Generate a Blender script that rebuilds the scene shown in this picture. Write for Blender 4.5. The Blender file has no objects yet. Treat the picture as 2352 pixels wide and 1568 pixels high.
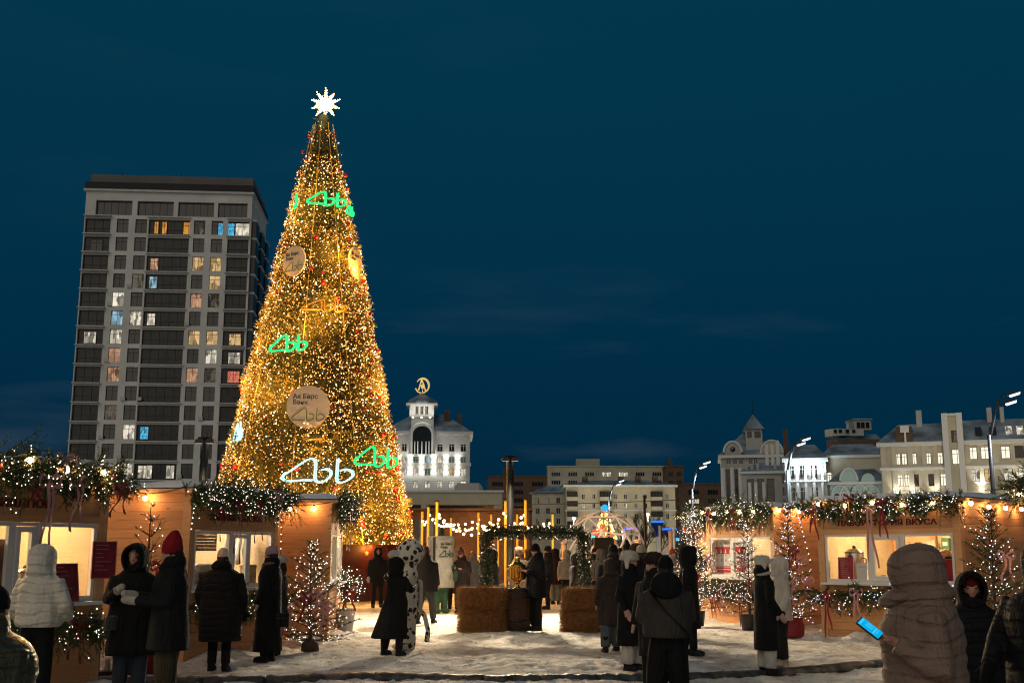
import bpy, bmesh, math, random
import numpy as np
from mathutils import Vector, Matrix
R = math.radians
random.seed(7)
RNG = np.random.default_rng(11)
SC = bpy.context.scene
COL = SC.collection

# ---------------------------------------------------------------- camera, sky, sun, exposure
FPX, CX, CY = 2583.0, 1176.0, 784.0          # focal length and centre for a frame 2352 wide
TILT, EYE = R(10.6), 1.6
cam = bpy.data.cameras.new('camera')
cam.sensor_fit = 'HORIZONTAL'; cam.sensor_width = 36.0
cam.lens = 36.0 * FPX / 2352.0
cam.clip_start = 0.1; cam.clip_end = 6000
cam_o = bpy.data.objects.new('camera', cam); COL.objects.link(cam_o)
cam_o.location = (0, 0, EYE); cam_o.rotation_euler = (math.pi/2 + TILT, 0, 0)
SC.camera = cam_o

wd = bpy.data.worlds.new('World'); SC.world = wd; wd.use_nodes = True
nt = wd.node_tree; nt.nodes.clear()
wo = nt.nodes.new('ShaderNodeOutputWorld'); bg = nt.nodes.new('ShaderNodeBackground')
sky = nt.nodes.new('ShaderNodeTexSky'); sky.sky_type = 'NISHITA'; sky.sun_disc = False
sky.sun_elevation = R(-5); sky.sun_rotation = R(200); sky.altitude = 100; sky.ozone_density = 3.0
tc = nt.nodes.new('ShaderNodeTexCoord'); sp = nt.nodes.new('ShaderNodeSeparateXYZ')
nt.links.new(tc.outputs['Generated'], sp.inputs[0])
rp = nt.nodes.new('ShaderNodeValToRGB')      # clear night air: a little darker to the horizon and the zenith
e = rp.color_ramp.elements
e[0].position = 0.0; e[0].color = (0.0006, 0.0180, 0.0400, 1)
e[1].position = 1.0; e[1].color = (0.0010, 0.0360, 0.0660, 1)
m_ = e.new(0.16); m_.color = (0.0004, 0.0255, 0.0580, 1)
m2 = e.new(0.32); m2.color = (0.0006, 0.0325, 0.0665, 1); m3 = e.new(0.46); m3.color = (0.0008, 0.0365, 0.0700, 1)
nt.links.new(sp.outputs['Z'], rp.inputs[0])
# thin low cloud lit by the town
mp = nt.nodes.new('ShaderNodeMapping'); mp.inputs['Scale'].default_value = (1.6, 1.6, 9.0); mp.inputs['Location'].default_value = (0.35, 0.1, 0.2)
nt.links.new(tc.outputs['Generated'], mp.inputs[0])
cn = nt.nodes.new('ShaderNodeTexNoise'); cn.inputs['Scale'].default_value = 2.2; cn.inputs['Detail'].default_value = 6
nt.links.new(mp.outputs[0], cn.inputs['Vector'])
cr = nt.nodes.new('ShaderNodeValToRGB'); cr.color_ramp.elements[0].position = 0.53; cr.color_ramp.elements[1].position = 0.76
nt.links.new(cn.outputs['Fac'], cr.inputs[0])
cl = nt.nodes.new('ShaderNodeMix'); cl.data_type = 'RGBA'; cl.blend_type = 'ADD'
cs = nt.nodes.new('ShaderNodeMix'); cs.data_type = 'RGBA'; cs.blend_type = 'MULTIPLY'; cs.inputs['Factor'].default_value = 1
lowr = nt.nodes.new('ShaderNodeValToRGB'); lowr.color_ramp.elements[0].position = 0.05; lowr.color_ramp.elements[0].color = (1,1,1,1); lowr.color_ramp.elements[1].position = 0.26; lowr.color_ramp.elements[1].color = (.06,.06,.06,1)
nt.links.new(sp.outputs['Z'], lowr.inputs[0])
lm = nt.nodes.new('ShaderNodeMix'); lm.data_type = 'RGBA'; lm.blend_type = 'MULTIPLY'; lm.inputs['Factor'].default_value = 1
nt.links.new(cr.outputs[0], lm.inputs['A']); nt.links.new(lowr.outputs[0], lm.inputs['B'])
nt.links.new(lm.outputs['Result'], cs.inputs['A']); cs.inputs['B'].default_value = (0.040, 0.046, 0.052, 1)
nt.links.new(rp.outputs[0], cl.inputs['A']); nt.links.new(cs.outputs['Result'], cl.inputs['B']); cl.inputs['Factor'].default_value = 0.8
ns = nt.nodes.new('ShaderNodeMix'); ns.data_type = 'RGBA'; ns.blend_type = 'ADD'; ns.inputs['Factor'].default_value = 0.004
nt.links.new(cl.outputs['Result'], ns.inputs['A']); nt.links.new(sky.outputs[0], ns.inputs['B'])
nt.links.new(ns.outputs['Result'], bg.inputs[0]); bg.inputs[1].default_value = 1.0
nt.links.new(bg.outputs[0], wo.inputs[0])

sl = bpy.data.lights.new('town_glow', 'SUN'); sl.energy = 0.66; sl.angle = R(60); sl.color = (1.0, 0.86, 0.66)
so = bpy.data.objects.new('town_glow', sl); COL.objects.link(so)
so.rotation_euler = (R(60), 0, R(-22))       # soft warm skyglow of the lit town behind the camera
SC.view_settings.view_transform = 'Standard'; SC.view_settings.look = 'None'
SC.view_settings.exposure = 0.0; SC.view_settings.gamma = 1.0
cy = SC.cycles
cy.use_denoising = True; cy.use_light_tree = True
cy.max_bounces = 5; cy.diffuse_bounces = 3; cy.glossy_bounces = 3; cy.transmission_bounces = 4; cy.transparent_max_bounces = 10
cy.sample_clamp_indirect = 4.0; cy.caustics_reflective = False; cy.caustics_refractive = False
SC.render.filter_size = 1.15
cy.filter_width = 1.15
cy.use_adaptive_sampling = True; cy.adaptive_threshold = 0.012

# ---------------------------------------------------------------- placing: a view ray to a depth, or to the ground
def ray(px, py):
    u = (px - CX) / FPX; v = -(py - CY) / FPX
    return np.array([u, math.cos(TILT) - v*math.sin(TILT), math.sin(TILT) + v*math.cos(TILT)])
def at(px, py, Y):
    d = ray(px, py); k = Y / d[1]
    return Vector((d[0]*k, Y, EYE + d[2]*k))
def gnd(px, py, z=0.0):
    d = ray(px, py); k = (z - EYE) / d[2]
    return Vector((d[0]*k, d[1]*k, z))

# ---------------------------------------------------------------- mesh builder
class MB:
    def __init__(s): s.v = []; s.f = []
    def add(s, vs, fs):
        o = len(s.v); s.v.extend([tuple(p) for p in vs]); s.f.extend([tuple(i+o for i in f) for f in fs]); return s
    def box(s, x0, x1, y0, y1, z0, z1):
        return s.add([(x0,y0,z0),(x1,y0,z0),(x1,y1,z0),(x0,y1,z0),(x0,y0,z1),(x1,y0,z1),(x1,y1,z1),(x0,y1,z1)],
              [(0,3,2,1),(4,5,6,7),(0,1,5,4),(1,2,6,5),(2,3,7,6),(3,0,4,7)])
    def bbox(s, x0, x1, y0, y1, z0, z1, b):
        """box with chamfered vertical and top edges"""
        ring = lambda i, z: [(x0+b,y0+i,z),(x1-b,y0+i,z),(x1-i,y0+b,z),(x1-i,y1-b,z),(x1-b,y1-i,z),(x0+b,y1-i,z),(x0+i,y1-b,z),(x0+i,y0+b,z)]
        vs = ring(0,z0)+ring(0,z1-b)+[(min(max(p[0],x0+b),x1-b), min(max(p[1],y0+b),y1-b), z1) for p in ring(0,z1)]
        fs = [tuple(range(7,-1,-1)), tuple(range(16,24))]
        for k in (0, 8):
            for i in range(8): j=(i+1)%8; fs.append((k+i,k+j,k+8+j,k+8+i))
        return s.add(vs, fs)
    def quad(s, a, b, c, d): return s.add([a,b,c,d], [(0,1,2,3)])
    def poly(s, pts): return s.add(pts, [tuple(range(len(pts)))])
    def rings(s, rs, caps=True, closed=True):
        n = len(rs[0]); vs = [p for r in rs for p in r]; fs = []
        for k in range(len(rs)-1):
            for i in range(n if closed else n-1):
                j = (i+1) % n; fs.append((k*n+i, k*n+j, (k+1)*n+j, (k+1)*n+i))
        if caps: fs.append(tuple(range(n-1,-1,-1))); fs.append(tuple((len(rs)-1)*n+i for i in range(n)))
        return s.add(vs, fs)
    def lathe(s, prof, n=16, c=(0,0,0), caps=True):
        return s.rings([[(c[0]+r*math.cos(2*math.pi*i/n), c[1]+r*math.sin(2*math.pi*i/n), c[2]+z) for i in range(n)] for r, z in prof], caps)
    def tube(s, pts, rad, n=8, caps=True, flat=1.0):
        pts = [Vector(p) for p in pts]
        rr = rad if hasattr(rad, '__len__') else [rad]*len(pts)
        rs = []; up = None
        for i, p in enumerate(pts):
            t = (pts[min(i+1,len(pts)-1)] - pts[max(i-1,0)])
            if t.length < 1e-9: t = Vector((0,0,1))
            t.normalize()
            if up is None:
                up = Vector((0,0,1)) if abs(t.z) < .9 else Vector((1,0,0))
            a = t.cross(up)
            if a.length < 1e-6: a = t.cross(Vector((1,0.3,0)))
            a.normalize(); b = a.cross(t).normalized(); up = b
            rs.append([p + (a*math.cos(2*math.pi*k/n) + b*math.sin(2*math.pi*k/n)*flat)*rr[i] for k in range(n)])
        return s.rings(rs, caps)
    def cap(s, p0, p1, r0, r1, n=10):
        """tapered capsule with round ends"""
        p0 = Vector(p0); p1 = Vector(p1); d = p1-p0; L = d.length
        if L < 1e-6: d = Vector((0,0,1)); L = 1e-6
        d = d/L; pts=[]; rad=[]
        for a in (90,60,30,0): pts.append(p0 - d*r0*math.sin(R(a))); rad.append(max(r0*math.cos(R(a)),1e-4))
        for a in (0,30,60,90): pts.append(p1 + d*r1*math.sin(R(a))); rad.append(max(r1*math.cos(R(a)),1e-4))
        return s.tube(pts, rad, n)
    def ell(s, c, rx, ry, rz, n=14, m=9, rot=None):
        rs=[]
        for k in range(m+1):
            a = math.pi*(k/m - .5); cz = math.sin(a); q = max(math.cos(a), .01)
            ring=[]
            for i in range(n):
                b = 2*math.pi*i/n
                p = Vector((rx*q*math.cos(b), ry*q*math.sin(b), rz*cz))
                if rot is not None: p = rot @ p
                ring.append((c[0]+p.x, c[1]+p.y, c[2]+p.z))
            rs.append(ring)
        return s.rings(rs)
    def np(s, V, F): return s.add([tuple(p) for p in V], [tuple(f) for f in F])
    def mesh(s, name, smooth=False):
        me = bpy.data.meshes.new(name); me.from_pydata(s.v, [], s.f); me.update()
        if smooth: me.polygons.foreach_set('use_smooth', [True]*len(me.polygons))
        return me
    def build(s, name, mat, parent=None, smooth=False, loc=None, rz=0):
        return obj(name, s.mesh(name, smooth), mat, parent, loc, rz)

def obj(name, me, mat=None, parent=None, loc=None, rz=0):
    o = bpy.data.objects.new(name, me); COL.objects.link(o)
    if mat is not None:
        if len(me.materials) == 0: me.materials.append(mat)
        elif me.materials[0] != mat:
            o.material_slots[0].link = 'OBJECT'; o.material_slots[0].material = mat
    if parent is not None: o.parent = parent
    if loc is not None: o.location = loc
    if rz: o.rotation_euler = (0,0,rz)
    return o
def tag(o, label=None, cat=None, group=None, kind=None):
    if label: o['label'] = label
    if cat: o['category'] = cat
    if group: o['group'] = group
    if kind: o['kind'] = kind
    return o
def thing(name, label, cat, loc=(0,0,0), rz=0, group=None):
    o = bpy.data.objects.new(name, None); COL.objects.link(o)
    o.location = loc; o.rotation_euler = (0,0,rz); o.empty_display_size = .2
    return tag(o, label, cat, group)
def copy_tree(o, parent=None):
    c = o.copy(); COL.objects.link(c); c.parent = parent
    for ch in list(o.children): copy_tree(ch, c)
    return c
def npmesh(name, V, F, smooth=False):
    V = np.asarray(V, dtype=np.float32); F = np.asarray(F, dtype=np.int32)
    me = bpy.data.meshes.new(name); k = F.shape[1]
    me.vertices.add(len(V)); me.vertices.foreach_set('co', V.ravel())
    me.loops.add(F.size); me.loops.foreach_set('vertex_index', F.ravel())
    me.polygons.add(len(F)); me.polygons.foreach_set('loop_start', np.arange(0, F.size, k, dtype=np.int32))
    me.polygons.foreach_set('loop_total', np.full(len(F), k, dtype=np.int32))
    if smooth: me.polygons.foreach_set('use_smooth', np.ones(len(F), dtype=bool))
    me.update(calc_edges=True); return me

def vnoise(x, y, seed=0):
    """smooth value noise, vectorised"""
    x = np.asarray(x, float); y = np.asarray(y, float)
    xi = np.floor(x).astype(np.int64); yi = np.floor(y).astype(np.int64); fx = x-xi; fy = y-yi
    fx = fx*fx*(3-2*fx); fy = fy*fy*(3-2*fy)
    def h(a, b):
        n = (a*374761393 + b*668265263 + seed*982451653) & 0x7fffffff
        n = ((n ^ (n >> 13)) * 1274126177) & 0x7fffffff
        return ((n ^ (n >> 16)) & 0xffff) / 65535.0
    return (h(xi,yi)*(1-fx)+h(xi+1,yi)*fx)*(1-fy) + (h(xi,yi+1)*(1-fx)+h(xi+1,yi+1)*fx)*fy

# ---------------------------------------------------------------- materials
def new_mat(name):
    m = bpy.data.materials.new(name); m.use_nodes = True
    b = m.node_tree.nodes.get('Principled BSDF'); return m, m.node_tree, b
def pm(name, c, rough=.75, metal=0.0, spec=.4, var=0.0, vscale=6.0, bump=0.0, bscale=40.0, c2=None, emit=None, es=0.0, stretch=None, sheen=0.0, coords='Object', detail=4.0):
    m, t, b = new_mat(name)
    b.inputs['Base Color'].default_value = (*c, 1); b.inputs['Roughness'].default_value = rough
    b.inputs['Metallic'].default_value = metal; b.inputs['Specular IOR Level'].default_value = spec
    if sheen: b.inputs['Sheen Weight'].default_value = sheen
    need = var or c2 or bump
    if need:
        tc = t.nodes.new('ShaderNodeTexCoord'); src = tc.outputs[coords]
        if stretch:
            mp = t.nodes.new('ShaderNodeMapping'); mp.inputs['Scale'].default_value = stretch
            t.links.new(src, mp.inputs[0]); src = mp.outputs[0]
    if var or c2:
        n = t.nodes.new('ShaderNodeTexNoise'); n.inputs['Scale'].default_value = vscale; n.inputs['Detail'].default_value = detail
        t.links.new(src, n.inputs['Vector'])
        r = t.nodes.new('ShaderNodeValToRGB'); el = r.color_ramp.elements
        el[0].position = .32; el[1].position = .68
        el[0].color = (*(c2 if c2 else tuple(x*(1-var) for x in c)), 1)
        el[1].color = (*(c if c2 else tuple(min(x*(1+var),1) for x in c)), 1)
        t.links.new(n.outputs['Fac'], r.inputs[0]); t.links.new(r.outputs[0], b.inputs['Base Color'])
    if bump:
        n2 = t.nodes.new('ShaderNodeTexNoise'); n2.inputs['Scale'].default_value = bscale; n2.inputs['Detail'].default_value = 5
        t.links.new(src, n2.inputs['Vector'])
        bp = t.nodes.new('ShaderNodeBump'); bp.inputs['Strength'].default_value = bump; bp.inputs['Distance'].default_value = .05
        t.links.new(n2.outputs['Fac'], bp.inputs['Height']); t.links.new(bp.outputs[0], b.inputs['Normal'])
    if emit:
        b.inputs['Emission Color'].default_value = (*emit, 1); b.inputs['Emission Strength'].default_value = es
    return m
def em(name, c, s, sample=True):
    m, t, b = new_mat(name); t.nodes.remove(b)
    e = t.nodes.new('ShaderNodeEmission'); e.inputs[0].default_value = (*c,1); e.inputs[1].default_value = s
    t.links.new(e.outputs[0], t.nodes['Material Output'].inputs[0])
    if not sample: m.cycles.emission_sampling = 'NONE'
    return m
def room_mat(name, c, s, dark=.15, scale=1.3):
    """a lit room seen through a far pane: lamp-lit walls, curtains and furniture as uneven emission"""
    m, t, b = new_mat(name); t.nodes.remove(b)
    tc = t.nodes.new('ShaderNodeTexCoord'); oi = t.nodes.new('ShaderNodeObjectInfo')
    ad = t.nodes.new('ShaderNodeVectorMath'); ad.operation = 'MULTIPLY_ADD'; ad.inputs[1].default_value = (17,29,41)
    t.links.new(oi.outputs['Location'], ad.inputs[0]); t.links.new(tc.outputs['Object'], ad.inputs[2])
    n = t.nodes.new('ShaderNodeTexVoronoi'); n.inputs['Scale'].default_value = scale; n.feature = 'F1'
    mp = t.nodes.new('ShaderNodeMapping'); mp.inputs['Scale'].default_value = (1.6,1,.7)
    t.links.new(ad.outputs[0], mp.inputs[0]); t.links.new(mp.outputs[0], n.inputs['Vector'])
    sp = t.nodes.new('ShaderNodeSeparateColor'); t.links.new(n.outputs['Color'], sp.inputs[0])
    r = t.nodes.new('ShaderNodeMapRange'); r.inputs['To Min'].default_value = dark*s; r.inputs['To Max'].default_value = s
    t.links.new(sp.outputs[0], r.inputs[0])
    e = t.nodes.new('ShaderNodeEmission'); e.inputs[0].default_value = (*c,1); t.links.new(r.outputs[0], e.inputs[1])
    t.links.new(e.outputs[0], t.nodes['Material Output'].inputs[0]); m.cycles.emission_sampling = 'NONE'
    return m
def wood_mat(name, c1, c2, rough=.6):
    m, t, b = new_mat(name); b.inputs['Roughness'].default_value = rough; b.inputs['Specular IOR Level'].default_value = .25
    tc = t.nodes.new('ShaderNodeTexCoord'); oi = t.nodes.new('ShaderNodeObjectInfo')
    ad = t.nodes.new('ShaderNodeVectorMath'); ad.operation = 'ADD'
    mu = t.nodes.new('ShaderNodeMath'); mu.operation = 'MULTIPLY'; mu.inputs[1].default_value = 37.0
    t.links.new(oi.outputs['Random'], mu.inputs[0]); cb = t.nodes.new('ShaderNodeCombineXYZ')
    t.links.new(mu.outputs[0], cb.inputs[0]); t.links.new(mu.outputs[0], cb.inputs[2])
    t.links.new(tc.outputs['Object'], ad.inputs[0]); t.links.new(cb.outputs[0], ad.inputs[1])
    mp = t.nodes.new('ShaderNodeMapping'); mp.inputs['Scale'].default_value = (1.2, 1.2, 16)
    t.links.new(ad.outputs[0], mp.inputs[0])
    n = t.nodes.new('ShaderNodeTexNoise'); n.inputs['Scale'].default_value = 2.0; n.inputs['Detail'].default_value = 7; n.inputs['Distortion'].default_value = .6
    t.links.new(mp.outputs[0], n.inputs['Vector'])
    r = t.nodes.new('ShaderNodeValToRGB'); el = r.color_ramp.elements; el[0].position=.3; el[1].position=.72
    el[0].color=(*c2,1); el[1].color=(*c1,1); t.links.new(n.outputs['Fac'], r.inputs[0])
    # knots
    mk = t.nodes.new('ShaderNodeMapping'); mk.inputs['Scale'].default_value = (1.0, 1.0, 2.2); t.links.new(ad.outputs[0], mk.inputs[0])
    vo = t.nodes.new('ShaderNodeTexVoronoi'); vo.inputs['Scale'].default_value = 2.6; t.links.new(mk.outputs[0], vo.inputs['Vector'])
    kr = t.nodes.new('ShaderNodeValToRGB'); kr.color_ramp.elements[0].position=.035; kr.color_ramp.elements[0].color=(.35,.3,.25,1); kr.color_ramp.elements[1].position=.10
    kr.color_ramp.elements[1].color=(1,1,1,1); t.links.new(vo.outputs['Distance'], kr.inputs[0])
    mx = t.nodes.new('ShaderNodeMix'); mx.data_type='RGBA'; mx.blend_type='MULTIPLY'; mx.inputs['Factor'].default_value=.8
    t.links.new(r.outputs[0], mx.inputs['A']); t.links.new(kr.outputs[0], mx.inputs['B'])
    rr = t.nodes.new('ShaderNodeMapRange'); rr.inputs['To Min'].default_value=.82; rr.inputs['To Max'].default_value=1.12
    t.links.new(oi.outputs['Random'], rr.inputs[0])
    hs = t.nodes.new('ShaderNodeHueSaturation'); t.links.new(rr.outputs[0], hs.inputs['Value']); t.links.new(mx.outputs['Result'], hs.inputs['Color'])
    t.links.new(hs.outputs[0], b.inputs['Base Color'])
    bp = t.nodes.new('ShaderNodeBump'); bp.inputs['Strength'].default_value=.25; bp.inputs['Distance'].default_value=.01
    t.links.new(n.outputs['Fac'], bp.inputs['Height']); t.links.new(bp.outputs[0], b.inputs['Normal'])
    return m
def glass_mat(name, tint=(1,1,1), gloss=.12, rough=.03):
    m, t, b = new_mat(name); t.nodes.remove(b)
    tr = t.nodes.new('ShaderNodeBsdfTransparent'); tr.inputs[0].default_value=(*tint,1)
    gl = t.nodes.new('ShaderNodeBsdfGlossy'); gl.inputs['Roughness'].default_value=rough
    mx = t.nodes.new('ShaderNodeMixShader'); mx.inputs[0].default_value=gloss
    t.links.new(tr.outputs[0], mx.inputs[1]); t.links.new(gl.outputs[0], mx.inputs[2])
    t.links.new(mx.outputs[0], t.nodes['Material Output'].inputs[0]); return m
def snow_mat():
    m, t, b = new_mat('trodden_snow'); b.inputs['Roughness'].default_value=.85; b.inputs['Specular IOR Level'].default_value=.25
    tc = t.nodes.new('ShaderNodeTexCoord')
    def noise(sc, det, stretch=None):
        n = t.nodes.new('ShaderNodeTexNoise'); n.inputs['Scale'].default_value=sc; n.inputs['Detail'].default_value=det
        src = tc.outputs['Object']
        if stretch:
            q = t.nodes.new('ShaderNodeMapping'); q.inputs['Scale'].default_value=stretch; t.links.new(src,q.inputs[0]); src=q.outputs[0]
        t.links.new(src, n.inputs['Vector']); return n
    def ramp(n, p0, c0, p1, c1):
        r = t.nodes.new('ShaderNodeValToRGB'); r.color_ramp.elements[0].position=p0; r.color_ramp.elements[1].position=p1
        r.color_ramp.elements[0].color=(*c0,1); r.color_ramp.elements[1].color=(*c1,1); t.links.new(n.outputs['Fac'], r.inputs[0]); return r
    def mult(a, b2, f=1.0):
        x = t.nodes.new('ShaderNodeMix'); x.data_type='RGBA'; x.blend_type='MULTIPLY'; x.inputs['Factor'].default_value=f
        t.links.new(a, x.inputs['A']); t.links.new(b2, x.inputs['B']); return x.outputs['Result']
    big = ramp(noise(.45, 5), .3, (.68,.645,.59), .7, (.90,.875,.83))
    mid = ramp(noise(2.6, 8, (1,.6,1)), .34, (.58,.53,.46), .56, (1,1,1))
    spk = ramp(noise(11, 5), .30, (.34,.28,.21), .40, (1,1,1))
    c = mult(big.outputs[0], mid.outputs[0], .9); c = mult(c, spk.outputs[0], .85)
    t.links.new(c, b.inputs['Base Color'])
    bp = t.nodes.new('ShaderNodeBump'); bp.inputs['Strength'].default_value=.8; bp.inputs['Distance'].default_value=.045
    t.links.new(noise(7, 8).outputs['Fac'], bp.inputs['Height'])
    bp2 = t.nodes.new('ShaderNodeBump'); bp2.inputs['Strength'].default_value=.5; bp2.inputs['Distance'].default_value=.015
    t.links.new(noise(45, 6).outputs['Fac'], bp2.inputs['Height']); t.links.new(bp.outputs[0], bp2.inputs['Normal'])
    t.links.new(bp2.outputs[0], b.inputs['Normal']); return m

M = {}
M['snow'] = snow_mat()
M['fresh_snow'] = pm('fresh_snow', (.82,.83,.85), .8, bump=.6, bscale=9, var=.05, vscale=3)
M['roof_snow'] = pm('roof_snow', (.36,.44,.52), .8, c2=(.13,.155,.185), vscale=.30, detail=8)  # patchy snow on metal; roofs lying out of warm light put into the colour
M['wood'] = wood_mat('pine_board', (.72,.37,.165), (.60,.28,.11))
M['wood_trim'] = wood_mat('pine_trim', (.74,.43,.22), (.64,.34,.15))
M['wood_in'] = wood_mat('pine_inside', (.80,.62,.40), (.72,.54,.32))
M['white_frame'] = pm('white_upvc', (.78,.77,.74), .35)
M['shop_glass'] = glass_mat('shop_glass')
M['lamp_warm'] = em('kiosk_lamp', (1,.72,.38), 150)
M['lamp_white'] = em('kiosk_lamp_white', (1,.82,.56), 120)
M['burg'] = pm('burgundy_print', (.20,.012,.022), .45, var=.35, vscale=9)
M['burg_text'] = pm('burgundy_letters', (.17,.008,.02), .5)
M['paper'] = pm('white_paper', (.8,.79,.76), .7)
M['needle'] = pm('fir_needles', (.085,.115,.032), .55, c2=(.045,.070,.022), vscale=3)
M['needle_gold'] = pm('tree_needles', (.17,.135,.030), .5, c2=(.10,.090,.022), vscale=2.2)
M['twig'] = pm('twig_bark', (.085,.055,.035), .8)
M['bulb_w'] = em('fairy_light_white', (1.0,.82,.66), 4.5)
M['bulb_b'] = em('fairy_light_cold', (.55,.68,1.0), 4.5)
M['bulb_tree'] = em('fairy_light_gold', (1.0,.37,.058), 2.9)
M['bulb_tree_w'] = em('fairy_light_pale', (1.0,.62,.28), 8)
M['bulb_big'] = em('festoon_bulb', (1.0,.52,.20), 95)
M['wire'] = pm('black_wire', (.02,.02,.02), .5)
M['red_ball'] = pm('red_bauble', (.28,.008,.012), .18, spec=.6)
M['gold_ball'] = pm('gold_bauble', (.55,.38,.08), .2, metal=.7)
M['ribbon_red'] = pm('red_ribbon', (.26,.010,.018), .5, sheen=.3)
M['ribbon_pink'] = pm('pink_ribbon', (.55,.26,.25), .45, sheen=.3)
M['black_steel'] = pm('black_steel', (.010,.010,.011), .5)
M['grey_steel'] = pm('grey_steel', (.055,.06,.065), .5, metal=.3)
M['dark_glass'] = pm('dark_pane', (.012,.014,.016), .12, spec=.6)
M['dark_glass2'] = pm('dim_pane', (.035,.034,.033), .2, spec=.5)
# ---------------------------------------------------------------- stall plan (front left corner, front right corner, depth)
STALLS = dict(
    A=((-6.02,11.5),(-4.87,13.7),2.5), B=((-4.87,17.2),(-4.01,19.5),2.5), C=((-3.34,21.0),(-3.50,23.5),2.5),
    D=((5.89,21.98),(7.87,20.0),3.05), E=((4.59,26.88),(5.63,24.5),2.5), G=((4.85,31.0),(5.60,28.8),2.5), F=((7.25,16.0),(7.9,13.9),2.5))

# ---------------------------------------------------------------- ground: one sheet, fine near the camera, to the horizon
def ground():
    xs = np.concatenate([[-3000,-900,-300,-120,-60,-35,-22,-15,-11.5], np.arange(-9,-5.5,.2), np.arange(-5.5,6.5,.065), np.arange(6.5,9.1,.2), [11.5,15,22,35,60,120,300,900,3000]])
    ys = np.concatenate([[-300,-60,-20,-6,0,3], np.arange(4.5,11.5,.15), np.arange(11.5,24,.065), np.arange(24,32,.16), [33,34,36,38,41,45,50,60,80,120,200,400,900,3500]])
    X, Y = np.meshgrid(xs, ys)
    near = np.clip((12-np.abs(X))/3,0,1)*np.clip((33-Y)/4,0,1)*np.clip((Y-3)/2,0,1)
    z = (vnoise(X*.5,Y*.5,1)-.5)*.06 + (vnoise(X*1.7,Y*1.5,2)-.5)*.045 + (vnoise(X*4.5,Y*4,3)-.5)*.03 - np.maximum(0, vnoise(X*2.6+9,Y*2.4,4)-.70)*.12
    g = np.random.default_rng(19)
    for _ in range(2600):
        fx, fy, fa = g.uniform(-5.3,6.3), g.uniform(11.6,23.9), g.uniform(0,math.pi)
        i0, i1 = np.searchsorted(xs,fx-.24), np.searchsorted(xs,fx+.24); j0, j1 = np.searchsorted(ys,fy-.24), np.searchsorted(ys,fy+.24)
        if i1-i0 < 3 or j1-j0 < 3: continue
        dx = X[j0:j1,i0:i1]-fx; dy = Y[j0:j1,i0:i1]-fy; u = dx*math.cos(fa)+dy*math.sin(fa); w = -dx*math.sin(fa)+dy*math.cos(fa)
        q = (u/.15)**2+(w/.062)**2
        z[j0:j1,i0:i1] += -.020*np.exp(-q**2)+.008*np.exp(-(q-2.0)**2)
    z = z*near - .012
    for k,(a,b,dp) in STALLS.items():
        a = np.array(a); b = np.array(b); d = b-a; L = np.hypot(*d); d = d/L; n = np.array([-d[1],d[0]])
        u = (X-a[0])*d[0]+(Y-a[1])*d[1]; w = (X-a[0])*n[0]+(Y-a[1])*n[1]
        du = np.maximum(np.maximum(-u,u-L),0); dw = np.maximum(np.maximum(-w,w-dp),0); dist = np.hypot(du,dw)
        z = z + np.exp(-(dist/.26)**2)*(.05+.20*vnoise(X*2.2,Y*2.2,7)**2)*near
    V = np.stack([X,Y,z],-1).reshape(-1,3); nx = len(xs); ny = len(ys)
    i = np.arange(ny-1)[:,None]*nx+np.arange(nx-1)[None,:]
    F = np.stack([i,i+1,i+nx+1,i+nx],-1).reshape(-1,4)
    o = obj('ground', npmesh('ground', V, F, True), M['snow']); o['kind']='structure'
ground()
mb = MB().quad((-6,62,.02),(60,62,.02),(90,215,.02),(-30,215,.02))
M['asphalt'] = pm('wet_asphalt', (.045,.045,.047), .45, c2=(.30,.31,.32), vscale=.5, detail=7)
tag(mb.build('road', M['asphalt']), kind='structure')

# ---------------------------------------------------------------- buildings
PANE = {'d':M['dark_glass'], 'k':M['dark_glass2'],
  'w':room_mat('room_white',(1.0,.90,.72),.95), 'y':room_mat('room_warm',(1.0,.66,.30),.80), 'o':room_mat('room_orange',(1.0,.42,.06),.95,.35),
  'c':room_mat('room_cold',(.50,.80,1.0),.75), 'p':room_mat('room_peach',(1.0,.55,.33),.62), 'r':room_mat('room_red_lights',(1.0,.28,.18),1.0,.1,9),
  'b':room_mat('room_blue_lights',(.12,.62,1.0),1.1,.1,7), 's':room_mat('room_dim',(.85,.72,.52),.16), 'W':em('bright_room',(1,.93,.72),1.15,False),
  'g':pm('green_pane',(.10,.20,.19),.25)}
WCACHE = {}
def window(parent, x, z, w, h, kind='d', fmat=None, y=.18, bars=(1,0), fw=.07, sill=None):
    """a recessed window: frame part with a pane sub-part; local facade plane is XZ, outside is -Y"""
    key = (round(w,2), round(h,2), bars, fw)
    if key not in WCACHE:
        f = MB(); d = .05
        for (a,b,c,e2) in ((0,w,0,fw),(0,w,h-fw,h),(0,fw,fw,h-fw),(w-fw,w,fw,h-fw)): f.box(a,b,-d,d,c,e2)
        for i in range(bars[0]): cx=w*(i+1)/(bars[0]+1); f.box(cx-fw*.45,cx+fw*.45,-d*.8,d*.8,fw,h-fw)
        for i in range(bars[1]): cz=h*(i+1)/(bars[1]+1) if bars[1]>1 else h*.7; f.box(fw,w-fw,-d*.7,d*.7,cz-fw*.4,cz+fw*.4)
        p = MB().quad((fw*.5,0.02,fw*.5),(w-fw*.5,0.02,fw*.5),(w-fw*.5,0.02,h-fw*.5),(fw*.5,0.02,h-fw*.5))
        WCACHE[key] = (f.mesh('window'), p.mesh('pane'))
    fm, pmesh = WCACHE[key]
    o = obj('window', fm, fmat or M['frame_dark'], parent, (x, y, z))
    obj('pane', pmesh, PANE[kind], o)
    return o
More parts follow.
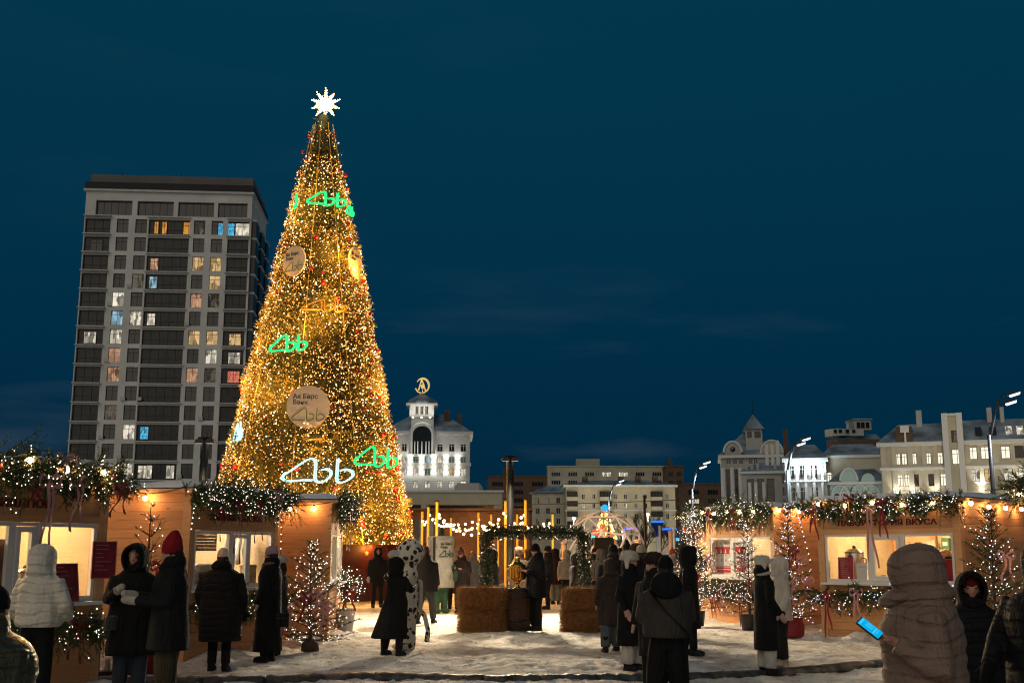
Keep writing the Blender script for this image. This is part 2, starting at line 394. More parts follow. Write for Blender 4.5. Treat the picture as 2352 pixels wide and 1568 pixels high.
def wall_open(mb, W, H, ops, depth=.2, x0=0, z0=0):
    """front wall sheet with real openings and reveals"""
    xs = sorted({round(v,3) for v in [x0,x0+W]+[o[0] for o in ops]+[o[0]+o[2] for o in ops]})
    zs = sorted({round(v,3) for v in [z0,z0+H]+[o[1] for o in ops]+[o[1]+o[3] for o in ops]})
    for i in range(len(xs)-1):
        for j in range(len(zs)-1):
            cx=(xs[i]+xs[i+1])/2; cz=(zs[j]+zs[j+1])/2
            if any(o[0]<cx<o[0]+o[2] and o[1]<cz<o[1]+o[3] for o in ops): continue
            mb.quad((xs[i],0,zs[j]),(xs[i+1],0,zs[j]),(xs[i+1],0,zs[j+1]),(xs[i],0,zs[j+1]))
    for o in ops:
        a,b,c,d = o[0],o[0]+o[2],o[1],o[1]+o[3]
        mb.quad((a,0,c),(a,depth,c),(b,depth,c),(b,0,c)); mb.quad((a,0,d),(b,0,d),(b,depth,d),(a,depth,d))
        mb.quad((a,0,c),(a,0,d),(a,depth,d),(a,depth,c)); mb.quad((b,0,c),(b,depth,c),(b,depth,d),(b,0,d))
def shell(mb, W, D, H):
    """the other three walls and the top"""
    mb.quad((W,0,0),(W,D,0),(W,D,H),(W,0,H)); mb.quad((0,D,0),(0,0,0),(0,0,H),(0,D,H)); mb.quad((W,D,0),(0,D,0),(0,D,H),(W,D,H)); mb.quad((0,0,H),(W,0,H),(W,D,H),(0,D,H))
def spot(name, parent, loc, energy, color, size=1.2, aim=(0,0,1), blend=.6, rad=.15):
    l = bpy.data.lights.new(name,'SPOT'); l.energy=energy; l.color=color; l.spot_size=size; l.spot_blend=blend; l.shadow_soft_size=rad
    o = bpy.data.objects.new(name,l); COL.objects.link(o); o.parent=parent; o.location=loc
    o.rotation_euler = Vector(aim).to_track_quat('-Z','Y').to_euler(); return o
def point(name, parent, loc, energy, color, rad=.15):
    l = bpy.data.lights.new(name,'POINT'); l.energy=energy; l.color=color; l.shadow_soft_size=rad
    o = bpy.data.objects.new(name,l); COL.objects.link(o); o.parent=parent; o.location=loc; return o

M['frame_dark'] = pm('dark_window_frame', (.055,.052,.05), .5)
M['frame_pale'] = pm('pale_window_frame', (.5,.49,.46), .5)
M['frame_brown'] = pm('brown_window_frame', (.06,.035,.02), .5)
M['tower'] = pm('tower_panels', (.66,.645,.61), .8, var=.10, vscale=.25, detail=8)
M['tower_dark'] = pm('tower_dark_cladding', (.010,.009,.009), .6)
M['penthouse'] = pm('penthouse_cladding', (.16,.15,.145), .8, var=.1, vscale=.3)
M['slab'] = pm('balcony_slab', (.54,.53,.51), .7, var=.1, vscale=1)
M['balc_glass'] = pm('balcony_glazing', (.016,.016,.016), .25, spec=.35, c2=(.040,.038,.037), vscale=.5)
M['plaster_w'] = pm('white_plaster', (.62,.62,.60), .85, var=.06, vscale=.3, detail=7)
M['plaster_c'] = pm('cream_plaster', (.54,.48,.36), .85, var=.12, vscale=.35, detail=8)
M['plaster_g'] = pm('grey_plaster', (.44,.43,.40), .85, var=.10, vscale=.3, detail=8)
M['brick_dark'] = pm('brown_brick', (.13,.075,.05), .85, var=.25, vscale=1.2)
M['panel'] = pm('panel_building', (.42,.39,.30), .85, var=.12, vscale=.2, detail=8)
M['mint'] = pm('mint_plaster', (.42,.55,.52), .85, var=.08, vscale=.4)
M['trim_w'] = pm('white_cornice', (.72,.71,.68), .7)
M['flood'] = em('floodlight_lens', (.9,.97,1.0), 30)
M['flood_w'] = em('wall_washer_lens', (1.0,.94,.78), 22)
M['lamp_cold'] = em('street_lamp_led', (.80,.92,1.0), 2.2)
M['bark'] = pm('bare_bark', (.055,.045,.038), .85)

def tower():
    Y0 = 180.0
    xl = at(150,1110,Y0).x; xr = at(574,450,Y0).x; W = xr-xl
    z0 = at(160,1057,Y0).z; z13 = at(200,495.5,Y0).z; fh = (z13-z0)/13
    rz = R(4.5)
    t = thing('apartment_tower','tall grey concrete apartment tower with stacked dark balconies left of the tree','building',(xl,Y0,0),rz)
    sx = W/25.8
    base = z0 - 5*fh
    H = at(205,434,Y0).z
    colx = [('w',5.0,1.8),('w',7.85,1.8),('w',16.9,1.75),('w',19.65,1.75)]
    bal = [(0.15,3.9),(9.9,6.35),(22.2,3.3)]
    lit = {  # floor from the top regular row: column -> pane
      12:{2:'d'}, 11:{'b0':'d'},
      10:{4:'y',5:'y',6:'y','b1':'p'}, 9:{3:'s','b1':'c'}, 8:{2:'w',4:'p'}, 7:{2:'c',3:'w','b1':'w'}, 6:{'b0':'w',2:'w',4:'y',5:'y','b2':'y'},
      5:{2:'p',5:'w','b2':'w'}, 4:{2:'p',4:'p',5:'s','b2':'r'}, 3:{}, 2:{2:'s',4:'k'}, 1:{3:'w','b1':'b'}, 0:{}, -1:{3:'w','b1':'w'}}
    ops=[]; wins=[]
    for k in range(-5,13):
        zs = z0 + k*fh
        L = lit.get(k,{})
        for ci,(c,x,w) in enumerate(colx):
            idx = (2,3,4,5)[ci]
            ops.append((x*sx,zs+.34,w*sx,2.40)); wins.append((x*sx,zs+.34,w*sx,2.40,L.get(idx,random.choice('dddddddddkkdddsdy'))))
        for bi,(x,w) in enumerate(bal):
            ops.append((x*sx,zs+.12,w*sx,2.62))
    ztop = z0+13*fh
    for x,w in ((1.6,5.6),(8.0,5.6),(14.3,5.6),(20.5,4.6)): ops.append((x*sx,ztop+.25,w*sx,at(205,458,Y0).z-ztop-.3))
    mb = MB(); wall_open(mb, W, H, ops, .9); shell(mb, W, 17, H); mb.build('wall', M['tower'], t)
    for x,z,w,h,k in wins: window(t,x,z,w,h,k,bars=(1,1),y=.35)
    for x,w in ((1.6,5.6),(8.0,5.6),(14.3,5.6),(20.5,4.6)): window(t,x*sx,ztop+.25,w*sx,at(205,458,Y0).z-ztop-.3,'d',bars=(4,0),y=.6)
    # balconies: slab and glazing each
    slabs={}
    for bi,(x,w) in enumerate(bal):
        s = MB().box(-.15,w*sx+.15,-.75 if bi!=1 else -.45,.85,-.10,.06).mesh('balcony'); pr=MB()
        g = MB()
        n = max(3,int(w/1.1))
        g.quad((0,0,0),(w*sx,0,0),(w*sx,0,2.6),(0,0,2.6)); gm=g.mesh('glazing')
        br = MB()
        for i in range(n+1): br.box(w*sx*i/n-.03,w*sx*i/n+.03,-.05,.03,0,2.6)
        br.box(0,w*sx,-.06,.03,.95,1.03); bm_=br.mesh('glazing_bars')
        for k in range(-5,14):
            zs=z0+k*fh
            o = obj('balcony', s, M['slab'], t, (x*sx,0,zs))
            if k<13:
                lk = lit.get(k,{}).get('b%d'%bi)
                gz = obj('glazing', gm, M['balc_glass'], o, (0,.55,.12)); obj('railing', bm_, M['frame_dark'], o, (0,.5,.12))
                if lk and bi!=1: window(t,(x+.9)*sx,zs+.35,1.9*sx,2.0,lk,bars=(1,1),y=.40)
                elif lk: window(t,(x+.5)*sx,zs+.35,1.3*sx,2.1,lk,bars=(1,1),y=.40); 
    # lit flats of the upper row
    zu = z0+12*fh
    for x,w,k in ((10.7,.7,'o'),(11.9,.8,'o'),(15.2,1.7,'o'),(17.6,1.7,'s'),(20.6,2.6,'b'),(23.3,2.4,'w')): window(t,x*sx,zu+.3,w*sx,2.2,k,bars=(1,1),y=.30)
    for x,w in ((11.2,1.4),(14.6,1.3)): window(t,x*sx,z0-1*fh+.3,w*sx,2.2,'w',bars=(1,0),y=.40)
    for x_,k_ in ((7.2,9),(4.4,8),(7.3,3),(9.75,3),(4.5,5),(16.3,7),(19.1,2),(7.3,0),(16.4,-1),(4.4,1)):
        MB().box(x_*sx,x_*sx+.75,-.32,-.004,z0+k_*fh+.35,z0+k_*fh+.9).build('air_conditioner',M['frame_pale'],t)
    # right flank: slabs and dark bays stepping back
    for k in range(-5,14):
        zs=z0+k*fh
        for y0,y1 in ((0.6,4.6),(7.0,11.5),(13.4,16.6)):
            s=MB().box(W,W+.9,y0,y1,zs-.2,zs+.10); b=s.build('balcony', M['slab'], t)
            if k<13: MB().box(W+.02,W+.75,y0+.15,y1-.15,zs+.12,zs+fh-.24).build('glazing', M['balc_glass'], b)
    MB().box(-.25,W+.25,-.3,17.2,H,H+1.2).build('dark_band', M['tower_dark'], t)
    MB().box(.2,W-.2,1.5,16,H+1.2,H+3.1).build('penthouse', M['penthouse'], t)
    MB().box(-.35,W+.35,-.4,17.3,H-.35,H-.003).build('cornice', M['slab'], t)
    for x in (4,14,22): MB().tube([(x,6,H+2.9),(x,6,H+5.2)],.05,6).build('mast', M['black_steel'], t)
tower()

def gable_roof(mb, W, D, z, rise, ov=.5, hip=0):
    h=hip
    a=[(-ov,-ov,z),(W+ov,-ov,z),(W+ov,D+ov,z),(-ov,D+ov,z)]; r0=(h,D/2,z+rise); r1=(W-h,D/2,z+rise)
    mb.add(a+[r0,r1],[(0,1,5,4),(1,2,5),(2,3,4,5),(3,0,4)])
    mb.quad(a[3],a[2],a[1],a[0])

def white_house():
    """the white floodlit building with arch, cupola and gilt emblem"""
    Y0=290.0; xl=at(880,1100,Y0).x; xr=at(1079,1060,Y0).x; W=xr-xl
    t=thing('white_classical_house','white floodlit classical building with big arch and cupola right of the tree','building',(xl,Y0,0),R(3))
    zz=lambda y: at(1000,y,Y0).z
    pxm=Y0/FPX*1.0
    X=lambda px: at(px,1060,Y0).x-xl
    H=zz(997); ops=[]; W_=[]
    cols=[(905,12),(928,12),(955,12),(982,13),(1010,13),(1037,13),(1064,13)]
    rows=[(1054,1038,'g'),(1080,1063,'w'),(1107,1092,'w'),(1132,1120,'w')]
    kinds={0:'ddddddd',1:'dwgcwgg',2:'wwwgwyw',3:'wwwwwwW'}
    rr=[(1018+6,1042-6+6)]
    rows=[(1036,1018),(1063,1047),(1092,1075),(1120,1104)]
    for ri,(yb,yt) in enumerate(rows):
        for ci,(px,w) in enumerate(cols):
            if ri==0 and 945<px<1000: continue
            x0=X(px-w/2+ .0); ww=X(px+w/2)-x0; z0=zz(yb); hh=zz(yt)-z0
            if ri<3: pass
            ops.append((x0,z0,ww,hh)); W_.append((x0,z0,ww,hh,kinds[ri][ci]))
    for yb in (1150,1180):
        for px,w in cols:
            x0=X(px-w/2); ops.append((x0,zz(yb),1.4,2.0)); W_.append((x0,zz(yb),1.4,2.0,'d'))
    ax0=X(947); ax1=X(990); az0=zz(1042); az1=zz(1000)
    ops.append((ax0,az0,ax1-ax0,H-az0-.02))
    mb=MB(); wall_open(mb,W,H,ops,.3); shell(mb,W,18,H); mb.build('wall',M['plaster_w'],t)
    for x,z,w,h,k in W_: window(t,x,z,w,h,k,M['frame_pale'],bars=(1,1),y=.2,fw=.12)
    # arch
    cx=(ax0+ax1)/2; ra=(ax1-ax0)/2; ztopa=H+ra*.6
    g=MB(); pts=[(ax0,-.86,az0),(ax1,-.86,az0)]+[(cx+ra*math.cos(a),-.86,H-.2+ra*math.sin(a)*.95) for a in np.linspace(0,math.pi,16)]
    g.poly(pts); ag=g.build('arch_window',M['dark_glass'],t)
    br=MB()
    for f in (.12,.28,.5,.72,.88): x=ax0+(ax1-ax0)*f; br.box(x-.12,x+.12,-1.0,-.87,az0,az0+3.2)
    br.build('glazing_bars',M['trim_w'],ag)
    pth=[(ax0-.5,-.9,az0),(ax0-.5,-.9,H-.3)]+[(cx+(ra+.5)*math.cos(a),-.9,H-.2+(ra+.5)*math.sin(a)) for a in np.linspace(math.pi,0,20)]+[(ax1+.5,-.9,H-.3),(ax1+.5,-.9,az0)]
    MB().tube(pth,.55,6).build('arch_moulding',M['trim_w'],t)
    bk=MB(); bk.poly([(ax0-.6,-.83,H-.2),(ax1+.6,-.83,H-.2)]+[(cx+(ra+.5)*math.cos(a),-.83,H-.2+(ra+.5)*math.sin(a)) for a in np.linspace(0,math.pi,16)]); 
    bk.box(ax0-.5,ax1+.5,.6,9,H,H+ra+2.0); bk.build('gable',M['plaster_w'],t)
    MB().box(-.8,W+.8,-.8,18.8,H,H+.8).build('cornice',M['trim_w'],t)
    MB().box(-.3,W+.3,-.35,-.002,zz(1066)-.4,zz(1066)+.5).build('string_course',M['trim_w'],t)
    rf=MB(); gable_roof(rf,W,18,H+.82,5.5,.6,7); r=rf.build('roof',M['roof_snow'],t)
    MB().box(X(1018),X(1032),5,8,H+2,H+7).build('chimney',M['brick_dark'],r); MB().box(X(1050),X(1060),5,8,H+2,H+6.2).build('chimney',M['brick_dark'],r)
    # cupola
    c0=X(937); c1=X(997); zc=zz(957); zb=zz(957-16); zt=zz(930)
    cu=MB(); cu.box(c0+.8,c1-.8,1,7.5,H+1,zc); cu.build('cupola_base',M['plaster_g'],t)
    lx0=c0+.2; lx1=c1-.2
    ops2=[(lx0+(lx1-lx0)*f-.45,zc+.7,.9,2.2) for f in (.3,.5,.7)]
    lw=MB(); wall_open(lw,lx1-lx0,zt-zc,[(o[0],o[1],o[2],o[3]) for o in ops2],.2,lx0,zc); lw.box(lx0,lx1,.21,6.5,zc,zt); ln=lw.build('lantern_wall',M['trim_w'],t)
    for o in ops2: window(t,*o,'k',M['frame_pale'],bars=(1,0),y=.15,fw=.12)
    for x in (lx0,lx1-.5): MB().box(x,x+.5,-.45,-.003,zc,zt).build('pilaster',M['trim_w'],t)
    MB().box(lx0-.9,lx1+.9,-.9,7.4,zt,zt+.5).build('lantern_cornice',M['trim_w'],t)
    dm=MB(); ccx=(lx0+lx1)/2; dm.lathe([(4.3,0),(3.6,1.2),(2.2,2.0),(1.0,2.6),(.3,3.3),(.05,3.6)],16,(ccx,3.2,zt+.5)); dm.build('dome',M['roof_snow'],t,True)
    # gilt emblem: broken ring with an A-shaped figure
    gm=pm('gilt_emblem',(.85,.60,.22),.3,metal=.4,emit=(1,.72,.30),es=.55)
    ez=zt+5.6; ex=ccx; es_=.62; em_=MB()
    em_.tube([(ex+2.7*math.cos(a),3,ez+3.1*math.sin(a)) for a in np.linspace(R(150),R(-60),22)],[.15+.35*math.sin(math.pi*i/21) for i in range(22)],8)
    em_.tube([(ex-3.0,3,ez-1.2),(ex-2.0,3,ez-2.6),(ex-.2,3,ez-3.4),(ex+1.5,3,ez-2.4),(ex+2.4,3,ez-1.5)],.3,8)
    em_.tube([(ex-1.7,3,ez-2.0),(ex-.9,3,ez+.8),(ex-.3,3,ez+2.9)],.3,8); em_.tube([(ex+1.2,3,ez-2.0),(ex+.5,3,ez+.5),(ex-.3,3,ez+2.4)],.25,8)
    em_.ell((ex,3,ez-.4),.7,.3,1.0); em_.tube([(ex,3,zt+3.8),(ex,3,ez-3.2)],.18,6); em_.v=[((v[0]-ex)*es_+ex,v[1],(v[2]-ez)*es_+ez) for v in em_.v]; em_.build('emblem',gm,t,True)
    # wall washers under and over the string course
    zf=zz(1066)
    for px in (890,916,942,968,996,1024,1051):
        x=X(px)
        for s in (1,-1):
            if s<0 and px<900: continue
            f=MB().box(x-.25,x+.25,-.75,-.4,zf+s*.75-.12,zf+s*.75+.12).build('wall_washer',M['flood_w'],t)
            spot('washer_light',f,(x,-.8,zf+s*1.0),420,(1,.95,.84),R(100),(0,.42,s),.9,.3)
    for f in (.15,.5,.85):
        fx=lx0+(lx1-lx0)*f; fo=MB().box(fx-.2,fx+.2,-2.4,-2.1,zc-.4,zc-.2).build('floodlight',M['flood_w'],t)
        spot('cupola_light',fo,(fx,-2.4,zc-.1),300,(1,.96,.86),R(100),(0,.8,1),.9,.3)
    spot('arch_light',t,(cx,-4,az0-1),500,(1,.96,.88),R(120),(0,.6,1),.9,.4)
white_house()

def podium():
    """long low modern block in front of the white house"""
    Y0=200.0; xl=at(880,1200,Y0).x; xr=at(1153,1170,Y0).x
    t=thing('low_modern_block','long low concrete block with flat roof below the white house','building',(xl,Y0,0),0)
    W=xr-xl; H=at(1100,1130,Y0).z; zz=lambda y: at(1100,y,Y0).z
    mb=MB(); ops=[(1.0,zz(1170),5.6,zz(1165)-zz(1170)+.5),(8.0,zz(1170),W-9.5,zz(1165)-zz(1170)+.5)]+[(k*3.0+.6,zz(1252),2.4,zz(1184)-zz(1252)) for k in range(int((W-1)/3))]
    wall_open(mb,W,H,ops,.4); shell(mb,W,20,H); mb.build('wall',M['plaster_c'],t)
    for i,o in enumerate(ops): window(t,*o,'d' if i<2 else random.choice('dsdy'),bars=(3,1) if i>1 else (5,0),y=.3)
    MB().box(-.3,W+.3,-.3,20.3,H,H+.35).build('parapet',M['trim_w'],t)
    x0=at(1041,1120,Y0).x-xl; x1=at(1106,1120,Y0).x-xl
    MB().bbox(x0,x1,4,9,H,H+1.9,.6).build('roof_unit',M['plaster_g'],t)
podium()

def bare_tree(name,label,loc,h,seed,spread=.5,mat=None,levels=4,group=None):
    rnd=random.Random(seed); t=thing(name,label,'tree',loc,0,group)
    tr=MB(); br=MB()
    def grow(p,d,L,r,lv,b):
        q=[p]; 
        for i in range(3):
            d=(d+Vector((rnd.uniform(-.18,.18),rnd.uniform(-.18,.18),rnd.uniform(-.02,.12)))).normalized(); q.append(q[-1]+d*L/3)
        b.tube(q,[r,r*.88,r*.76,r*.62],5 if lv<2 else 3)
        if lv>=levels: return
        for k in range(4 if lv<3 else 5):
            f=rnd.uniform(.35,1.0); pt=q[min(3,int(f*3))]
            a=rnd.uniform(0,2*math.pi); s=spread*rnd.uniform(.6,1.3)
            nd=(d+Vector((math.cos(a)*s,math.sin(a)*s,rnd.uniform(.0,.35)))).normalized()
            grow(pt,nd,L*rnd.uniform(.55,.78),r*.55,lv+1,br)
    grow(Vector((0,0,0)),Vector((0,0,1)),h*.42,h*.018,0,tr)
    tr.build('trunk',mat or M['bark'],t); br.build('crown',mat or M['bark'],t); return t

def mid_block():
    """cream four-storey block with snowy hip roof behind the dome frame"""
    Y0=330.0; xl=at(1300,1180,Y0).x; xr=at(1551,1150,Y0).x; W=xr-xl
    X=lambda px: at(px,1150,Y0).x-xl
    zz=lambda y: at(1400,y,Y0).z
    t=thing('cream_apartment_block','cream and brick apartment block with glazed balconies and snowy roof behind the dome frame','building',(xl,Y0,0),0)
    H=zz(1118)
    colpx=[(1341,7),(1366,8),(1415,8),(1440,8),(1464,8),(1489,8),(1535-22,8),(1370+134,0)]
    colpx=[1341,1366,1415,1440,1464,1489,1513,1537][:8]
    zr=[(1146,1134),(1167,1155),(1192,1178),(1215,1202),(1240,1226)]
    ops=[];ws=[]
    balx=[(1303,1326),(1378,1402),(1497,1521),(1575-22,1600-24)]
    balx=[(1302,1326),(1377,1404),(1494,1520)]
    wx=[1340,1364,1414,1437,1461,1483,1533]
    for ri,(yb,yt) in enumerate(zr):
        for ci,px in enumerate(wx):
            z0=zz(yb); o=(X(px-4),z0,X(px+4)-X(px-4),zz(yt)-z0)
            ops.append(o); ws.append((*o,random.choice('dddwks' if ri<2 else 'dwsyd')))
    mb=MB(); wall_open(mb,W,H,ops,.3); shell(mb,W,14,H); mb.build('wall',M['plaster_c'],t)
    for w in ws: window(t,*w[:4],w[4],M['frame_pale'],bars=(1,0),y=.2,fw=.14)
    MB().box(-.1,W+.1,-.25,-.003,0,zz(1176)).build('brick_base',M['brick_dark'],t) if False else None
    MB().box(-.3,W+.3,-.35,-.003,zz(1173),zz(1170.5)).build('string_course',M['trim_w'],t)
    MB().box(-.7,W+.7,-.8,14.8,H,H+.6).build('cornice',M['trim_w'],t)
    for a,b in balx:
        for ri,yb in enumerate((1150,1172,1196,1219,1243)):
            z=zz(yb); o=MB().box(X(a),X(b),-1.3,-.004,z,z+1.15).build('balcony',M['plaster_c'],t)
            MB().box(X(a)+.05,X(b)-.05,-1.25,-.005,z+1.16,z+2.7).build('glazing',M['balc_glass'],o)
            bb=MB()
            for k in range(5): xx=X(a)+(X(b)-X(a))*k/4; bb.box(xx-.05,xx+.05,-1.33,-1.26,z+1.16,z+2.7)
            bb.build('glazing_bars',M['frame_dark'],o)
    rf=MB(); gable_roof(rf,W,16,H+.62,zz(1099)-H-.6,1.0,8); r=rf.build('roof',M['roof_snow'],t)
    for px in (1340,1423,1463,1503): MB().box(X(px),X(px)+1.6,3,4.6,H+1,zz(1092)).build('chimney',M['brick_dark'],r)
    # wing stepping back to the left
    xl2=at(1222,1180,Y0+24).x
    t2=thing('cream_side_wing','cream side wing with snowy eaves left of the cream apartment block','building',(xl2,Y0+26,0),R(-22))
    W2=12.0; H2=H*.97
    ops=[(1.2+k*3.4,H2-3.2-f*3.2,1.4,1.9) for k in range(3) for f in range(4)]
    mb=MB(); wall_open(mb,W2,H2,ops,.3); shell(mb,W2,10,H2); mb.build('wall',M['plaster_c'],t2)
    for o in ops: window(t2,*o,random.choice('ddks'),M['frame_pale'],bars=(1,0),y=.2,fw=.14)
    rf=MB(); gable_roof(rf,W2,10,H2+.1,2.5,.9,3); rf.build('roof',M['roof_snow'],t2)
mid_block()

def panel_block(name,label,px0,px1,ytop,Y0,mat,rows,seed,rz=0,base=0,pent=True,lit=.08):
    rnd=random.Random(seed)
    xl=at(px0,1150,Y0).x; W=at(px1,1150,Y0).x-xl; H=at((px0+px1)/2,ytop,Y0).z
    t=thing(name,label,'building',(xl,Y0,0),rz)
    n=max(2,int(W/6)); ops=[]; ks=[]
    for r in range(rows):
        z=H-3.6-r*3.1
        if z<1: break
        for i in range(n):
            x=(i+.22)*W/n; ops.append((x,z,W/n*.56,1.7)); ks.append('w' if rnd.random()<lit else rnd.choice('ddk'))
    mb=MB(); wall_open(mb,W,H,ops,.3); shell(mb,W,14,H); mb.build('wall',mat,t)
    for o,k in zip(ops,ks): window(t,*o,k,M['frame_pale'] if mat is M['panel'] else M['frame_dark'],bars=(3,0),y=.2,fw=.12)
    MB().box(-.3,W+.3,-.3,14.3,H,H+.5).build('parapet',mat,t)
    if pent: MB().box(W*.25,W*.45,4,9,H+.5,H+3.4).build('roof_house',mat,t)
    return t
panel_block('beige_panel_block','long beige panel block rising behind the cream apartment block',1258,1530,1072,430,M['panel'],4,3)
panel_block('brown_brick_block','dark brown brick block far behind the festoon posts',1120,1258,1095,440,M['brick_dark'],8,4,lit=.10)
panel_block('dark_gabled_block','dark brick block right of the beige panel block',1532,1572,1072,420,M['brick_dark'],8,5,lit=.10)
panel_block('dark_low_block','low dark brick block between panel block and gabled house',1572,1660,1112,400,M['brick_dark'],6,6,lit=.08,pent=False)

def right_row():
    # ---- gabled corner house with tent-roofed turret
    Y0=270.0; xl=at(1657,1100,Y0).x; X=lambda px: at(px,1080,Y0).x-xl; zz=lambda y: at(1720,y,Y0).z
    t=thing('gabled_corner_house','grey corner house with arched gable and snowy tent-roofed turret','building',(xl,Y0,0),R(-10))
    W=X(1792); H=zz(1052); ops=[];ks=[]
    for yb in (1066,1094,1122,1150):
        for px in (1672,1686,1700): ops.append((X(px-3),zz(yb),1.1,2.0)); ks.append('d')
        for px in (1722,1733): ops.append((X(px-3),zz(yb),1.0,2.0)); ks.append(random.choice('dds'))
    bay=[(X(1668),zz(1190),2.6,zz(1078)-zz(1190)),(X(1684),zz(1190),2.6,zz(1078)-zz(1190))]
    ops=[o for o in ops if not (o[0]<bay[1][0]+2.7 and o[1]<zz(1078))]; ks=ks[:len(ops)]
    mb=MB(); wall_open(mb,W,H,ops+bay,.4); shell(mb,W,16,H); mb.build('wall',M['plaster_g'],t)
    for o,k in zip(ops,ks): window(t,*o,k,M['frame_pale'],bars=(1,0),y=.2,fw=.1)
    for o in bay: window(t,*o,'d',M['frame_brown'],bars=(0,4),y=.3,fw=.12)
    for px in (1661,1681,1699): MB().tube([(X(px),-.5,0),(X(px),-.5,zz(1075))],.55,10).build('column',M['trim_w'],t)
    MB().box(-.6,W+.6,-.7,16.6,H,H+.7).build('cornice',M['trim_w'],t)
    ga=MB(); cx=X(1684); ga.poly([(cx-2.0,-.4,H+.7),(cx+2.0,-.4,H+.7)]+[(cx+2.0*math.cos(a),-.4,H+1.4+2.5*math.sin(a)) for a in np.linspace(0,math.pi,14)])
    ga.box(cx-1.9,cx+1.9,-.38,2.5,H+.7,H+1.4); ga.build('arched_gable',M['plaster_g'],t)
    MB().tube([(cx+2.1*math.cos(a),-.5,H+1.3+2.6*math.sin(a)) for a in np.linspace(0,math.pi,14)],.3,6).build('gable_moulding',M['trim_w'],t)
    MB().ell((cx,-.45,H+2.1),.6,.12,.7).build('oculus',M['dark_glass'],t)
    c2=X(1772); g2=MB(); g2.poly([(c2-2.5,.2,H+.7),(c2+2.5,.2,H+.7)]+[(c2+2.5*math.cos(a),.2,H+1.0+3.0*math.sin(a)) for a in np.linspace(0,math.pi,14)]); g2.box(c2-2.4,c2+2.4,.22,4,H+.7,H+1.2); g2.build('round_gable',M['plaster_c'],t)
    MB().tube([(c2+2.6*math.cos(a),.1,H+1.0+3.1*math.sin(a)) for a in np.linspace(0,math.pi,14)],.25,6).build('gable_moulding',M['trim_w'],t)
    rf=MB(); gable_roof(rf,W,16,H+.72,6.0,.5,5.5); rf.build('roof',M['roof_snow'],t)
    tx0=X(1709); tx1=X(1764); z1=zz(1009); z2=zz(985)
    tb=MB(); tb.add([(tx0+.6,1.5,H+2),(tx1-1.2,1.5,H+2),(tx1-1.2,7,H+2),(tx0+.6,7,H+2)]+[(tx0+.6,1.5,z2),(tx1-1.2,1.5,z2),(tx1-1.2,7,z2),(tx0+.6,7,z2)],[(0,1,5,4),(1,2,6,5),(2,3,7,6),(3,0,4,7),(4,5,6,7)])
    tb.build('turret_wall',M['plaster_g'],t)
    for a,b in ((tx0+1.0,tx0+2.0),(tx0+2.7,tx1-1.6)): MB().box(a,b,1.3,1.49,zz(1004),zz(990)).build('turret_opening',M['dark_glass2'],t)
    ap=MB(); cxx=(tx0+tx1)/2-.3; zt=zz(948); q=[(tx0+.0,.9,z2),(tx1-.6,.9,z2),(tx1-.6,7.6,z2),(tx0+.0,7.6,z2),(cxx,4.2,zt)]; ap.add(q,[(0,1,4),(1,2,4),(2,3,4),(3,0,4),(3,2,1,0)])
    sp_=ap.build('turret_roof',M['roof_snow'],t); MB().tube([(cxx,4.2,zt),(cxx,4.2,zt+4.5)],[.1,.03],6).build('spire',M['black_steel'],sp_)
    # ---- street wing running towards us
    Y1=235.0; xl=at(1706,1120,Y1).x; X=lambda px: at(px,1120,Y1).x-xl; zz=lambda y: at(1780,y,Y1).z
    t=thing('street_wing_house','grey street wing with dormers and dark bay left of the floodlit facade','building',(xl,Y1,0),R(-14))
    W=X(1862); H=zz(1088); ops=[]
    for yb in (1112,1140,1168):
        for px in (1797-3,1812): ops.append((X(px),zz(yb),1.0,1.9))
    bay=[(X(1716)+k*2.0,zz(1190),1.5,zz(1100)-zz(1190)) for k in range(3)]
    mb=MB(); wall_open(mb,W,H,ops+bay,.4); shell(mb,W,14,H); mb.build('wall',M['plaster_g'],t)
    for o in ops: window(t,*o,random.choice('dk'),M['frame_pale'],bars=(1,0),y=.2,fw=.1)
    for o in bay: window(t,*o,'d',M['frame_brown'],bars=(0,4),y=.3,fw=.1)
    for px in (1722,1736,1754): MB().tube([(X(px),-.6,0),(X(px),-.6,zz(1108))],.4,10).build('column',M['trim_w'],t)
    MB().box(-.5,W+.5,-.6,14.5,H,H+.5).build('cornice',M['trim_w'],t)
    rf=MB(); gable_roof(rf,W,14,H+.52,zz(1040)-H-2,.5,3); r=rf.build('roof',M['roof_snow'],t)
    for px in (1716,1728,1741,1780,1800,1820): MB().box(X(px)-.3,X(px)+.3,1,2.2,H+.6,H+2.2).build('roof_post',M['plaster_g'],r)
    for px,h in ((1762,6.5),(1775,6.3),(1787,7.2)): MB().box(X(px)-.35,X(px)+.35,4,5,H+2,H+h).build('chimney',M['trim_w'],r)
    MB().box(X(1800),X(1812),9,12,H+4,H+10).build('chimney',M['brick_dark'],r)
    # ---- floodlit colonnade facade
    Y2=215.0; xl=at(1806,1150,Y2).x; X=lambda px: at(px,1130,Y2).x-xl; zz=lambda y: at(1850,y,Y2).z
    t=thing('floodlit_colonnade_house','dazzling white floodlit facade with columns behind the street lamp','building',(xl,Y2,0),R(-16))
    W=X(1897); H=zz(1061); ops=[(X(1812)+k*2.1,z,1.2,2.6) for k in range(int((W-1.2)/2.1)) for z in (zz(1100),zz(1150))]
    mb=MB(); wall_open(mb,W,H,ops,.5); shell(mb,W,10,H); mb.build('wall',M['plaster_w'],t)
    for o in ops: window(t,*o,'d',M['frame_pale'],bars=(1,1),y=.4,fw=.1)
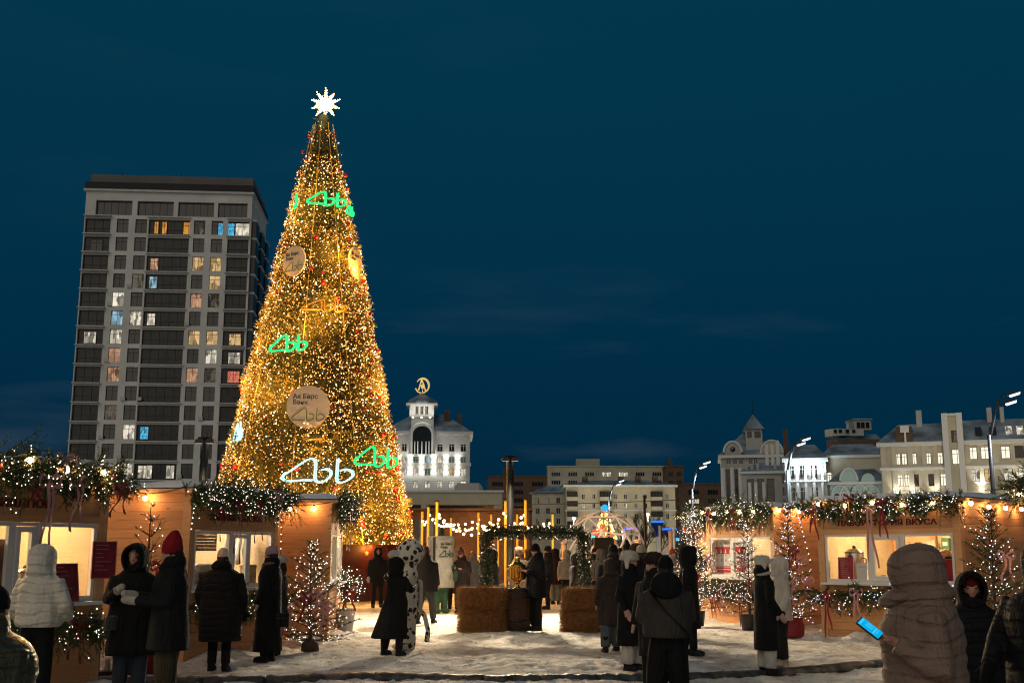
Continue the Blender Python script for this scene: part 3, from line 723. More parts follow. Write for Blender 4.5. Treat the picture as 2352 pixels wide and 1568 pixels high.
    for k in range(5): x=W*(k+.5)/5; MB().lathe([(.34,0),(.3,.4),(.28,zz(1108))],10,(x,-.9,0)).build('column',M['trim_w'],t); MB().lathe([(.26,zz(1104)),(.22,H-.4)],10,(x,-.9,0)).build('column',M['trim_w'],t)
    MB().box(-.4,W+.4,-1.5,10.4,H,H+.6).build('cornice',M['trim_w'],t); MB().box(-.2,W+.2,-1.4,-.004,zz(1107),zz(1104)).build('balcony',M['trim_w'],t)
    for k in range(5):
        x=W*(k+.0+.5)/5
        for z in (.3, zz(1103)+.1):
            f=MB().box(x-.2,x+.2,-2.2,-1.9,z,z+.2).build('floodlight',M['flood'],t); spot('flood_light',f,(x,-2.3,z+.3),520,(.72,.92,1.0),R(110),(0,.55,1),.8,.3).data.energy=1200
    rf=MB(); gable_roof(rf,W,10,H+.62,3,.5,2); rf.build('roof',M['roof_snow'],t)
    # ---- plain annex with one lit arched window
    Y3=216.0; xl=at(1894,1130,Y3).x; X=lambda px: at(px,1130,Y3).x-xl; zz=lambda y: at(1930,y,Y3).z
    t=thing('plain_annex','plain grey annex with a single lit arched window','building',(xl,Y3,0),R(-14))
    W=X(2032); H=zz(1052); ops=[(X(1901),zz(1110),X(1912)-X(1901),zz(1090)-zz(1110))]
    mb=MB(); wall_open(mb,W,H,ops,.4); shell(mb,W,10,H); mb.build('wall',M['plaster_c'],t); window(t,*ops[0],'W',M['frame_brown'],bars=(1,1),y=.3,fw=.1)
    ar=MB(); cx=ops[0][0]+ops[0][2]/2; ra=ops[0][2]/2; ar.poly([(cx+ra*math.cos(a),-.02,zz(1090)+ra*math.sin(a)) for a in np.linspace(0,math.pi,10)]); ar.build('arched_light',PANE['W'],t)
    MB().tube([(cx+ra*1.15*math.cos(a),-.05,zz(1090)+ra*1.15*math.sin(a)) for a in np.linspace(0,math.pi,12)],.14,6).build('arch_moulding',M['trim_w'],t)
    MB().box(-.3,W+.3,-.4,10.3,H,H+.5).build('cornice',M['trim_w'],t); rf=MB(); gable_roof(rf,W,10,H+.52,2.5,.4,2); rf.build('roof',M['roof_snow'],t)
    # ---- mint arcade house
    Y4=190.0; xl=at(1908,1140,Y4).x; X=lambda px: at(px,1140,Y4).x-xl; zz=lambda y: at(1960,y,Y4).z
    t=thing('mint_arcade_house','small mint green house with paired arched windows and snowy roof','building',(xl,Y4,0),R(-17))
    W=X(2035); H=zz(1113); mb=MB(); shell(mb,W,10,H); ops=[]
    cxs=[X(1929),X(1948),X(1973),X(1997)]
    for c in cxs:
        for s in (-.85,.85): ops.append((c+s*.62-.42,zz(1170),.84,zz(1138)-zz(1170)))
    wall_open(mb,W,H,ops,.4); mb.build('wall',M['mint'],t)
    for o in ops:
        w=window(t,*o,random.choice('ddk'),M['frame_brown'],bars=(1,0),y=.3,fw=.08)
        MB().poly([(o[0]+.42+.42*math.cos(a),-.012,o[1]+o[3]+.42*math.sin(a)) for a in np.linspace(0,math.pi,10)]).build('window_head',M['dark_glass'],t)
        MB().tube([(o[0]+.42+.52*math.cos(a),-.03,o[1]+o[3]+.52*math.sin(a)) for a in np.linspace(0,math.pi,10)],.1,6).build('window_arch',M['trim_w'],t)
    for c in cxs: MB().tube([(c+1.35*math.cos(a),-.06,zz(1138)+1.7*math.sin(a)) for a in np.linspace(0,math.pi,14)],.14,6).build('big_arch',M['trim_w'],t)
    MB().box(-.4,W+.4,-.5,10.4,H,H+.45).build('cornice',M['trim_w'],t)
    rf=MB(); gable_roof(rf,W,10,H+.46,2.4,.4,2); rf.build('roof',M['roof_snow'],t)
    g=MB(); cx=X(1950); g.poly([(cx-1.3,-.6,H+.46),(cx+1.3,-.6,H+.46)]+[(cx+1.3*math.cos(a),-.6,H+.6+1.9*math.sin(a)) for a in np.linspace(0,math.pi,14)]); g.box(cx-1.2,cx+1.2,-.58,2,H+.46,H+1.0); g.build('dormer_gable',M['mint'],t)
    MB().tube([(cx+1.4*math.cos(a),-.7,H+.6+2.0*math.sin(a)) for a in np.linspace(0,math.pi,14)],.18,6).build('gable_moulding',M['trim_w'],t)
    MB().box(cx-.3,cx+.3,-.3,.3,H+2.4,H+3.5).build('finial',M['mint'],t)
    for px in (1992,): 
        cx=X(px); g=MB(); g.poly([(cx-1.1,-.6,H+.46),(cx+1.1,-.6,H+.46)]+[(cx+1.1*math.cos(a),-.6,H+.5+1.3*math.sin(a)) for a in np.linspace(0,math.pi,10)]); g.build('dormer_gable',M['mint'],t)
    point('mint_light',t,(W*.4,-7,2.5),900,(.8,.95,1.0),.3)
    # ---- brown round-cornered house on the hill behind
    Y5=300.0; xl=at(1908,1000,Y5).x; X=lambda px: at(px,1000,Y5).x-xl; zz=lambda y: at(1960,y,Y5).z
    t=thing('brown_round_house','brown house with pale round corner and roof pavilion behind the annex','building',(xl,Y5,0),0)
    W=X(2040)
    rnd=MB(); n=16; cxx=X(1933); rr=X(1960)-cxx
    rnd.lathe([(rr,0),(rr,zz(1008))],24,(cxx,rr,0)); rnd.build('round_wall',M['brick_dark'],t)
    MB().lathe([(rr+.3,zz(1000)),(rr+.35,zz(986)),(rr+.3,zz(984))],24,(cxx,rr,0)).build('pale_band',M['plaster_g'],t)
    MB().box(cxx,W,.5,14,0,zz(1008)).build('wall',M['brick_dark'],t); MB().box(cxx,X(1985),.2,.498,zz(1000),zz(985)).build('pale_band',M['plaster_g'],t)
    for px in (1914,1926,1942,1958): window(t,X(px),zz(994),.9,.9,'d',y=-.4 if px<1950 else .12,bars=(0,0))
    MB().box(X(1968),X(2008),2,9,zz(985),zz(962)).build('pavilion',M['plaster_g'],t); MB().box(X(1966),X(2010),1.5,9.5,zz(962),zz(959)).build('pavilion_roof',M['roof_snow'],t)
    for px in (1974,1984,1995): window(t,X(px),zz(981),1.0,1.6,'d',y=1.9,bars=(0,0))
    rf=MB(); rf.add([(X(1950),-1,zz(1030)),(X(2045),-1,zz(1030)),(X(2045),12,zz(986)),(X(1972),12,zz(986))],[(0,1,2,3)]); rf.build('roof',M['roof_snow'],t)
    # ---- right corner house, cream, lit windows, mansard
    Y6=185.0; xl=at(2028,1150,Y6).x; X=lambda px: at(px,1100,Y6).x-xl; zz=lambda y: at(2200,y,Y6).z
    t=thing('cream_corner_house','cream four-storey corner house with glowing tall windows and snowy mansard','building',(xl,Y6,0),R(-20))
    W=X(2400)+6; H=zz(1026)
    up=[2048,2062,2076,2097,2128,2153,2168]; dn=[2050,2064,2080,2098,2130,2156,2170]
    ops=[];ks=[]
    for px in up[1:]: ops.append((X(px)-.35,zz(1068),.85,zz(1042)-zz(1068))); ks.append('W')
    for i,px in enumerate(dn[1:]): ops.append((X(px)-.35,zz(1118),.9,zz(1090)-zz(1118))); ks.append('WWsdWW'[i])
    for px in dn[1:]: ops.append((X(px)-.35,zz(1165),.9,zz(1140)-zz(1165))); ks.append('d')
    for px,k in ((2222,'W'),(2248,'W'),(2290,'W'),(2318,'k'),(2345,'d')): ops.append((X(px)-.6,zz(1060),1.35,zz(1032)-zz(1060))); ks.append(k)
    for px,k in ((2224,'w'),(2252,'y'),(2292,'w'),(2322,'W'),(2350,'w')): ops.append((X(px)-.6,zz(1110),1.35,zz(1082)-zz(1110))); ks.append(k)
    for px,k in ((2226,'d'),(2258,'d'),(2296,'w'),(2325,'d'),(2352,'d')): ops.append((X(px)-.6,zz(1162),1.35,zz(1134)-zz(1162))); ks.append(k)
    px0,px1=2186,2199
    for yb,yt in ((1071,1040),(1122,1093)): ops.append((X(px0)-2.2+.9,zz(yb),1.5,zz(yt)-zz(yb))); ks.append('W')
    ops=[(o[0],o[1],o[2],o[3]) for o in ops]
    mb=MB(); wall_open(mb,W,H,ops,.35); shell(mb,W,16,H); mb.build('wall',M['plaster_c'],t)
    for o,k in zip(ops,ks): window(t,*o,k,M['frame_brown'],bars=(1,1),y=.25,fw=.09)
    MB().box(-.5,W+.5,-.6,16.5,H,H+.6).build('cornice',M['trim_w'],t)
    for y in (1078,): MB().box(-.2,W+.2,-.3,-.003,zz(y)-.2,zz(y)+.25).build('string_course',M['trim_w'],t)
    for px in (2032,2055,2090,2120,2144,2212,2270): MB().box(X(px)-.4,X(px)+.4,-.22,-.004,0,H).build('pilaster',M['plaster_c'],t)
    # corner tower rising through the roof
    tx0=X(2166); tx1=X(2201); tz=zz(962)
    tw=MB(); ops2=[(tx0+1.0,zz(1022),1.4,zz(995)-zz(1022))]; wall_open(tw,tx1-tx0,tz,ops2+[(tx0+.9,zz(1071),1.6,2.4)],.35,tx0,0); tw.box(tx0,tx1,.36,5,0,tz)
    two=MB(); two.v=[(v[0],v[1]-1.0,v[2]) for v in tw.v]; two.f=tw.f; tower_o=two.build('corner_bay',M['plaster_c'],t)
    for o,k in ((ops2[0],'s'),((tx0+.9,zz(1071),1.6,2.4),'W')): window(t,*o,k,M['frame_brown'],bars=(1,1),y=-.8,fw=.09)
    for x in (tx0-.3,tx1-.6): MB().box(x,x+.9,-1.3,-1.004,0,tz+.4).build('pilaster',M['trim_w'],t)
    MB().box(tx0-.2,tx1+.2,-1.25,4,tz,tz+.35).build('parapet',M['trim_w'],t)
    rf=MB()
    zr=zz(968); rf.add([(-.5,-.4,H+.61),(tx0,-.4,H+.61),(tx0,6,zr),(3,6,zr),(3,12,zr),(tx0,12,zr)],[(0,1,2,3),(3,2,5,4)])
    rf.add([(tx1,-.4,H+.61),(W+.5,-.4,H+.61),(W+.5,6,zr+.3),(tx1,6,zr+.3),(W+.5,14,zr+.5),(tx1,14,zr+.5)],[(0,1,2,3),(3,2,4,5)])
    r=rf.build('roof',M['roof_snow'],t)
    for px,w in ((2108,12),(2262,10),(2290,8)): x=X(px); MB().box(x,x+w*.075,5,7,zr-1,zr+2.2).build('chimney',M['plaster_g'],r)
    for px,y,k in ((2232,1000,'k'),(2262,1000,'k'),(2295,1000,'w'),(2318,998,'w')):
        x=X(px); z=H+1.4; MB().add([(x,.55,z),(x+1.0,.55,z),(x+1.0,1.95,z+1.5),(x,1.95,z+1.5)],[(0,1,2,3)]).build('skylight',PANE[k],r)
    dx0=X(2062); dx1=X(2098)
    d=MB(); d.box(dx0,dx1,-.3,5,H+.61,H+3.2); d.build('dormer',M['brick_dark'],r)
    MB().box(dx0+.7,dx1-.5,-.7,-.31,H+2.2,H+3.3).build('dormer_head',M['trim_w'],r); MB().box((dx0+dx1)/2,(dx0+dx1)/2+.3,-.6,-.31,H+.6,H+2.2).build('dormer_post',M['trim_w'],r)
    for px in (2058,2089,2140): 
        x=X(px); f=MB().lathe([(.3,0),(.15,.5)],8,(x,-.6,zz(1140))).build('wall_lamp',M['flood_w'],t); spot('wall_lamp_light',f,(x,-.9,zz(1138)),700,(1,.95,.82),R(90),(0,.35,1),.8,.2)
    for px in (2236,2310): 
        x=X(px); f=MB().box(x-.3,x+.3,-.7,-.4,zz(1128),zz(1126)).build('wall_lamp',M['flood_w'],t)
        spot('wall_lamp_light',f,(x,-.9,zz(1124)),700,(1,.95,.78),R(100),(0,.35,1),.8,.2); spot('wall_lamp_light',f,(x,-.9,zz(1130)),700,(1,.95,.78),R(100),(0,.35,-1),.8,.2)
right_row()

# distant wooded rise closing the horizon
def far_rise():
    xs=np.linspace(-900,900,160); v=[];f=[]
    for i,x in enumerate(xs):
        h=10+10*vnoise(x*.02+5,0.3,5)+6*vnoise(x*.15,1.1,6)
        v+= [(x,900,-1),(x,900,float(h)),(x,960,float(h*.9))]
    for i in range(len(xs)-1):
        a=i*3; f+= [(a,a+3,a+4,a+1),(a+1,a+4,a+5,a+2)]
    o=MB().add(v,f).build('hills',pm('far_wood',(.03,.03,.032),.9)); o['kind']='structure'
far_rise()

# street lamps: curved double-headed poles
def street_lamp(label, base, heads_px, Y, lean=1.0, energy=2500):
    """base: pixel of the pole foot line; heads_px: pixels of the two lamp heads"""
    b=at(*base,Y); t=thing('street_lamp',label,'street lamp',(b.x,Y,0),0,'double street lamps')
    p=[]
    top=at(*heads_px[-1],Y); k=max(abs(top.x-b.x),1.2)
    zt=top.z
    MB().tube([(0,0,0),(0,0,2.5),(0,0,zt-2.2)],[.16,.13,.09],10).build('pole',M['grey_steel'],t,True)
    for i,h in enumerate(heads_px):
        q=at(*h,Y+(1.5 if i else 0)); dx=q.x-b.x; dz=q.z; dy=q.y-Y
        s=1 if dx>0 else -1; hl=.62
        pts=[(0,0,zt-2.6)]+[(dx*f*.75,dy*f,zt-2.6+(dz-zt+2.5)*math.sin(min(1,f*1.25)*math.pi/2)) for f in np.linspace(.1,1,8)]
        MB().tube(pts,[.07]*4+[.045]*5,8).build('arm',M['grey_steel'],t,True)
        hd=MB(); hx=pts[-1]; hd.add([(hx[0]-.1,hx[1]-.14,hx[2]),(hx[0]+s*hl,hx[1]-.18,hx[2]+.22),(hx[0]+s*hl,hx[1]+.18,hx[2]+.22),(hx[0]-.1,hx[1]+.14,hx[2]),
                (hx[0]-.1,hx[1]-.14,hx[2]+.14),(hx[0]+s*hl,hx[1]-.14,hx[2]+.32),(hx[0]+s*hl,hx[1]+.14,hx[2]+.32),(hx[0]-.1,hx[1]+.14,hx[2]+.14)],[(3,2,1,0),(4,5,6,7),(0,1,5,4),(1,2,6,5),(2,3,7,6),(3,0,4,7)])
        ho=hd.build('lamp_head',M['grey_steel'],t)
        MB().tube([(hx[0]+s*.02,hx[1],hx[2]+.02),(hx[0]+s*.08,hx[1],hx[2]+.03),(hx[0]+s*(hl-.05),hx[1],hx[2]+.19),(hx[0]+s*(hl+.01),hx[1],hx[2]+.20)],[.05,.11,.11,.05],10).build('lens',M['lamp_cold'],ho,True)
        spot('lamp_light',ho,(hx[0]+s*.6,hx[1],hx[2]-.25),energy*1.6,(.82,.93,1.0),R(150),(0,0,-1),.6,.2)
    return t
street_lamp('street lamp with two cold heads in front of the cream corner house',(2283,1150),[(2322,924),(2343,905)],60,energy=900)
street_lamp('street lamp with two cold heads in front of the grey street wing',(1810,1150),[(1838,1019),(1858,1008)],80,energy=1200)
street_lamp('street lamp standing alone in the sky left of the gabled house',(1591,1180),[(1612,1072),(1626,1062)],95,energy=1200)
street_lamp('street lamp in front of the cream apartment block roof',(1398,1180),[(1420,1112),(1430,1104)],130,energy=1500)
# ---------------------------------------------------------------- foliage helpers
def unit(a): return a/np.maximum(np.linalg.norm(a,axis=-1,keepdims=True),1e-9)
def sprigs(P, D, L, nn=16, nl=.05, w=.006, seed=0, angle=50, stem=.004):
    """needled twigs: returns vertices and triangles"""
    g = np.random.default_rng(seed); N=len(P); P=np.asarray(P,float); D=unit(np.asarray(D,float)); L=np.broadcast_to(np.asarray(L,float),(N,))
    up=np.where(np.abs(D[:,2:3])<.9, np.array([[0,0,1.0]]), np.array([[1.0,0,0]]))
    A=unit(np.cross(D,up)); B=np.cross(D,A)
    t=(np.arange(nn)[None,:]+g.random((N,nn)))/nn*.92+.06
    phi=g.random((N,nn))*2*np.pi; a=np.radians(angle+g.normal(0,9,(N,nn)))*(1.05-.45*t)
    base=P[:,None,:]+D[:,None,:]*(t*L[:,None])[...,None]
    perp=A[:,None,:]*np.cos(phi)[...,None]+B[:,None,:]*np.sin(phi)[...,None]
    nd=D[:,None,:]*np.cos(a)[...,None]+perp*np.sin(a)[...,None]
    ln=nl*(1.1-.5*t)*(.8+.4*g.random((N,nn)))
    side=unit(np.cross(nd,g.normal(size=(N,nn,3))))*w*.5
    V=np.stack([base-side,base+side,base+nd*ln[...,None]],2).reshape(-1,3)
    F=np.arange(len(V)).reshape(-1,3)
    s0=P-A*stem; s1=P+A*stem; s2=P+D*L[:,None]; s3=P-B*stem; s4=P+B*stem
    SV=np.stack([s0,s1,s2,s3,s4,s2],1).reshape(-1,3); SF=np.arange(len(SV)).reshape(-1,3)+len(V)
    return np.concatenate([V,SV]), np.concatenate([F,SF])
def octas(P, r):
    P=np.asarray(P,float); N=len(P); r=np.broadcast_to(np.asarray(r,float),(N,))
    o=np.array([[1,0,0],[-1,0,0],[0,1,0],[0,-1,0],[0,0,1],[0,0,-1]],float)
    f=np.array([[0,2,4],[2,1,4],[1,3,4],[3,0,4],[2,0,5],[1,2,5],[3,1,5],[0,3,5]])
    V=(P[:,None,:]+o[None]*r[:,None,None]).reshape(-1,3); F=(f[None]+6*np.arange(N)[:,None,None]).reshape(-1,3)
    return V,F
def ico(r=1.0, sub=1):
    b=bmesh.new(); bmesh.ops.create_icosphere(b,subdivisions=sub,radius=r); me=bpy.data.meshes.new('bulb'); b.to_mesh(me); b.free()
    me.polygons.foreach_set('use_smooth',[True]*len(me.polygons)); return me
def stuff(o): o['kind']='stuff'; return o
def text_mesh(name, s, size, mat, parent, loc, rot=(math.pi/2,0,0), ext=.004, align='CENTER', sx=1.0, bold=0.0):
    c=bpy.data.curves.new(name,'FONT'); c.body=s; c.size=size; c.extrude=ext; c.align_x=align; c.align_y='CENTER'; c.offset=bold; c.resolution_u=3
    o=bpy.data.objects.new(name,c); COL.objects.link(o)
    dg=bpy.context.evaluated_depsgraph_get(); dg.update(); me=bpy.data.meshes.new_from_object(o.evaluated_get(dg)); 
    bpy.data.objects.remove(o); bpy.data.curves.remove(c)
    me.name=name; me.materials.clear(); n=obj(name,me,mat,parent,loc); n.rotation_euler=rot; n.scale=(sx,1,1); return n

# ---------------------------------------------------------------- the great lit tree
TY=40.0; TOP=at(748,246,TY); TX0=TOP.x-.06; TZ1=at(748,276,TY).z
def tree_r(z):
    f=np.clip((TZ1-np.asarray(z,float))/(TZ1-1.2),0,1)
    return .27+3.34*f**1.05
def on_tree(px,py,out=.1):
    Y=TY-1.5
    for _ in range(8):
        p=at(px,py,Y); r=float(tree_r(p.z))+out; s=max(-.985,min(.985,(p.x-TX0)/r)); ph=math.asin(s); Y=TY-r*math.cos(ph)
    return Vector((TX0+r*math.sin(ph), TY-r*math.cos(ph), p.z)), ph

def big_tree():
    t=thing('christmas_tree','towering conical christmas tree covered in golden fairy lights','christmas tree',(TX0,TY,0))
    g=np.random.default_rng(5)
    core=MB(); zs=np.linspace(.9,TZ1+.15,24); core.lathe([(max(float(tree_r(z))*.86-.04,.05),z) for z in zs],36); core.lathe([(1.0,0),(1.0,.95)],20)
    core.build('core',pm('tree_core',(.035,.040,.012),.9,var=.4,vscale=4),t)
    N=11000; f=g.random(N)**.52; z=TZ1-(TZ1-1.0)*f; r=tree_r(z); th=g.random(N)*2*np.pi
    # uneven outline: tufts and hollows
    lump=vnoise(th*3.2+20,z*1.3,21)*.16-.08
    tier=.035*np.sin(z*2*np.pi/2.35)
    rr=r+lump*np.minimum(1,r)+tier*np.minimum(1,r)-.12
    P=np.stack([rr*np.cos(th),rr*np.sin(th),z],1)
    D=np.stack([np.cos(th),np.sin(th),g.normal(.05,.35,N)],1)+g.normal(0,.32,(N,3))
    V,F=sprigs(P,D,g.uniform(.26,.46,N)*np.minimum(1,.45+r*.5),16,.13,.022,6,55,.012)
    stuff(obj('foliage',npmesh('foliage',V,F),M['needle_gold'],t))
    # fairy lights, sparser in the dark collar under the top
    N=21000; f=g.random(N)**.55; z=TZ1-.1-(TZ1-1.3)*f; th=g.random(N)*2*np.pi
    zc0=at(748,366,TY).z; zc1=at(748,338,TY).z
    keep=~((z>zc0)&(z<zc1)&(g.random(N)<.86)); keep&=~((z>at(748,338,TY).z)&(g.random(N)<.25)); keep&=~((z>at(748,296,TY).z)&(g.random(N)<.5))
    dens=vnoise(th*4+3,z*1.6,33); keep&=(dens>.24)|(g.random(N)<.45)
    z=z[keep]; th=th[keep]; r=tree_r(z)+vnoise(th*3.2+20,z*1.3,21)*.16-.08+.035*np.sin(z*2*np.pi/2.35)
    rr=r+g.uniform(-.06,.28,len(z))*np.minimum(1,r)
    P=np.stack([rr*np.cos(th),rr*np.sin(th),z],1); n=len(P); c=int(n*.80)
    V,F=octas(P[:c],g.uniform(.011,.0235,c)); stuff(obj('fairy_lights',npmesh('fairy_lights',V,F),M['bulb_tree'],t))
    V,F=octas(P[c:],g.uniform(.014,.026,n-c)); stuff(obj('pale_fairy_lights',npmesh('pale_fairy_lights',V,F),M['bulb_tree_w'],t))
    for k in range(150):
        zz=1.6+(at(748,385,TY).z-2.2)*(1-random.random()**.70); a=random.uniform(0,2*math.pi); q=float(tree_r(zz))+.42
        point('fairy_glow',t,(q*math.cos(a),q*math.sin(a),zz),80.0,(1.0,.43,.065),.25)
    # light ropes from the top
    rope=pm('rope_light',(.5,.35,.06),.4,emit=(1,.5,.06),es=.12)
    for k in range(9):
        a=R(-100+k*40+8); pts=[]
        for zz in np.linspace(1.6,TZ1-.2,24): q=float(tree_r(zz))*1.03+.06; pts.append((q*math.cos(a),q*math.sin(a),zz))
        MB().tube(pts,.012,4).build('light_rope',rope,t)
    bm=ico(.095,2); bs=ico(.075,2)
    for i in range(95):
        ff=random.random()**.6; zz=TZ1-.2-(TZ1-2.0)*ff; a=random.uniform(-math.pi,0) if i<70 else random.uniform(0,math.pi)
        if i%3==0: a=random.uniform(-.9,.05)
        q=float(tree_r(zz))+.22
        obj('bauble',bm if i%2 else bs,M['gold_ball'] if i%7==3 else M['red_ball'],t,(q*math.cos(a),q*math.sin(a),zz))
    return t
big_tree()

def star():
    c=at(748,240,TY); t=thing('tree_star','dazzling white spiked star on top of the tall christmas tree','star',(c.x,c.y,c.z))
    body=MB(); n=10; pts=[]
    lens=[.62,.50,.55,.52,.54,.40,.54,.50,.54,.56]
    for i in range(n):
        a=math.pi/2-2*math.pi*i/n; L=lens[i]
        pts.append((L*math.cos(a),L*math.sin(a))); a2=a-math.pi/n; pts.append((.235*math.cos(a2),.235*math.sin(a2)))
    body.add([(x,0,z) for x,z in pts]+[(0,-.16,0),(0,.16,0)],[( (i+1)%20,i,20) for i in range(20)]+[(i,(i+1)%20,21) for i in range(20)])
    body.build('star_body',em('star_glow',(1.0,.78,.55),3.5),t)
    b=[]
    for i in range(20):
        a=np.array(pts[i]); c2=np.array(pts[(i+1)%20])
        for f in np.linspace(0,1,5)[:-1]: p=a+(c2-a)*f; b.append((p[0]*1.03+random.uniform(-.015,.015),-.03,p[1]*1.03+random.uniform(-.015,.015)))
    V,F=octas(np.array(b),.028); stuff(obj('star_lights',npmesh('star_lights',V,F),em('star_bulb',(1.0,.56,.20),9),t))
    MB().tube([(0,0,-.9),(0,0,-.2)],.04,8).build('stem',M['black_steel'],t)
    # spiky collar of fir under the star
    point('star_light',t,(0,-.9,0),120,(1,.78,.5),.4)
star()

STROKES=[[(.04,.40),(.0,.24),(.02,.10),(.12,.06),(.28,.10),(.42,.10)],
         [(.02,.30),(.12,.50),(.24,.74),(.36,.95),(.43,.95),(.46,.80),(.46,.18),(.51,.03),(.58,.06),(.67,.26),(.68,.46),(.61,.56),(.55,.52)],
         [(.775,1.0),(.77,.5),(.77,.12),(.82,.02),(.92,.12),(1.0,.32),(.97,.50),(.88,.56),(.82,.50)]]
def smooth_path(pts,n=6):
    out=[]; P=[np.array(p,float) for p in pts]
    for i in range(len(P)-1):
        p0=P[max(i-1,0)];p1=P[i];p2=P[i+1];p3=P[min(i+2,len(P)-1)]
        for k in range(n):
            s=k/n; out.append(.5*((2*p1)+(-p0+p2)*s+(2*p0-5*p1+4*p2-p3)*s*s+(-p0+3*p1-3*p2+p3)*s**3))
    out.append(P[-1]); return out
def logo_tubes(w,h,r,double=0.0):
    mb=MB()
    for st in STROKES:
        q=smooth_path(st)
        if double:
            for s in (-1,1): mb.tube([((p[0]-.5)*w+s*double,-.02,(p[1]-.5)*h+s*double*.35) for p in q],r,6)
        else: mb.tube([((p[0]-.5)*w,-.02,(p[1]-.5)*h) for p in q],r,6)
    return mb
NEON={'g':em('neon_green',(.02,.80,.20),1.7),'w':em('neon_white',(.45,.95,.90),1.9),'u':pm('unlit_neon',(.30,.21,.03),.4,emit=(1,.6,.05),es=.02),'o':pm('unlit_neon_amber',(.32,.15,.02),.4,emit=(1,.45,.03),es=.05)}  # unlit tubes: faint glow put into the material
def neon(px,py,wpx,hpx,kind,label,ph=None,out=.30):
    p,a=on_tree(px,py,out); a=a if ph is None else ph
    k=TY/FPX; w=wpx*k/max(math.cos(a),.25); h=hpx*k
    t=thing('neon_sign',label,'neon sign',tuple(p),-a*-1 if False else a,'neon script signs on the tree')
    t.rotation_euler=(0,0,a)
    logo_tubes(w,h,.026 if kind in 'gw' else .016, .030 if kind in 'gw' else .045).build('tube',NEON[kind],t,True)
    if kind in 'gw': point('neon_glow',t,(0,-.35,0),14 if kind=='g' else 22,(.05,1,.35) if kind=='g' else (.6,.95,1),.3)
    f=MB(); f.tube([(-w/2,.06,-h*.3),(w/2,.06,-h*.3)],.012,5); f.tube([(-w/2,.06,h*.2),(w/2,.06,h*.2)],.012,5); f.build('bracket',M['black_steel'],t)
neon(751,457,84,34,'g','glowing green neon script sign high on the tree')
neon(663,788,84,38,'g','glowing green neon script sign on the left of the tree')
neon(731,1080,142,52,'w','large white neon script sign low on the tree front')
neon(864,1049,80,44,'g','glowing green neon script sign low on the right of the tree')
neon(548,992,40,40,'w','white neon script sign seen side-on at the left edge of the tree',R(-66))
neon(752,993,92,36,'u','unlit yellow neon script sign below the lower round plate')
neon(746,702,92,26,'o','dull amber neon script sign in the middle of the tree')
neon(803,484,12,24,'g','green neon sign seen edge-on high at the right edge of the tree',R(70))
neon(681,462,14,30,'g','green neon sign seen edge-on high at the left edge of the tree',R(-70))

def plate(px,py,rpx,label,ph=None):
    p,a=on_tree(px,py,.34); a=a if ph is None else ph
    r=rpx*TY/FPX; t=thing('round_plate',label,'sign',tuple(p),a,'round bank plates on the tree')
    mb=MB(); n=40
    mb.rings([[(r*math.cos(2*math.pi*i/n),y,r*math.sin(2*math.pi*i/n)) for i in range(n)] for y in (.03,-.03)])
    mb.build('disc',pm('plate_white',(.70,.58,.42),.5,var=.05,vscale=2),t)
    ink=pm('plate_ink',(.03,.028,.025),.6)
    text_mesh('lettering','Ак Барс',r*.30,ink,t,(-r*.72,-.034,r*.47),align='LEFT',bold=.002); text_mesh('lettering','Банк',r*.30,ink,t,(-r*.72,-.034,r*.20),align='LEFT')
    l=logo_tubes(r*1.5,r*.62,.016*r/.7); l.v=[(x,y-.02,z-r*.38) for x,y,z in l.v]; l.build('logo',pm('plate_logo',(.16,.22,.03),.5),t)
plate(708,934,46,'white round plate lettered for a bank, low on the tree front')
plate(676,600,35,'white round plate lettered for a bank, higher on the left of the tree',R(-34))
plate(816,604,36,'white round plate seen edge-on at the right edge of the tree',R(74))
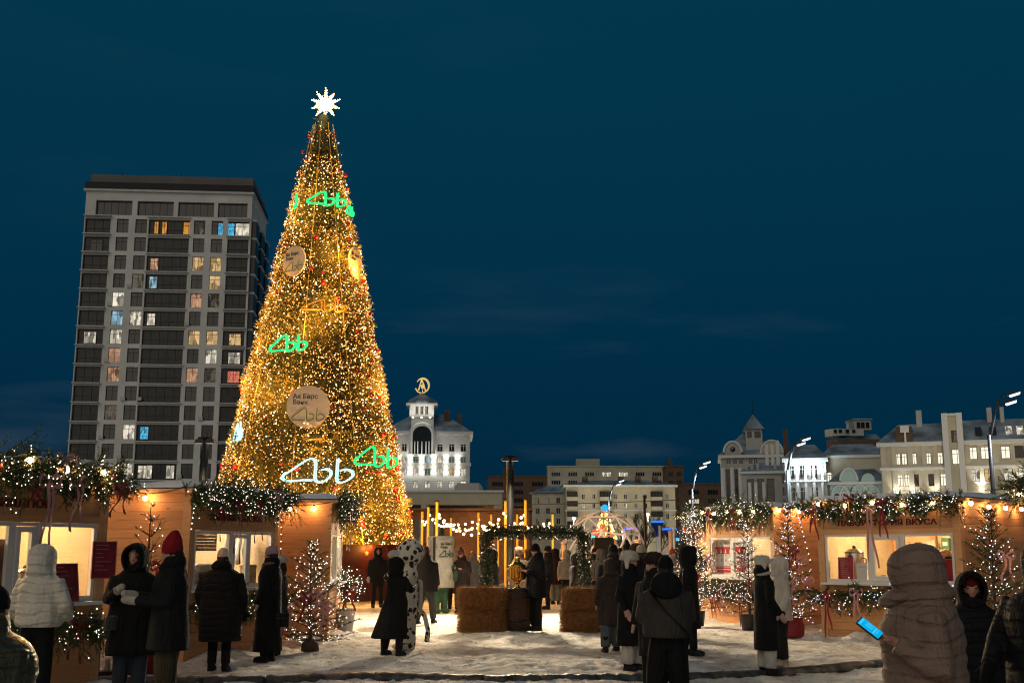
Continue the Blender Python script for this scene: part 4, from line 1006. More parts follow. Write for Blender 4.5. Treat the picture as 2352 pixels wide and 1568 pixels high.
# ---------------------------------------------------------------- timber stalls
SH=2.55
BOARD={}
def board(L,hh=.134):
    k=(round(L,3),hh)
    if k not in BOARD:
        b=.004; mb=MB(); z0,z1=.002,hh
        mb.add([(0,0,z0+b),(L,0,z0+b),(L,0,z1-b),(0,0,z1-b),(0,b,z0),(L,b,z0),(L,b,z1),(0,b,z1),(0,.028,z0),(L,.028,z0),(L,.028,z1),(0,.028,z1)],
           [(0,1,2,3),(4,5,1,0),(3,2,6,7),(8,9,5,4),(7,6,10,11),(1,5,6,2),(4,0,3,7),(5,9,10,6),(8,4,7,11),(9,8,11,10)])
        BOARD[k]=mb.mesh('plank')
    return BOARD[k]
def stall(key,label,sign=None,sign_px=.2,windows=((0,.42),(.42,.58),(.58,1)),lamp='lamp_warm',sign_x=.5,left=True,right=True,sign_w=1.25):
    a,b,dp=STALLS[key]; d=Vector((b[0]-a[0],b[1]-a[1])); L=d.length; rz=math.atan2(d.y,d.x)
    t=thing('market_stall',label,'market stall',(a[0],a[1],0),rz,'timber market stalls')
    W=M['wood']
    P=.13   # corner posts
    posts=MB
    for x in (0,L-P): MB().box(x,x+P,-.012,P,0,SH-.06).build('corner_post',M['wood_trim'],t)
    for x in (0,L-P): MB().box(x,x+P,dp-P,dp+.012,0,SH-.06).build('corner_post',M['wood_trim'],t)
    # front: boards below, window band, fascia
    zs=1.02; zt=1.93
    n=7; hh=(zs-.03)/n
    for i in range(n): obj('plank',board(L-2*P,round(hh,4)),W,t,(P,0,.03+i*hh))
    MB().box(P,L-P,.006,.03,zt,SH-.06).build('fascia',M['wood_trim'],t)
    MB().box(P,L-P,-.012,.004,zt,zt+.09).build('fascia_rail',M['wood_trim'],t)
    # end walls, board by board
    n2=18; h2=(SH-.09)/n2
    for side,on in ((0,left),(1,right)):
        if not on: MB().box(.0+side*(L-.03),.03+side*(L-.03),P,dp-P,0,SH-.06).build('end_wall',W,t); continue
        for i in range(n2):
            o=obj('plank',board(dp-2*P,round(h2,4)),W,t)
            if side: o.rotation_euler=(0,0,math.pi/2); o.location=(L,P,.03+i*h2)
            else: o.rotation_euler=(0,0,-math.pi/2); o.location=(0,dp-P,.03+i*h2)
    MB().box(P,L-P,dp-.03,dp,0,SH-.06).build('back_wall',W,t)
    # lining
    ins=MB(); q=.035
    ins.quad((q,dp-.036,.05),(L-q,dp-.036,.05),(L-q,dp-.036,SH-.12),(q,dp-.036,SH-.12)); ins.quad((q,.035,.05),(q,dp-q,.05),(q,dp-q,SH-.12),(q,.035,SH-.12)); ins.quad((L-q,dp-q,.05),(L-q,.035,.05),(L-q,.035,SH-.12),(L-q,dp-q,SH-.12))
    ins.quad((q,.035,SH-.12),(q,dp-q,SH-.12),(L-q,dp-q,SH-.12),(L-q,.035,SH-.12)); ins.quad((q,.036,.05),(L-q,.036,.05),(L-q,.036,zs),(q,.036,zs)); ins.quad((q,.036,zt),(L-q,.036,zt),(L-q,.036,SH-.12),(q,.036,SH-.12)); ins.quad((q,.04,.05),(L-q,.04,.05),(L-q,dp-q,.05),(q,dp-q,.05))
    ins.build('lining',M['wood_in'],t)
    MB().box(L*.32,L*.32+.1,dp-.14,dp-.04,.9,SH-.121).build('stud',M['wood'],t); MB().box(L*.72,L*.72+.1,dp-.14,dp-.04,.9,SH-.121).build('stud',M['wood'],t)
    MB().box(P+.01,L-P-.01,.0,.62,zs,zs+.035).build('counter',M['white_frame'],t)
    MB().box(P-.02,L-P+.02,-.16,-.0145,zs-.02,zs+.02).build('sill',M['white_frame'],t)
    # windows
    x0=P+.015; ww=L-2*P-.03
    for i,(f0,f1) in enumerate(windows):
        wa=x0+ww*f0; wb=x0+ww*f1; fr=MB(); fw=.045
        for (c,e,g,h) in ((wa,wb,zs+.037,zs+.037+fw),(wa,wb,zt-fw,zt-.002),(wa,wa+fw,zs+.037+fw,zt-fw),(wb-fw,wb,zs+.037+fw,zt-fw)): fr.box(c+.001,e-.001,.0,.055,g,h)
        w=fr.build('window',M['white_frame'],t)
        if i==1:
            s=MB(); aa,bb=wa+fw+.005,wb-fw-.005
            for (c,e,g,h) in ((aa,bb,zs+.09,zs+.15),(aa,bb,zt-.11,zt-.05),(aa,aa+.055,zs+.15,zt-.11),(bb-.055,bb,zs+.15,zt-.11)): s.box(c,e,-.015,.04,g,h)
            s.build('sash',M['white_frame'],w)
        MB().quad((wa+fw,.022,zs+.08),(wb-fw,.022,zs+.08),(wb-fw,.022,zt-fw),(wa+fw,.022,zt-fw)).build('pane',M['shop_glass'],w)
    # roof
    MB().box(-.10,L+.10,-.12,dp+.1,SH-.06,SH).build('roof',M['wood_trim'],t)
    nx,ny=26,22; X,Y=np.meshgrid(np.linspace(-.12,L+.12,nx),np.linspace(-.13,dp+.1,ny)); ed=np.minimum(np.minimum(X+.12,L+.12-X),np.minimum(Y+.13,dp+.1-Y))
    Z=SH+.015+.075*np.clip(ed/.14,0,1)**.5+.05*vnoise(X*2.2+ord(key),Y*2.2,ord(key))*np.clip(ed/.2,0,1)
    V=np.stack([X,Y,Z],-1).reshape(-1,3); i=np.arange(ny-1)[:,None]*nx+np.arange(nx-1)[None,:]; F=np.stack([i,i+1,i+nx+1,i+nx],-1).reshape(-1,4)
    obj('roof_snow',npmesh('roof_snow',V,F,True),M['fresh_snow'],t)
    # ceiling lamp
    lm=MB().box(L*.2,L*.8,dp*.42,dp*.42+.09,SH-.19,SH-.145).build('ceiling_lamp',M[lamp],t)
    if sign:
        s=text_mesh('lettering',sign,sign_px,M['burg_text'],t,(L*sign_x,-.002,zt+.20),ext=.008,sx=sign_w,bold=.003)
    return t,L,rz,dp
def local(t,p): 
    c=math.cos(t.rotation_euler.z); s=math.sin(t.rotation_euler.z); return Vector((t.location.x+p[0]*c-p[1]*s,t.location.y+p[0]*s+p[1]*c,p[2]))

SA,LA,RA,DA=stall('A','nearest timber stall at the far left with fir garland and red menu board','ИЯЛПОЙ',.13,((0,.46),(.46,.62),(.62,1)),sign_x=.53)
SB,LB,RB,DB=stall('B','timber stall behind the couple with three lit windows and hanging goods','ЗИМНЯЯ СКАЗКА',.135,((0,.44),(.44,.68),(.68,1)),'lamp_white')
SC_,LC,RC,DC=stall('C','timber stall in front of the tall tree, plank end wall facing us',None,.2,lamp='lamp_white')
SD,LD,RD,DD=stall('D','timber stall on the right with steel urn in its window','ЛАБОРАТОРИЯ ВКУСА',.14,((0,.36),(.36,.62),(.62,1)))
SE,LE,RE,DE=stall('E','timber stall with red and white knitted pattern in its window','ВАФЕЛЬ',.135,((0,.36),(.36,.66),(.66,1)),'lamp_white')
SG,LG,RG,DG=stall('G','farthest timber stall on the right, half hidden by lit firs')
SF,LF,RF,DF=stall('F','timber stall cut off by the right edge of the picture')

# ---------------------------------------------------------------- garlands, ribbons, festoons
def ribbon_strip(pts,w=.035):
    mb=MB(); pts=[Vector(p) for p in pts]
    for s in (0,.002):
        pass
    v=[];f=[]
    for i,p in enumerate(pts):
        v+=[(p.x-w/2,p.y,p.z),(p.x+w/2,p.y,p.z)]
    for i in range(len(pts)-1): f.append((2*i,2*i+1,2*i+3,2*i+2))
    return mb.add(v,f)
def bow(parent,x,y,z,mat,L=.5,s=1.0,seed=0):
    rnd=random.Random(seed+int(x*100)); mb=MB()
    for sgn in (-1,1):
        loop=[(x+sgn*s*.10*math.sin(a)*1.1,y-.03-.02*math.sin(a),z+s*.05*math.sin(2*a)+.02) for a in np.linspace(0,math.pi,9)]
        v=[];f=[]
        for i,p in enumerate(loop): v+=[(p[0],p[1]-.018,p[2]-.02*s),(p[0],p[1]+.018,p[2]+.02*s)]
        for i in range(8): f.append((2*i,2*i+1,2*i+3,2*i+2))
        mb.add(v,f)
        w=.032*s; n=10; v=[];f=[]; sw=rnd.uniform(.02,.10)*sgn; LL=L*rnd.uniform(.75,1.1)
        for i in range(n+1):
            q=i/n; xx=x+sgn*.02+sw*q+.015*math.sin(q*7+sgn); v+=[(xx-w/2,y-.04-.03*math.sin(q*5),z-LL*q),(xx+w/2,y-.04-.03*math.sin(q*5+.5),z-LL*q-(.02 if i==n else 0))]
        for i in range(n): f.append((2*i,2*i+1,2*i+3,2*i+2))
        mb.add(v,f)
    mb.ell((x,y-.05,z),.022*s,.02,.022*s,8,5)
    return mb.build('bow',mat,parent,True)
def star_orn(parent,p,r,mat):
    mb=MB(); pts=[]
    for i in range(10):
        a=math.pi/2+math.pi*i/5; q=r if i%2==0 else r*.45; pts.append((p[0]+q*math.cos(a),p[1],p[2]+q*math.sin(a)))
    mb.add(pts+[(p[0],p[1]-r*.22,p[2]),(p[0],p[1]+r*.22,p[2])],[(i,(i+1)%10,10) for i in range(10)]+[((i+1)%10,i,11) for i in range(10)])
    return mb.build('star_ornament',mat,parent)
BALL=ico(.035,2)
def garland(stall_o,L,z,label,name='fir_garland',x0=-.12,x1=None,thick=.20,droop=.28,n=190,nb=210,seed=1,bulb='bulb_w',y=-.10,bows=(),stars=(),tails=(),up=0.0,cold=0,warm_glow=True):
    if z>2: droop*=.85; up=.05 if seed!=3 else -.12; n=int(n*1.25)
    else: up=-.25
    x1=L+.12 if x1 is None else x1; g=np.random.default_rng(seed)
    t=thing(name,label,'garland',tuple(stall_o.location),stall_o.rotation_euler.z,'fir garlands on the stalls')
    rope=[(x,y,z+.03*math.sin(x*5+seed)) for x in np.linspace(x0,x1,16)]; MB().tube(rope,.03,6).build('rope',M['twig'],t)
    X=g.uniform(x0,x1,n); hump=vnoise(X*2.3+seed*7,0*X,seed)
    P=np.stack([X,y+g.normal(-.03,.05,n),z+g.normal(0,.05,n)+(hump-.5)*.12],1)
    D=np.stack([g.normal(0,.85,n),g.normal(-.55,.3,n),g.normal(up,.55,n)],1)
    Ls=g.uniform(.16,.34,n)*(.7+.75*hump)
    k=int(n*.22); D[:k,2]=-1.1; D[:k,0]*=.45; D[:k,1]*=.6; Ls[:k]=g.uniform(.18,droop+.10,k)*(.6+.8*hump[:k])
    V,F=sprigs(P,D,Ls,36,.066,.008,seed,48,.004); 
    # side twiglets for fuller fans
    m=n*2; idx=g.integers(0,n,m); Q=P[idx]+unit(D[idx])*(Ls[idx]*g.uniform(.25,.8,m))[:,None]; E=unit(D[idx])+g.normal(0,.55,(m,3))
    V2,F2=sprigs(Q,E,Ls[idx]*.5,20,.05,.0075,seed+50,48,.003)
    stuff(obj('needles',npmesh('needles',np.concatenate([V,V2]),np.concatenate([F,F2+len(V)])),M['needle'],t))
    bi=g.integers(0,n,nb); tt=g.uniform(.25,1.0,nb); B=P[bi]+unit(D[bi])*(Ls[bi]*tt)[:,None]+g.normal(0,.02,(nb,3)); B[:,1]-=.04
    c=int(nb*(1-cold)); V,F=octas(B[:c],g.uniform(.006,.0095,c)); stuff(obj('fairy_lights',npmesh('fairy_lights',V,F),M[bulb],t))
    if cold: V,F=octas(B[c:],g.uniform(.006,.0095,nb-c)); stuff(obj('cold_fairy_lights',npmesh('cold_fairy_lights',V,F),M['bulb_b'],t))
    for i,(x,dz,col,LL,s) in enumerate(bows): bow(t,x,y-.16,z+dz,M['ribbon_red' if col=='r' else 'ribbon_pink'],LL,s,seed+i)
    for x,dz,r in stars: star_orn(t,(x,y-.15,z+dz),r,M['ribbon_red'])
    for i in range(5): obj('bauble',BALL,M['red_ball'],t,(float(g.uniform(x0,x1)),y-.16,z+float(g.uniform(-.12,.05))))
    return t
garland(SA,LA,2.48,'thick fir garland with pink bows along the far left stall roof',seed=3,n=330,nb=330,droop=.34,bows=((1.55,.12,'p',.35,1.3),(1.35,-.12,'p',.85,1.3),(1.75,-.1,'p',.55,1.1),(2.38,-.16,'r',.3,1.1),(.6,.02,'r',.3,1.0)),stars=((1.22,-.22,.12),))
garland(SA,LA,.80,'drooping fir garland under the far left stall counter',seed=4,n=240,nb=170,droop=.40,bows=((1.9,.02,'r',.5,1.1),(.35,.04,'r',.3,1)))
garland(SB,LB,2.48,'heavy fir garland over the windows of the stall behind the couple',seed=5,n=380,nb=420,droop=.42,bows=((.85,-.15,'r',.95,1.0),(1.45,-.1,'r',.6,1.0),(2.0,.05,'p',.45,1.1),(.35,-.3,'r',.45,.9)),stars=((1.75,-.1,.08),))
garland(SB,LB,.80,'fir garland under the counter of the stall behind the couple',seed=6,n=190,nb=120,droop=.3,bows=((1.6,-.05,'r',.6,1.0),))
garland(SC_,LC,2.46,'fir garland with red ribbons on the stall before the tall tree',seed=7,n=260,nb=260,droop=.4,bows=((.4,-.1,'r',.8,1.2),(1.0,-.1,'p',.7,1.2),(1.7,-.05,'r',.8,1.2)))
garland(SD,LD,2.48,'fir garland over the lettering of the right stall with urn',seed=8,n=320,nb=270,droop=.36,cold=.35,x0=-.3,bows=((1.25,-.12,'p',1.0,1.2),(1.5,.0,'r',.6,1.1),(.12,-.1,'r',.5,1.0),(.85,.1,'r',.35,1.0)))
garland(SD,LD,.84,'fir garland under the counter of the right stall with urn',seed=9,n=240,nb=210,droop=.36,cold=.3,x0=-.45,bows=((.9,.02,'p',.6,1.2),(.3,-.05,'r',.7,1.1),(1.8,.1,'r',.3,1)))
garland(SE,LE,2.48,'fir garland over the knitted-pattern window stall',seed=10,n=330,nb=360,droop=.40,cold=.15,bows=((.55,.0,'r',.5,1.0),(1.5,-.02,'r',.4,1.0)))
garland(SE,LE,.84,'fir garland under the counter of the knitted-pattern stall',seed=12,n=250,nb=190,droop=.40,cold=.15,bows=((1.0,-.05,'p',.7,1.3),(.6,-.15,'r',.6,1.0),(1.7,-.1,'r',1.0,1.0),(.75,-.15,'r',.5,1.0)))
garland(SG,LG,2.48,'fir garland on the farthest right stall',seed=13,n=240,nb=330,droop=.5,cold=.1,bows=((.8,-.2,'r',.9,1.3),))
garland(SF,LF,2.48,'fir garland on the stall at the right edge of the picture',seed=14,n=230,nb=60,droop=.36)

BULB=ico(.038,2); BULB2=ico(.038,2); SOCK=MB().lathe([(.014,0),(.018,.03),(.012,.055)],8).mesh('socket')
M['bulb_far']=em('festoon_bulb_far',(1.0,.48,.18),16)
def festoon(label,pts,nb,sag=.06,first=.3,group='festoon strings',r=1.0):
    p0=Vector(pts[0]); t=thing('festoon_string',label,'string lights',tuple(p0),0,group)
    path=[]
    for i in range(len(pts)-1):
        a=Vector(pts[i]);b=Vector(pts[i+1])
        for k in range(9):
            f=k/8; q=a.lerp(b,f); q.z-=sag*4*f*(1-f); path.append(q-p0)
    MB().tube(path,.007,4).build('wire',M['wire'],t)
    seg=[0]
    for i in range(1,len(path)): seg.append(seg[-1]+(path[i]-path[i-1]).length)
    for k in range(nb):
        s=seg[-1]*(k+first)/nb; i=max(j for j in range(len(seg)) if seg[j]<=s); i=min(i,len(path)-2)
        f=(s-seg[i])/max(seg[i+1]-seg[i],1e-6); q=path[i].lerp(path[i+1],f)
        o=obj('bulb',BULB if r==1.0 else BULB2,M['bulb_big'] if r==1.0 else M['bulb_far'],t,(q.x,q.y,q.z-.075)); o.scale=(r,r,r)
        obj('socket',SOCK,M['wire'],o,(0,0,.022))
    return t
def loc(st,x,y,z): return local(st,(x,y,z))
festoon('warm bulbs along the roof edge of the far left stall',[loc(SA,-.1,-.2,2.66),loc(SA,1.2,-.2,2.68),loc(SA,2.6,-.15,2.62)],5)
festoon('warm bulbs strung over the left end wall of the stall behind the couple',[loc(SA,2.62,-.1,2.60),loc(SB,-.14,1.9,2.58),loc(SB,-.14,.9,2.50),loc(SB,-.14,.0,2.58)],6,.05)
festoon('warm bulbs under the roof of the stall before the tall tree',[loc(SC_,-.10,2.2,2.50),loc(SC_,-.12,.9,2.46),loc(SC_,-.12,.0,2.50)],5,.03)
festoon('warm bulbs in the roof garland of the right stall with urn',[loc(SD,0,-.2,2.60),loc(SD,1.2,-.22,2.58),loc(SD,2.8,-.18,2.58)],5)
festoon('warm bulbs along the end wall of the right stall with urn',[loc(SD,LD+.12,.0,2.55),loc(SD,LD+.13,1.4,2.50),loc(SD,LD+.13,3.0,2.52)],4,.04)
festoon('warm bulbs along the end wall of the knitted-pattern stall',[loc(SE,LE+.12,-.1,2.57),loc(SE,LE+.13,1.0,2.56),loc(SE,LE+.13,2.5,2.52)],5,.03)
festoon('warm bulbs in the roof garland of the knitted-pattern stall',[loc(SE,0,-.2,2.60),loc(SE,1.3,-.2,2.60),loc(SE,2.5,-.2,2.60)],5)
festoon('warm bulbs on the roof of the farthest right stall',[loc(SG,-.1,-.2,2.60),loc(SG,1.3,-.2,2.60),loc(SG,2.3,-.2,2.60)],5)
festoon('warm bulbs under the roof of the stall at the right edge',[loc(SF,-.1,-.15,2.50),loc(SF,.8,-.15,2.46),loc(SF,2.0,-.15,2.5)],4,.03)
def fairy_line(label,pts,n,cold=False,r=.010):
    p0=Vector(pts[0]); t=thing('fairy_light_string',label,'fairy lights',tuple(p0),0,'fairy light strings')
    P=[Vector(p)-p0 for p in pts]; MB().tube(P,.004,4).build('wire',M['wire'],t)
    B=[]
    for k in range(n):
        s=(k+.5)/n*(len(P)-1); i=min(int(s),len(P)-2); q=P[i].lerp(P[i+1],s-i); B.append((q.x,q.y-.01,q.z))
    V,F=octas(np.array(B),r); stuff(obj('fairy_lights',npmesh('fairy_lights',V,F),M['bulb_b' if cold else 'bulb_w'],t))
fairy_line('white fairy lights hanging down beside the windows behind the couple',[loc(SB,.02,-.06,2.35),loc(SB,.0,-.06,2.15),loc(SB,-.02,-.05,1.9)],6)
fairy_line('white fairy lights hanging down the corner post before the plank wall',[loc(SB,LB+.02,-.06,2.2),loc(SB,LB+.03,-.06,1.6),loc(SB,LB+.02,-.06,1.1)],10)
fairy_line('cold fairy lights hanging left of the right stall with urn',[loc(SD,-.35,-.1,2.3),loc(SD,-.25,-.1,1.9),loc(SD,-.12,-.1,1.4)],9,True,.012)
fairy_line('white fairy lights strung along the right stall end wall to the fir',[loc(SD,LD+.05,-.05,2.05),loc(SD,LD+.14,.4,1.98),loc(SD,LD+.14,1.0,1.93)],6)

# ---------------------------------------------------------------- what is in and on the stalls
def menu_board(label,parent_stall,p,w,h,tilt=0,rz=0,lines=7,mat=None):
    q=local(parent_stall,p); t=thing('menu_board',label,'menu board',tuple(q),parent_stall.rotation_euler.z+rz,'burgundy menu boards')
    f=MB().box(-w/2,w/2,-.008,.008,0,h).build('board',mat or M['burg'],t)
    fr=MB()
    for a,b,c,d in ((-w/2-.008,w/2+.008,-.008,0),(-w/2-.008,w/2+.008,h,h+.008),(-w/2-.008,-w/2,0,h),(w/2,w/2+.008,0,h)): fr.box(a,b,-.012,.012,c,d)
    fr.build('edge',pm('board_edge',(.45,.20,.18),.5),t)
    ln=MB(); rnd=random.Random(int(w*1000+h*77))
    for k in range(lines): z=h*(.9-.8*k/lines); ln.box(-w*.38,-w*.38+w*.7*rnd.uniform(.4,1),-.0105,-.0085,z,z+h*.022)
    ln.build('print',pm('board_print',(.42,.16,.15),.6),t)
    t.rotation_euler=(tilt,0,parent_stall.rotation_euler.z+rz); return t
menu_board('burgundy menu board fixed to the corner post of the far left stall',SA,(LA-.06,-.05,1.30),.28,.42,0,-.35)
menu_board('burgundy menu board leaning in the far left stall window',SA,(LA-.62,-.06,1.05),.42,.42,-.16,0)
menu_board('small burgundy card in the far left stall window',SA,(1.1,.10,1.06),.16,.2,-.1)
menu_board('dark red slatted card standing before the steel urn',SD,(.52,.06,1.06),.30,.44,-.06,0,9,pm('red_card',(.35,.008,.025),.5))
menu_board('dark red menu card in the right window of the stall with urn',SD,(2.40,.05,1.06),.36,.42,-.04,0,6,pm('red_card_dark',(.30,.01,.022),.5))
def sheet(label,st,p,w,h):
    q=local(st,p); t=thing('paper_sheet',label,'paper',tuple(q),st.rotation_euler.z)
    MB().box(-w/2,w/2,-.004,.004,0,h).build('sheet',M['paper'],t); MB().box(-w*.36,w*.36,-.0062,-.0042,h*.78,h*.80).build('printed_line',pm('grey_print',(.25,.25,.25),.7),t); t.rotation_euler=(-.08,0,st.rotation_euler.z)
sheet('white paper sheet standing in the window beside the red card',SD,(.84,.07,1.06),.20,.34)
def urn(label,st,p,s=1.0):
    q=local(st,p); t=thing('steel_urn',label,'urn',tuple(q),st.rotation_euler.z)
    sm=pm('brushed_steel',(.55,.53,.50),.25,metal=.9)
    MB().lathe([(.15*s,0),(.165*s,.02),(.165*s,.50*s),(.15*s,.54*s),(.10*s,.575*s),(.03*s,.59*s)],24).build('body',sm,t,True)
    MB().lathe([(.03*s,.59*s),(.035*s,.62*s),(.01*s,.64*s)],12).build('lid_knob',M['black_steel'],t)
    MB().lathe([(.168*s,.50*s),(.172*s,.51*s),(.168*s,.52*s)],24,caps=False).build('rim',M['black_steel'],t)
    MB().tube([(.17*s,-.02,.42*s),(.24*s,-.03,.40*s),(.245*s,-.03,.2*s)],.012*s,6).build('handle',M['black_steel'],t)
    MB().tube([(0,-.165*s,.08*s),(0,-.23*s,.08*s),(0,-.235*s,.03*s)],.016*s,6).build('tap',M['black_steel'],t)
    MB().box(-.04*s,.05*s,-.174*s,-.16*s,.43*s,.46*s).build('badge',M['black_steel'],t)
urn('steel hot drinks urn in the left window of the right stall',SD,(.52,.42,1.057),1.05)
urn('shiny steel kettle urn in the far left stall window',SA,(1.72,.45,1.057),.62)
def goods():
    # knitted pattern hanging in the knitted-pattern stall
    kn=MB(); q=loc(SE,.10,.16,1.06); t=thing('knitted_panel','red and white knitted winter pattern hanging in a stall window','textile',tuple(q),SE.rotation_euler.z)
    w=LE*.56; h=.82
    MB().box(0,w,.0,.02,0,h).build('cloth',pm('white_knit',(.78,.76,.74),.8,bump=.3,bscale=120),t)
    red=pm('red_knit',(.55,.02,.03),.8); gry=pm('grey_knit',(.12,.13,.12),.8)
    for z0,z1 in ((.50,.66),(.16,.20),(.22,.235),(.08,.14)): MB().box(.0,w,-.004,-.001,z0,z1).build('stripe',red,t)
    for k in range(8):
        x=.06+k*w/8
        MB().add([(x-.035,-.008,.52),(x+.035,-.008,.52),(x,-.008,.63)],[(0,1,2)]).build('fir_motif',pm('cream_knit',(.85,.82,.78),.8) if k==0 else bpy.data.materials['cream_knit'],t)
        MB().add([(x-.02,-.006,.72),(x+.02,-.006,.72),(x,-.006,.79)],[(0,1,2)]).build('fir_motif',gry if k%2 else red,t)
        MB().add([(x-.02,-.006,.33),(x+.02,-.006,.33),(x,-.006,.42)],[(0,1,2)]).build('fir_motif',gry if k%2 else red,t)
        MB().box(x-.012,x+.012,-.006,-.002,.455,.475).build('dot_motif',gry,t)
    # hanging socks / garments behind the couple stall
    for i,(x,c,L) in enumerate(((1.78,(.10,.14,.13),.42),(1.98,(.72,.70,.66),.5),(2.2,(.05,.10,.09),.46),(1.66,(.35,.33,.30),.34))):
        p=loc(SB,x,.45,1.90); t=thing('hanging_scarf',['dark green scarf hanging left in the stall window','white scarf hanging in the stall window','dark teal scarf hanging right in the stall window','grey scarf hanging next to the window mullion'][i],'scarf',tuple(p),SB.rotation_euler.z,'scarves hung in the stall')
        MB().tube([(0,0,0),(.02,0,-.2*L),(-.01,.01,-.6*L),(.01,0,-L)],[.02,.055,.06,.05],8,flat=.4).build('cloth',pm('scarf_%d'%i,c,.9,bump=.3,bscale=60),t,True)
        MB().tube([(0,0,0),(0,0,.09)],.004,4).build('hook',M['wire'],t)
    p=loc(SB,1.95,.22,1.057); t=thing('painted_box','golden painted gift box on the stall counter','gift box',tuple(p),SB.rotation_euler.z)
    MB().bbox(-.16,.16,-.06,.06,0,.34,.012).build('box',pm('gold_paint',(.55,.38,.10),.4,c2=(.22,.06,.02),vscale=9),t)
    MB().box(-.165,.165,-.065,.065,.30,.325).build('lid_edge',pm('box_rim',(.25,.12,.03),.5),t)
    p=loc(SB,.55,.40,1.057); t=thing('cup_tower','stack of pale paper cups in the left stall window','cups',tuple(p),SB.rotation_euler.z)
    for k in range(3): MB().lathe([(.10,0),(.13,.16),(.125,.17)],18,(0,0,k*.07)).build('cup',M['paper'],t,True)
    p=loc(SB,.95,.5,1.057); t=thing('coffee_machine','dark coffee machine on the stall counter','coffee machine',tuple(p),SB.rotation_euler.z)
    MB().bbox(-.2,.2,-.15,.2,0,.36,.02).build('body',pm('machine_grey',(.16,.15,.14),.4),t); MB().box(-.16,.16,-.18,-.152,.16,.24).build('front_panel',M['black_steel'],t); MB().tube([(-.05,-.17,.14),(-.05,-.24,.12)],.015,6).build('group_head',M['grey_steel'],t)
    p=loc(SB,.45,1.2,1.2); 
    p=loc(SB,.42,.12,1.62); t=thing('window_blind','dark half-drawn blind in the left stall window','blind',tuple(p),SB.rotation_euler.z)
    for k in range(6): MB().box(-.26,.46,-.006,.006,.05*k,.05*k+.046).build('slat',pm('blind_brown',(.10,.06,.055),.6) if k==0 else bpy.data.materials['blind_brown'],t)
    p=loc(SA,.98,.12,1.12); t=thing('shop_screen','brown roller screen in the far left stall window','screen',tuple(p),SA.rotation_euler.z)
    MB().box(-.28,.28,-.01,.01,0,.62).build('cloth',pm('screen_brown',(.14,.075,.05),.8,var=.25,vscale=5),t); MB().box(-.30,.30,-.015,.015,-.04,0).build('bar',M['wood_trim'],t)
goods()
def cups():
    m=MB().lathe([(.034,0),(.044,.11),(.046,.115),(.040,.115),(.030,.01)],14,caps=False).mesh('cup',True); ld=MB().lathe([(.047,.112),(.047,.122),(.0,.126)],14).mesh('lid',True)
    for k in range(6):
        q=loc(SD,1.16+k*.105,.30+.04*(k%2),1.057); t=thing('paper_cup',['leftmost','second','third','fourth','fifth','rightmost'][k]+' white lidded paper cup of the row in the urn stall','cup',tuple(q),0,'paper cups on the urn stall counter'); obj('cup',m,M['paper'],t); obj('lid',ld,M['black_steel'],t)
    jm=MB().lathe([(.05,0),(.055,.02),(.055,.12),(.04,.15),(.04,.17)],14).mesh('jar',True); lm=MB().lathe([(.043,.17),(.043,.195),(.0,.2)],14).mesh('lid',True)
    jc=[pm('jar_amber',(.45,.16,.02),.15),pm('jar_red',(.35,.03,.02),.15),pm('jar_green',(.12,.16,.04),.15)]
    for k in range(5):
        q=loc(SA,1.28+k*.13,.35,1.057); t=thing('preserve_jar',['amber preserve jar nearest the frame in the far left stall','red preserve jar second in the far left stall','green preserve jar in the middle of the far left stall','amber preserve jar next to the urn in the far left stall','red preserve jar last in the far left stall'][k],'jar',tuple(q),0,'jars on the far left stall counter'); obj('jar',jm,jc[k%3],t); obj('lid',lm,M['gold_ball'],t)
cups()
def shelf(st,L,dp,name,items):
    q=loc(st,L*.5,dp-.22,1.62); t=thing('wall_shelf','pine shelf on the back wall of '+name,'shelf',tuple(q),st.rotation_euler.z,'stall shelves'); MB().box(-L*.36,L*.36,-.12,.12,-.03,0).build('board',M['wood_trim'],t)
    for x in (-L*.3,L*.3): MB().box(x-.02,x+.02,-.10,.12,-.16,-.031).build('bracket',M['wood_trim'],t)
    for k,(lab,c,w,h,sh) in enumerate(items):
        x=L*.5-L*.32+L*.64*(k+.5)/len(items); q=loc(st,x,dp-.22,1.621); b=thing('shelf_'+sh,lab+' on the back shelf of '+name,sh,tuple(q),st.rotation_euler.z+.1*(k%3-1),'goods on stall shelves'); m_=pm('goods_%s_%d'%(name[-4:].strip(),k),c,.4,var=.2,vscale=14)
        if sh=='tin': MB().lathe([(w*.5,0),(w*.5,h*.86)],16).build('body',m_,b,True); MB().lathe([(w*.52,h*.86),(w*.52,h),(0,h)],16).build('lid',M['gold_ball'],b)
        else: MB().bbox(-w/2,w/2,-.06,.06,0,h,.008).build('body',m_,b); MB().box(-w*.3,w*.3,-.063,-.0605,h*.4,h*.7).build('label',M['paper'],b)
shelf(SD,LD,DD,'the urn stall',(('red tin',(.45,.02,.02),.13,.18,'tin'),('cream box',(.6,.52,.38),.2,.22,'box'),('green box',(.06,.18,.08),.16,.26,'box'),('brown tin',(.2,.09,.03),.14,.16,'tin'),('blue box',(.05,.10,.25),.18,.2,'box'),('white tin',(.7,.68,.62),.12,.2,'tin')))
shelf(SA,LA,DA,'the far left stall',(('white box',(.7,.68,.62),.18,.24,'box'),('red box',(.42,.02,.03),.2,.18,'box'),('amber tin',(.5,.22,.03),.14,.2,'tin'),('dark box',(.06,.04,.03),.16,.26,'box'),('green tin',(.05,.2,.09),.13,.17,'tin')))
shelf(SB,LB,DB,'the stall behind the couple',(('brown box',(.22,.10,.04),.2,.2,'box'),('gold tin',(.5,.34,.06),.14,.22,'tin'),('white box',(.7,.68,.62),.18,.17,'box'),('teal tin',(.03,.16,.17),.13,.2,'tin')))

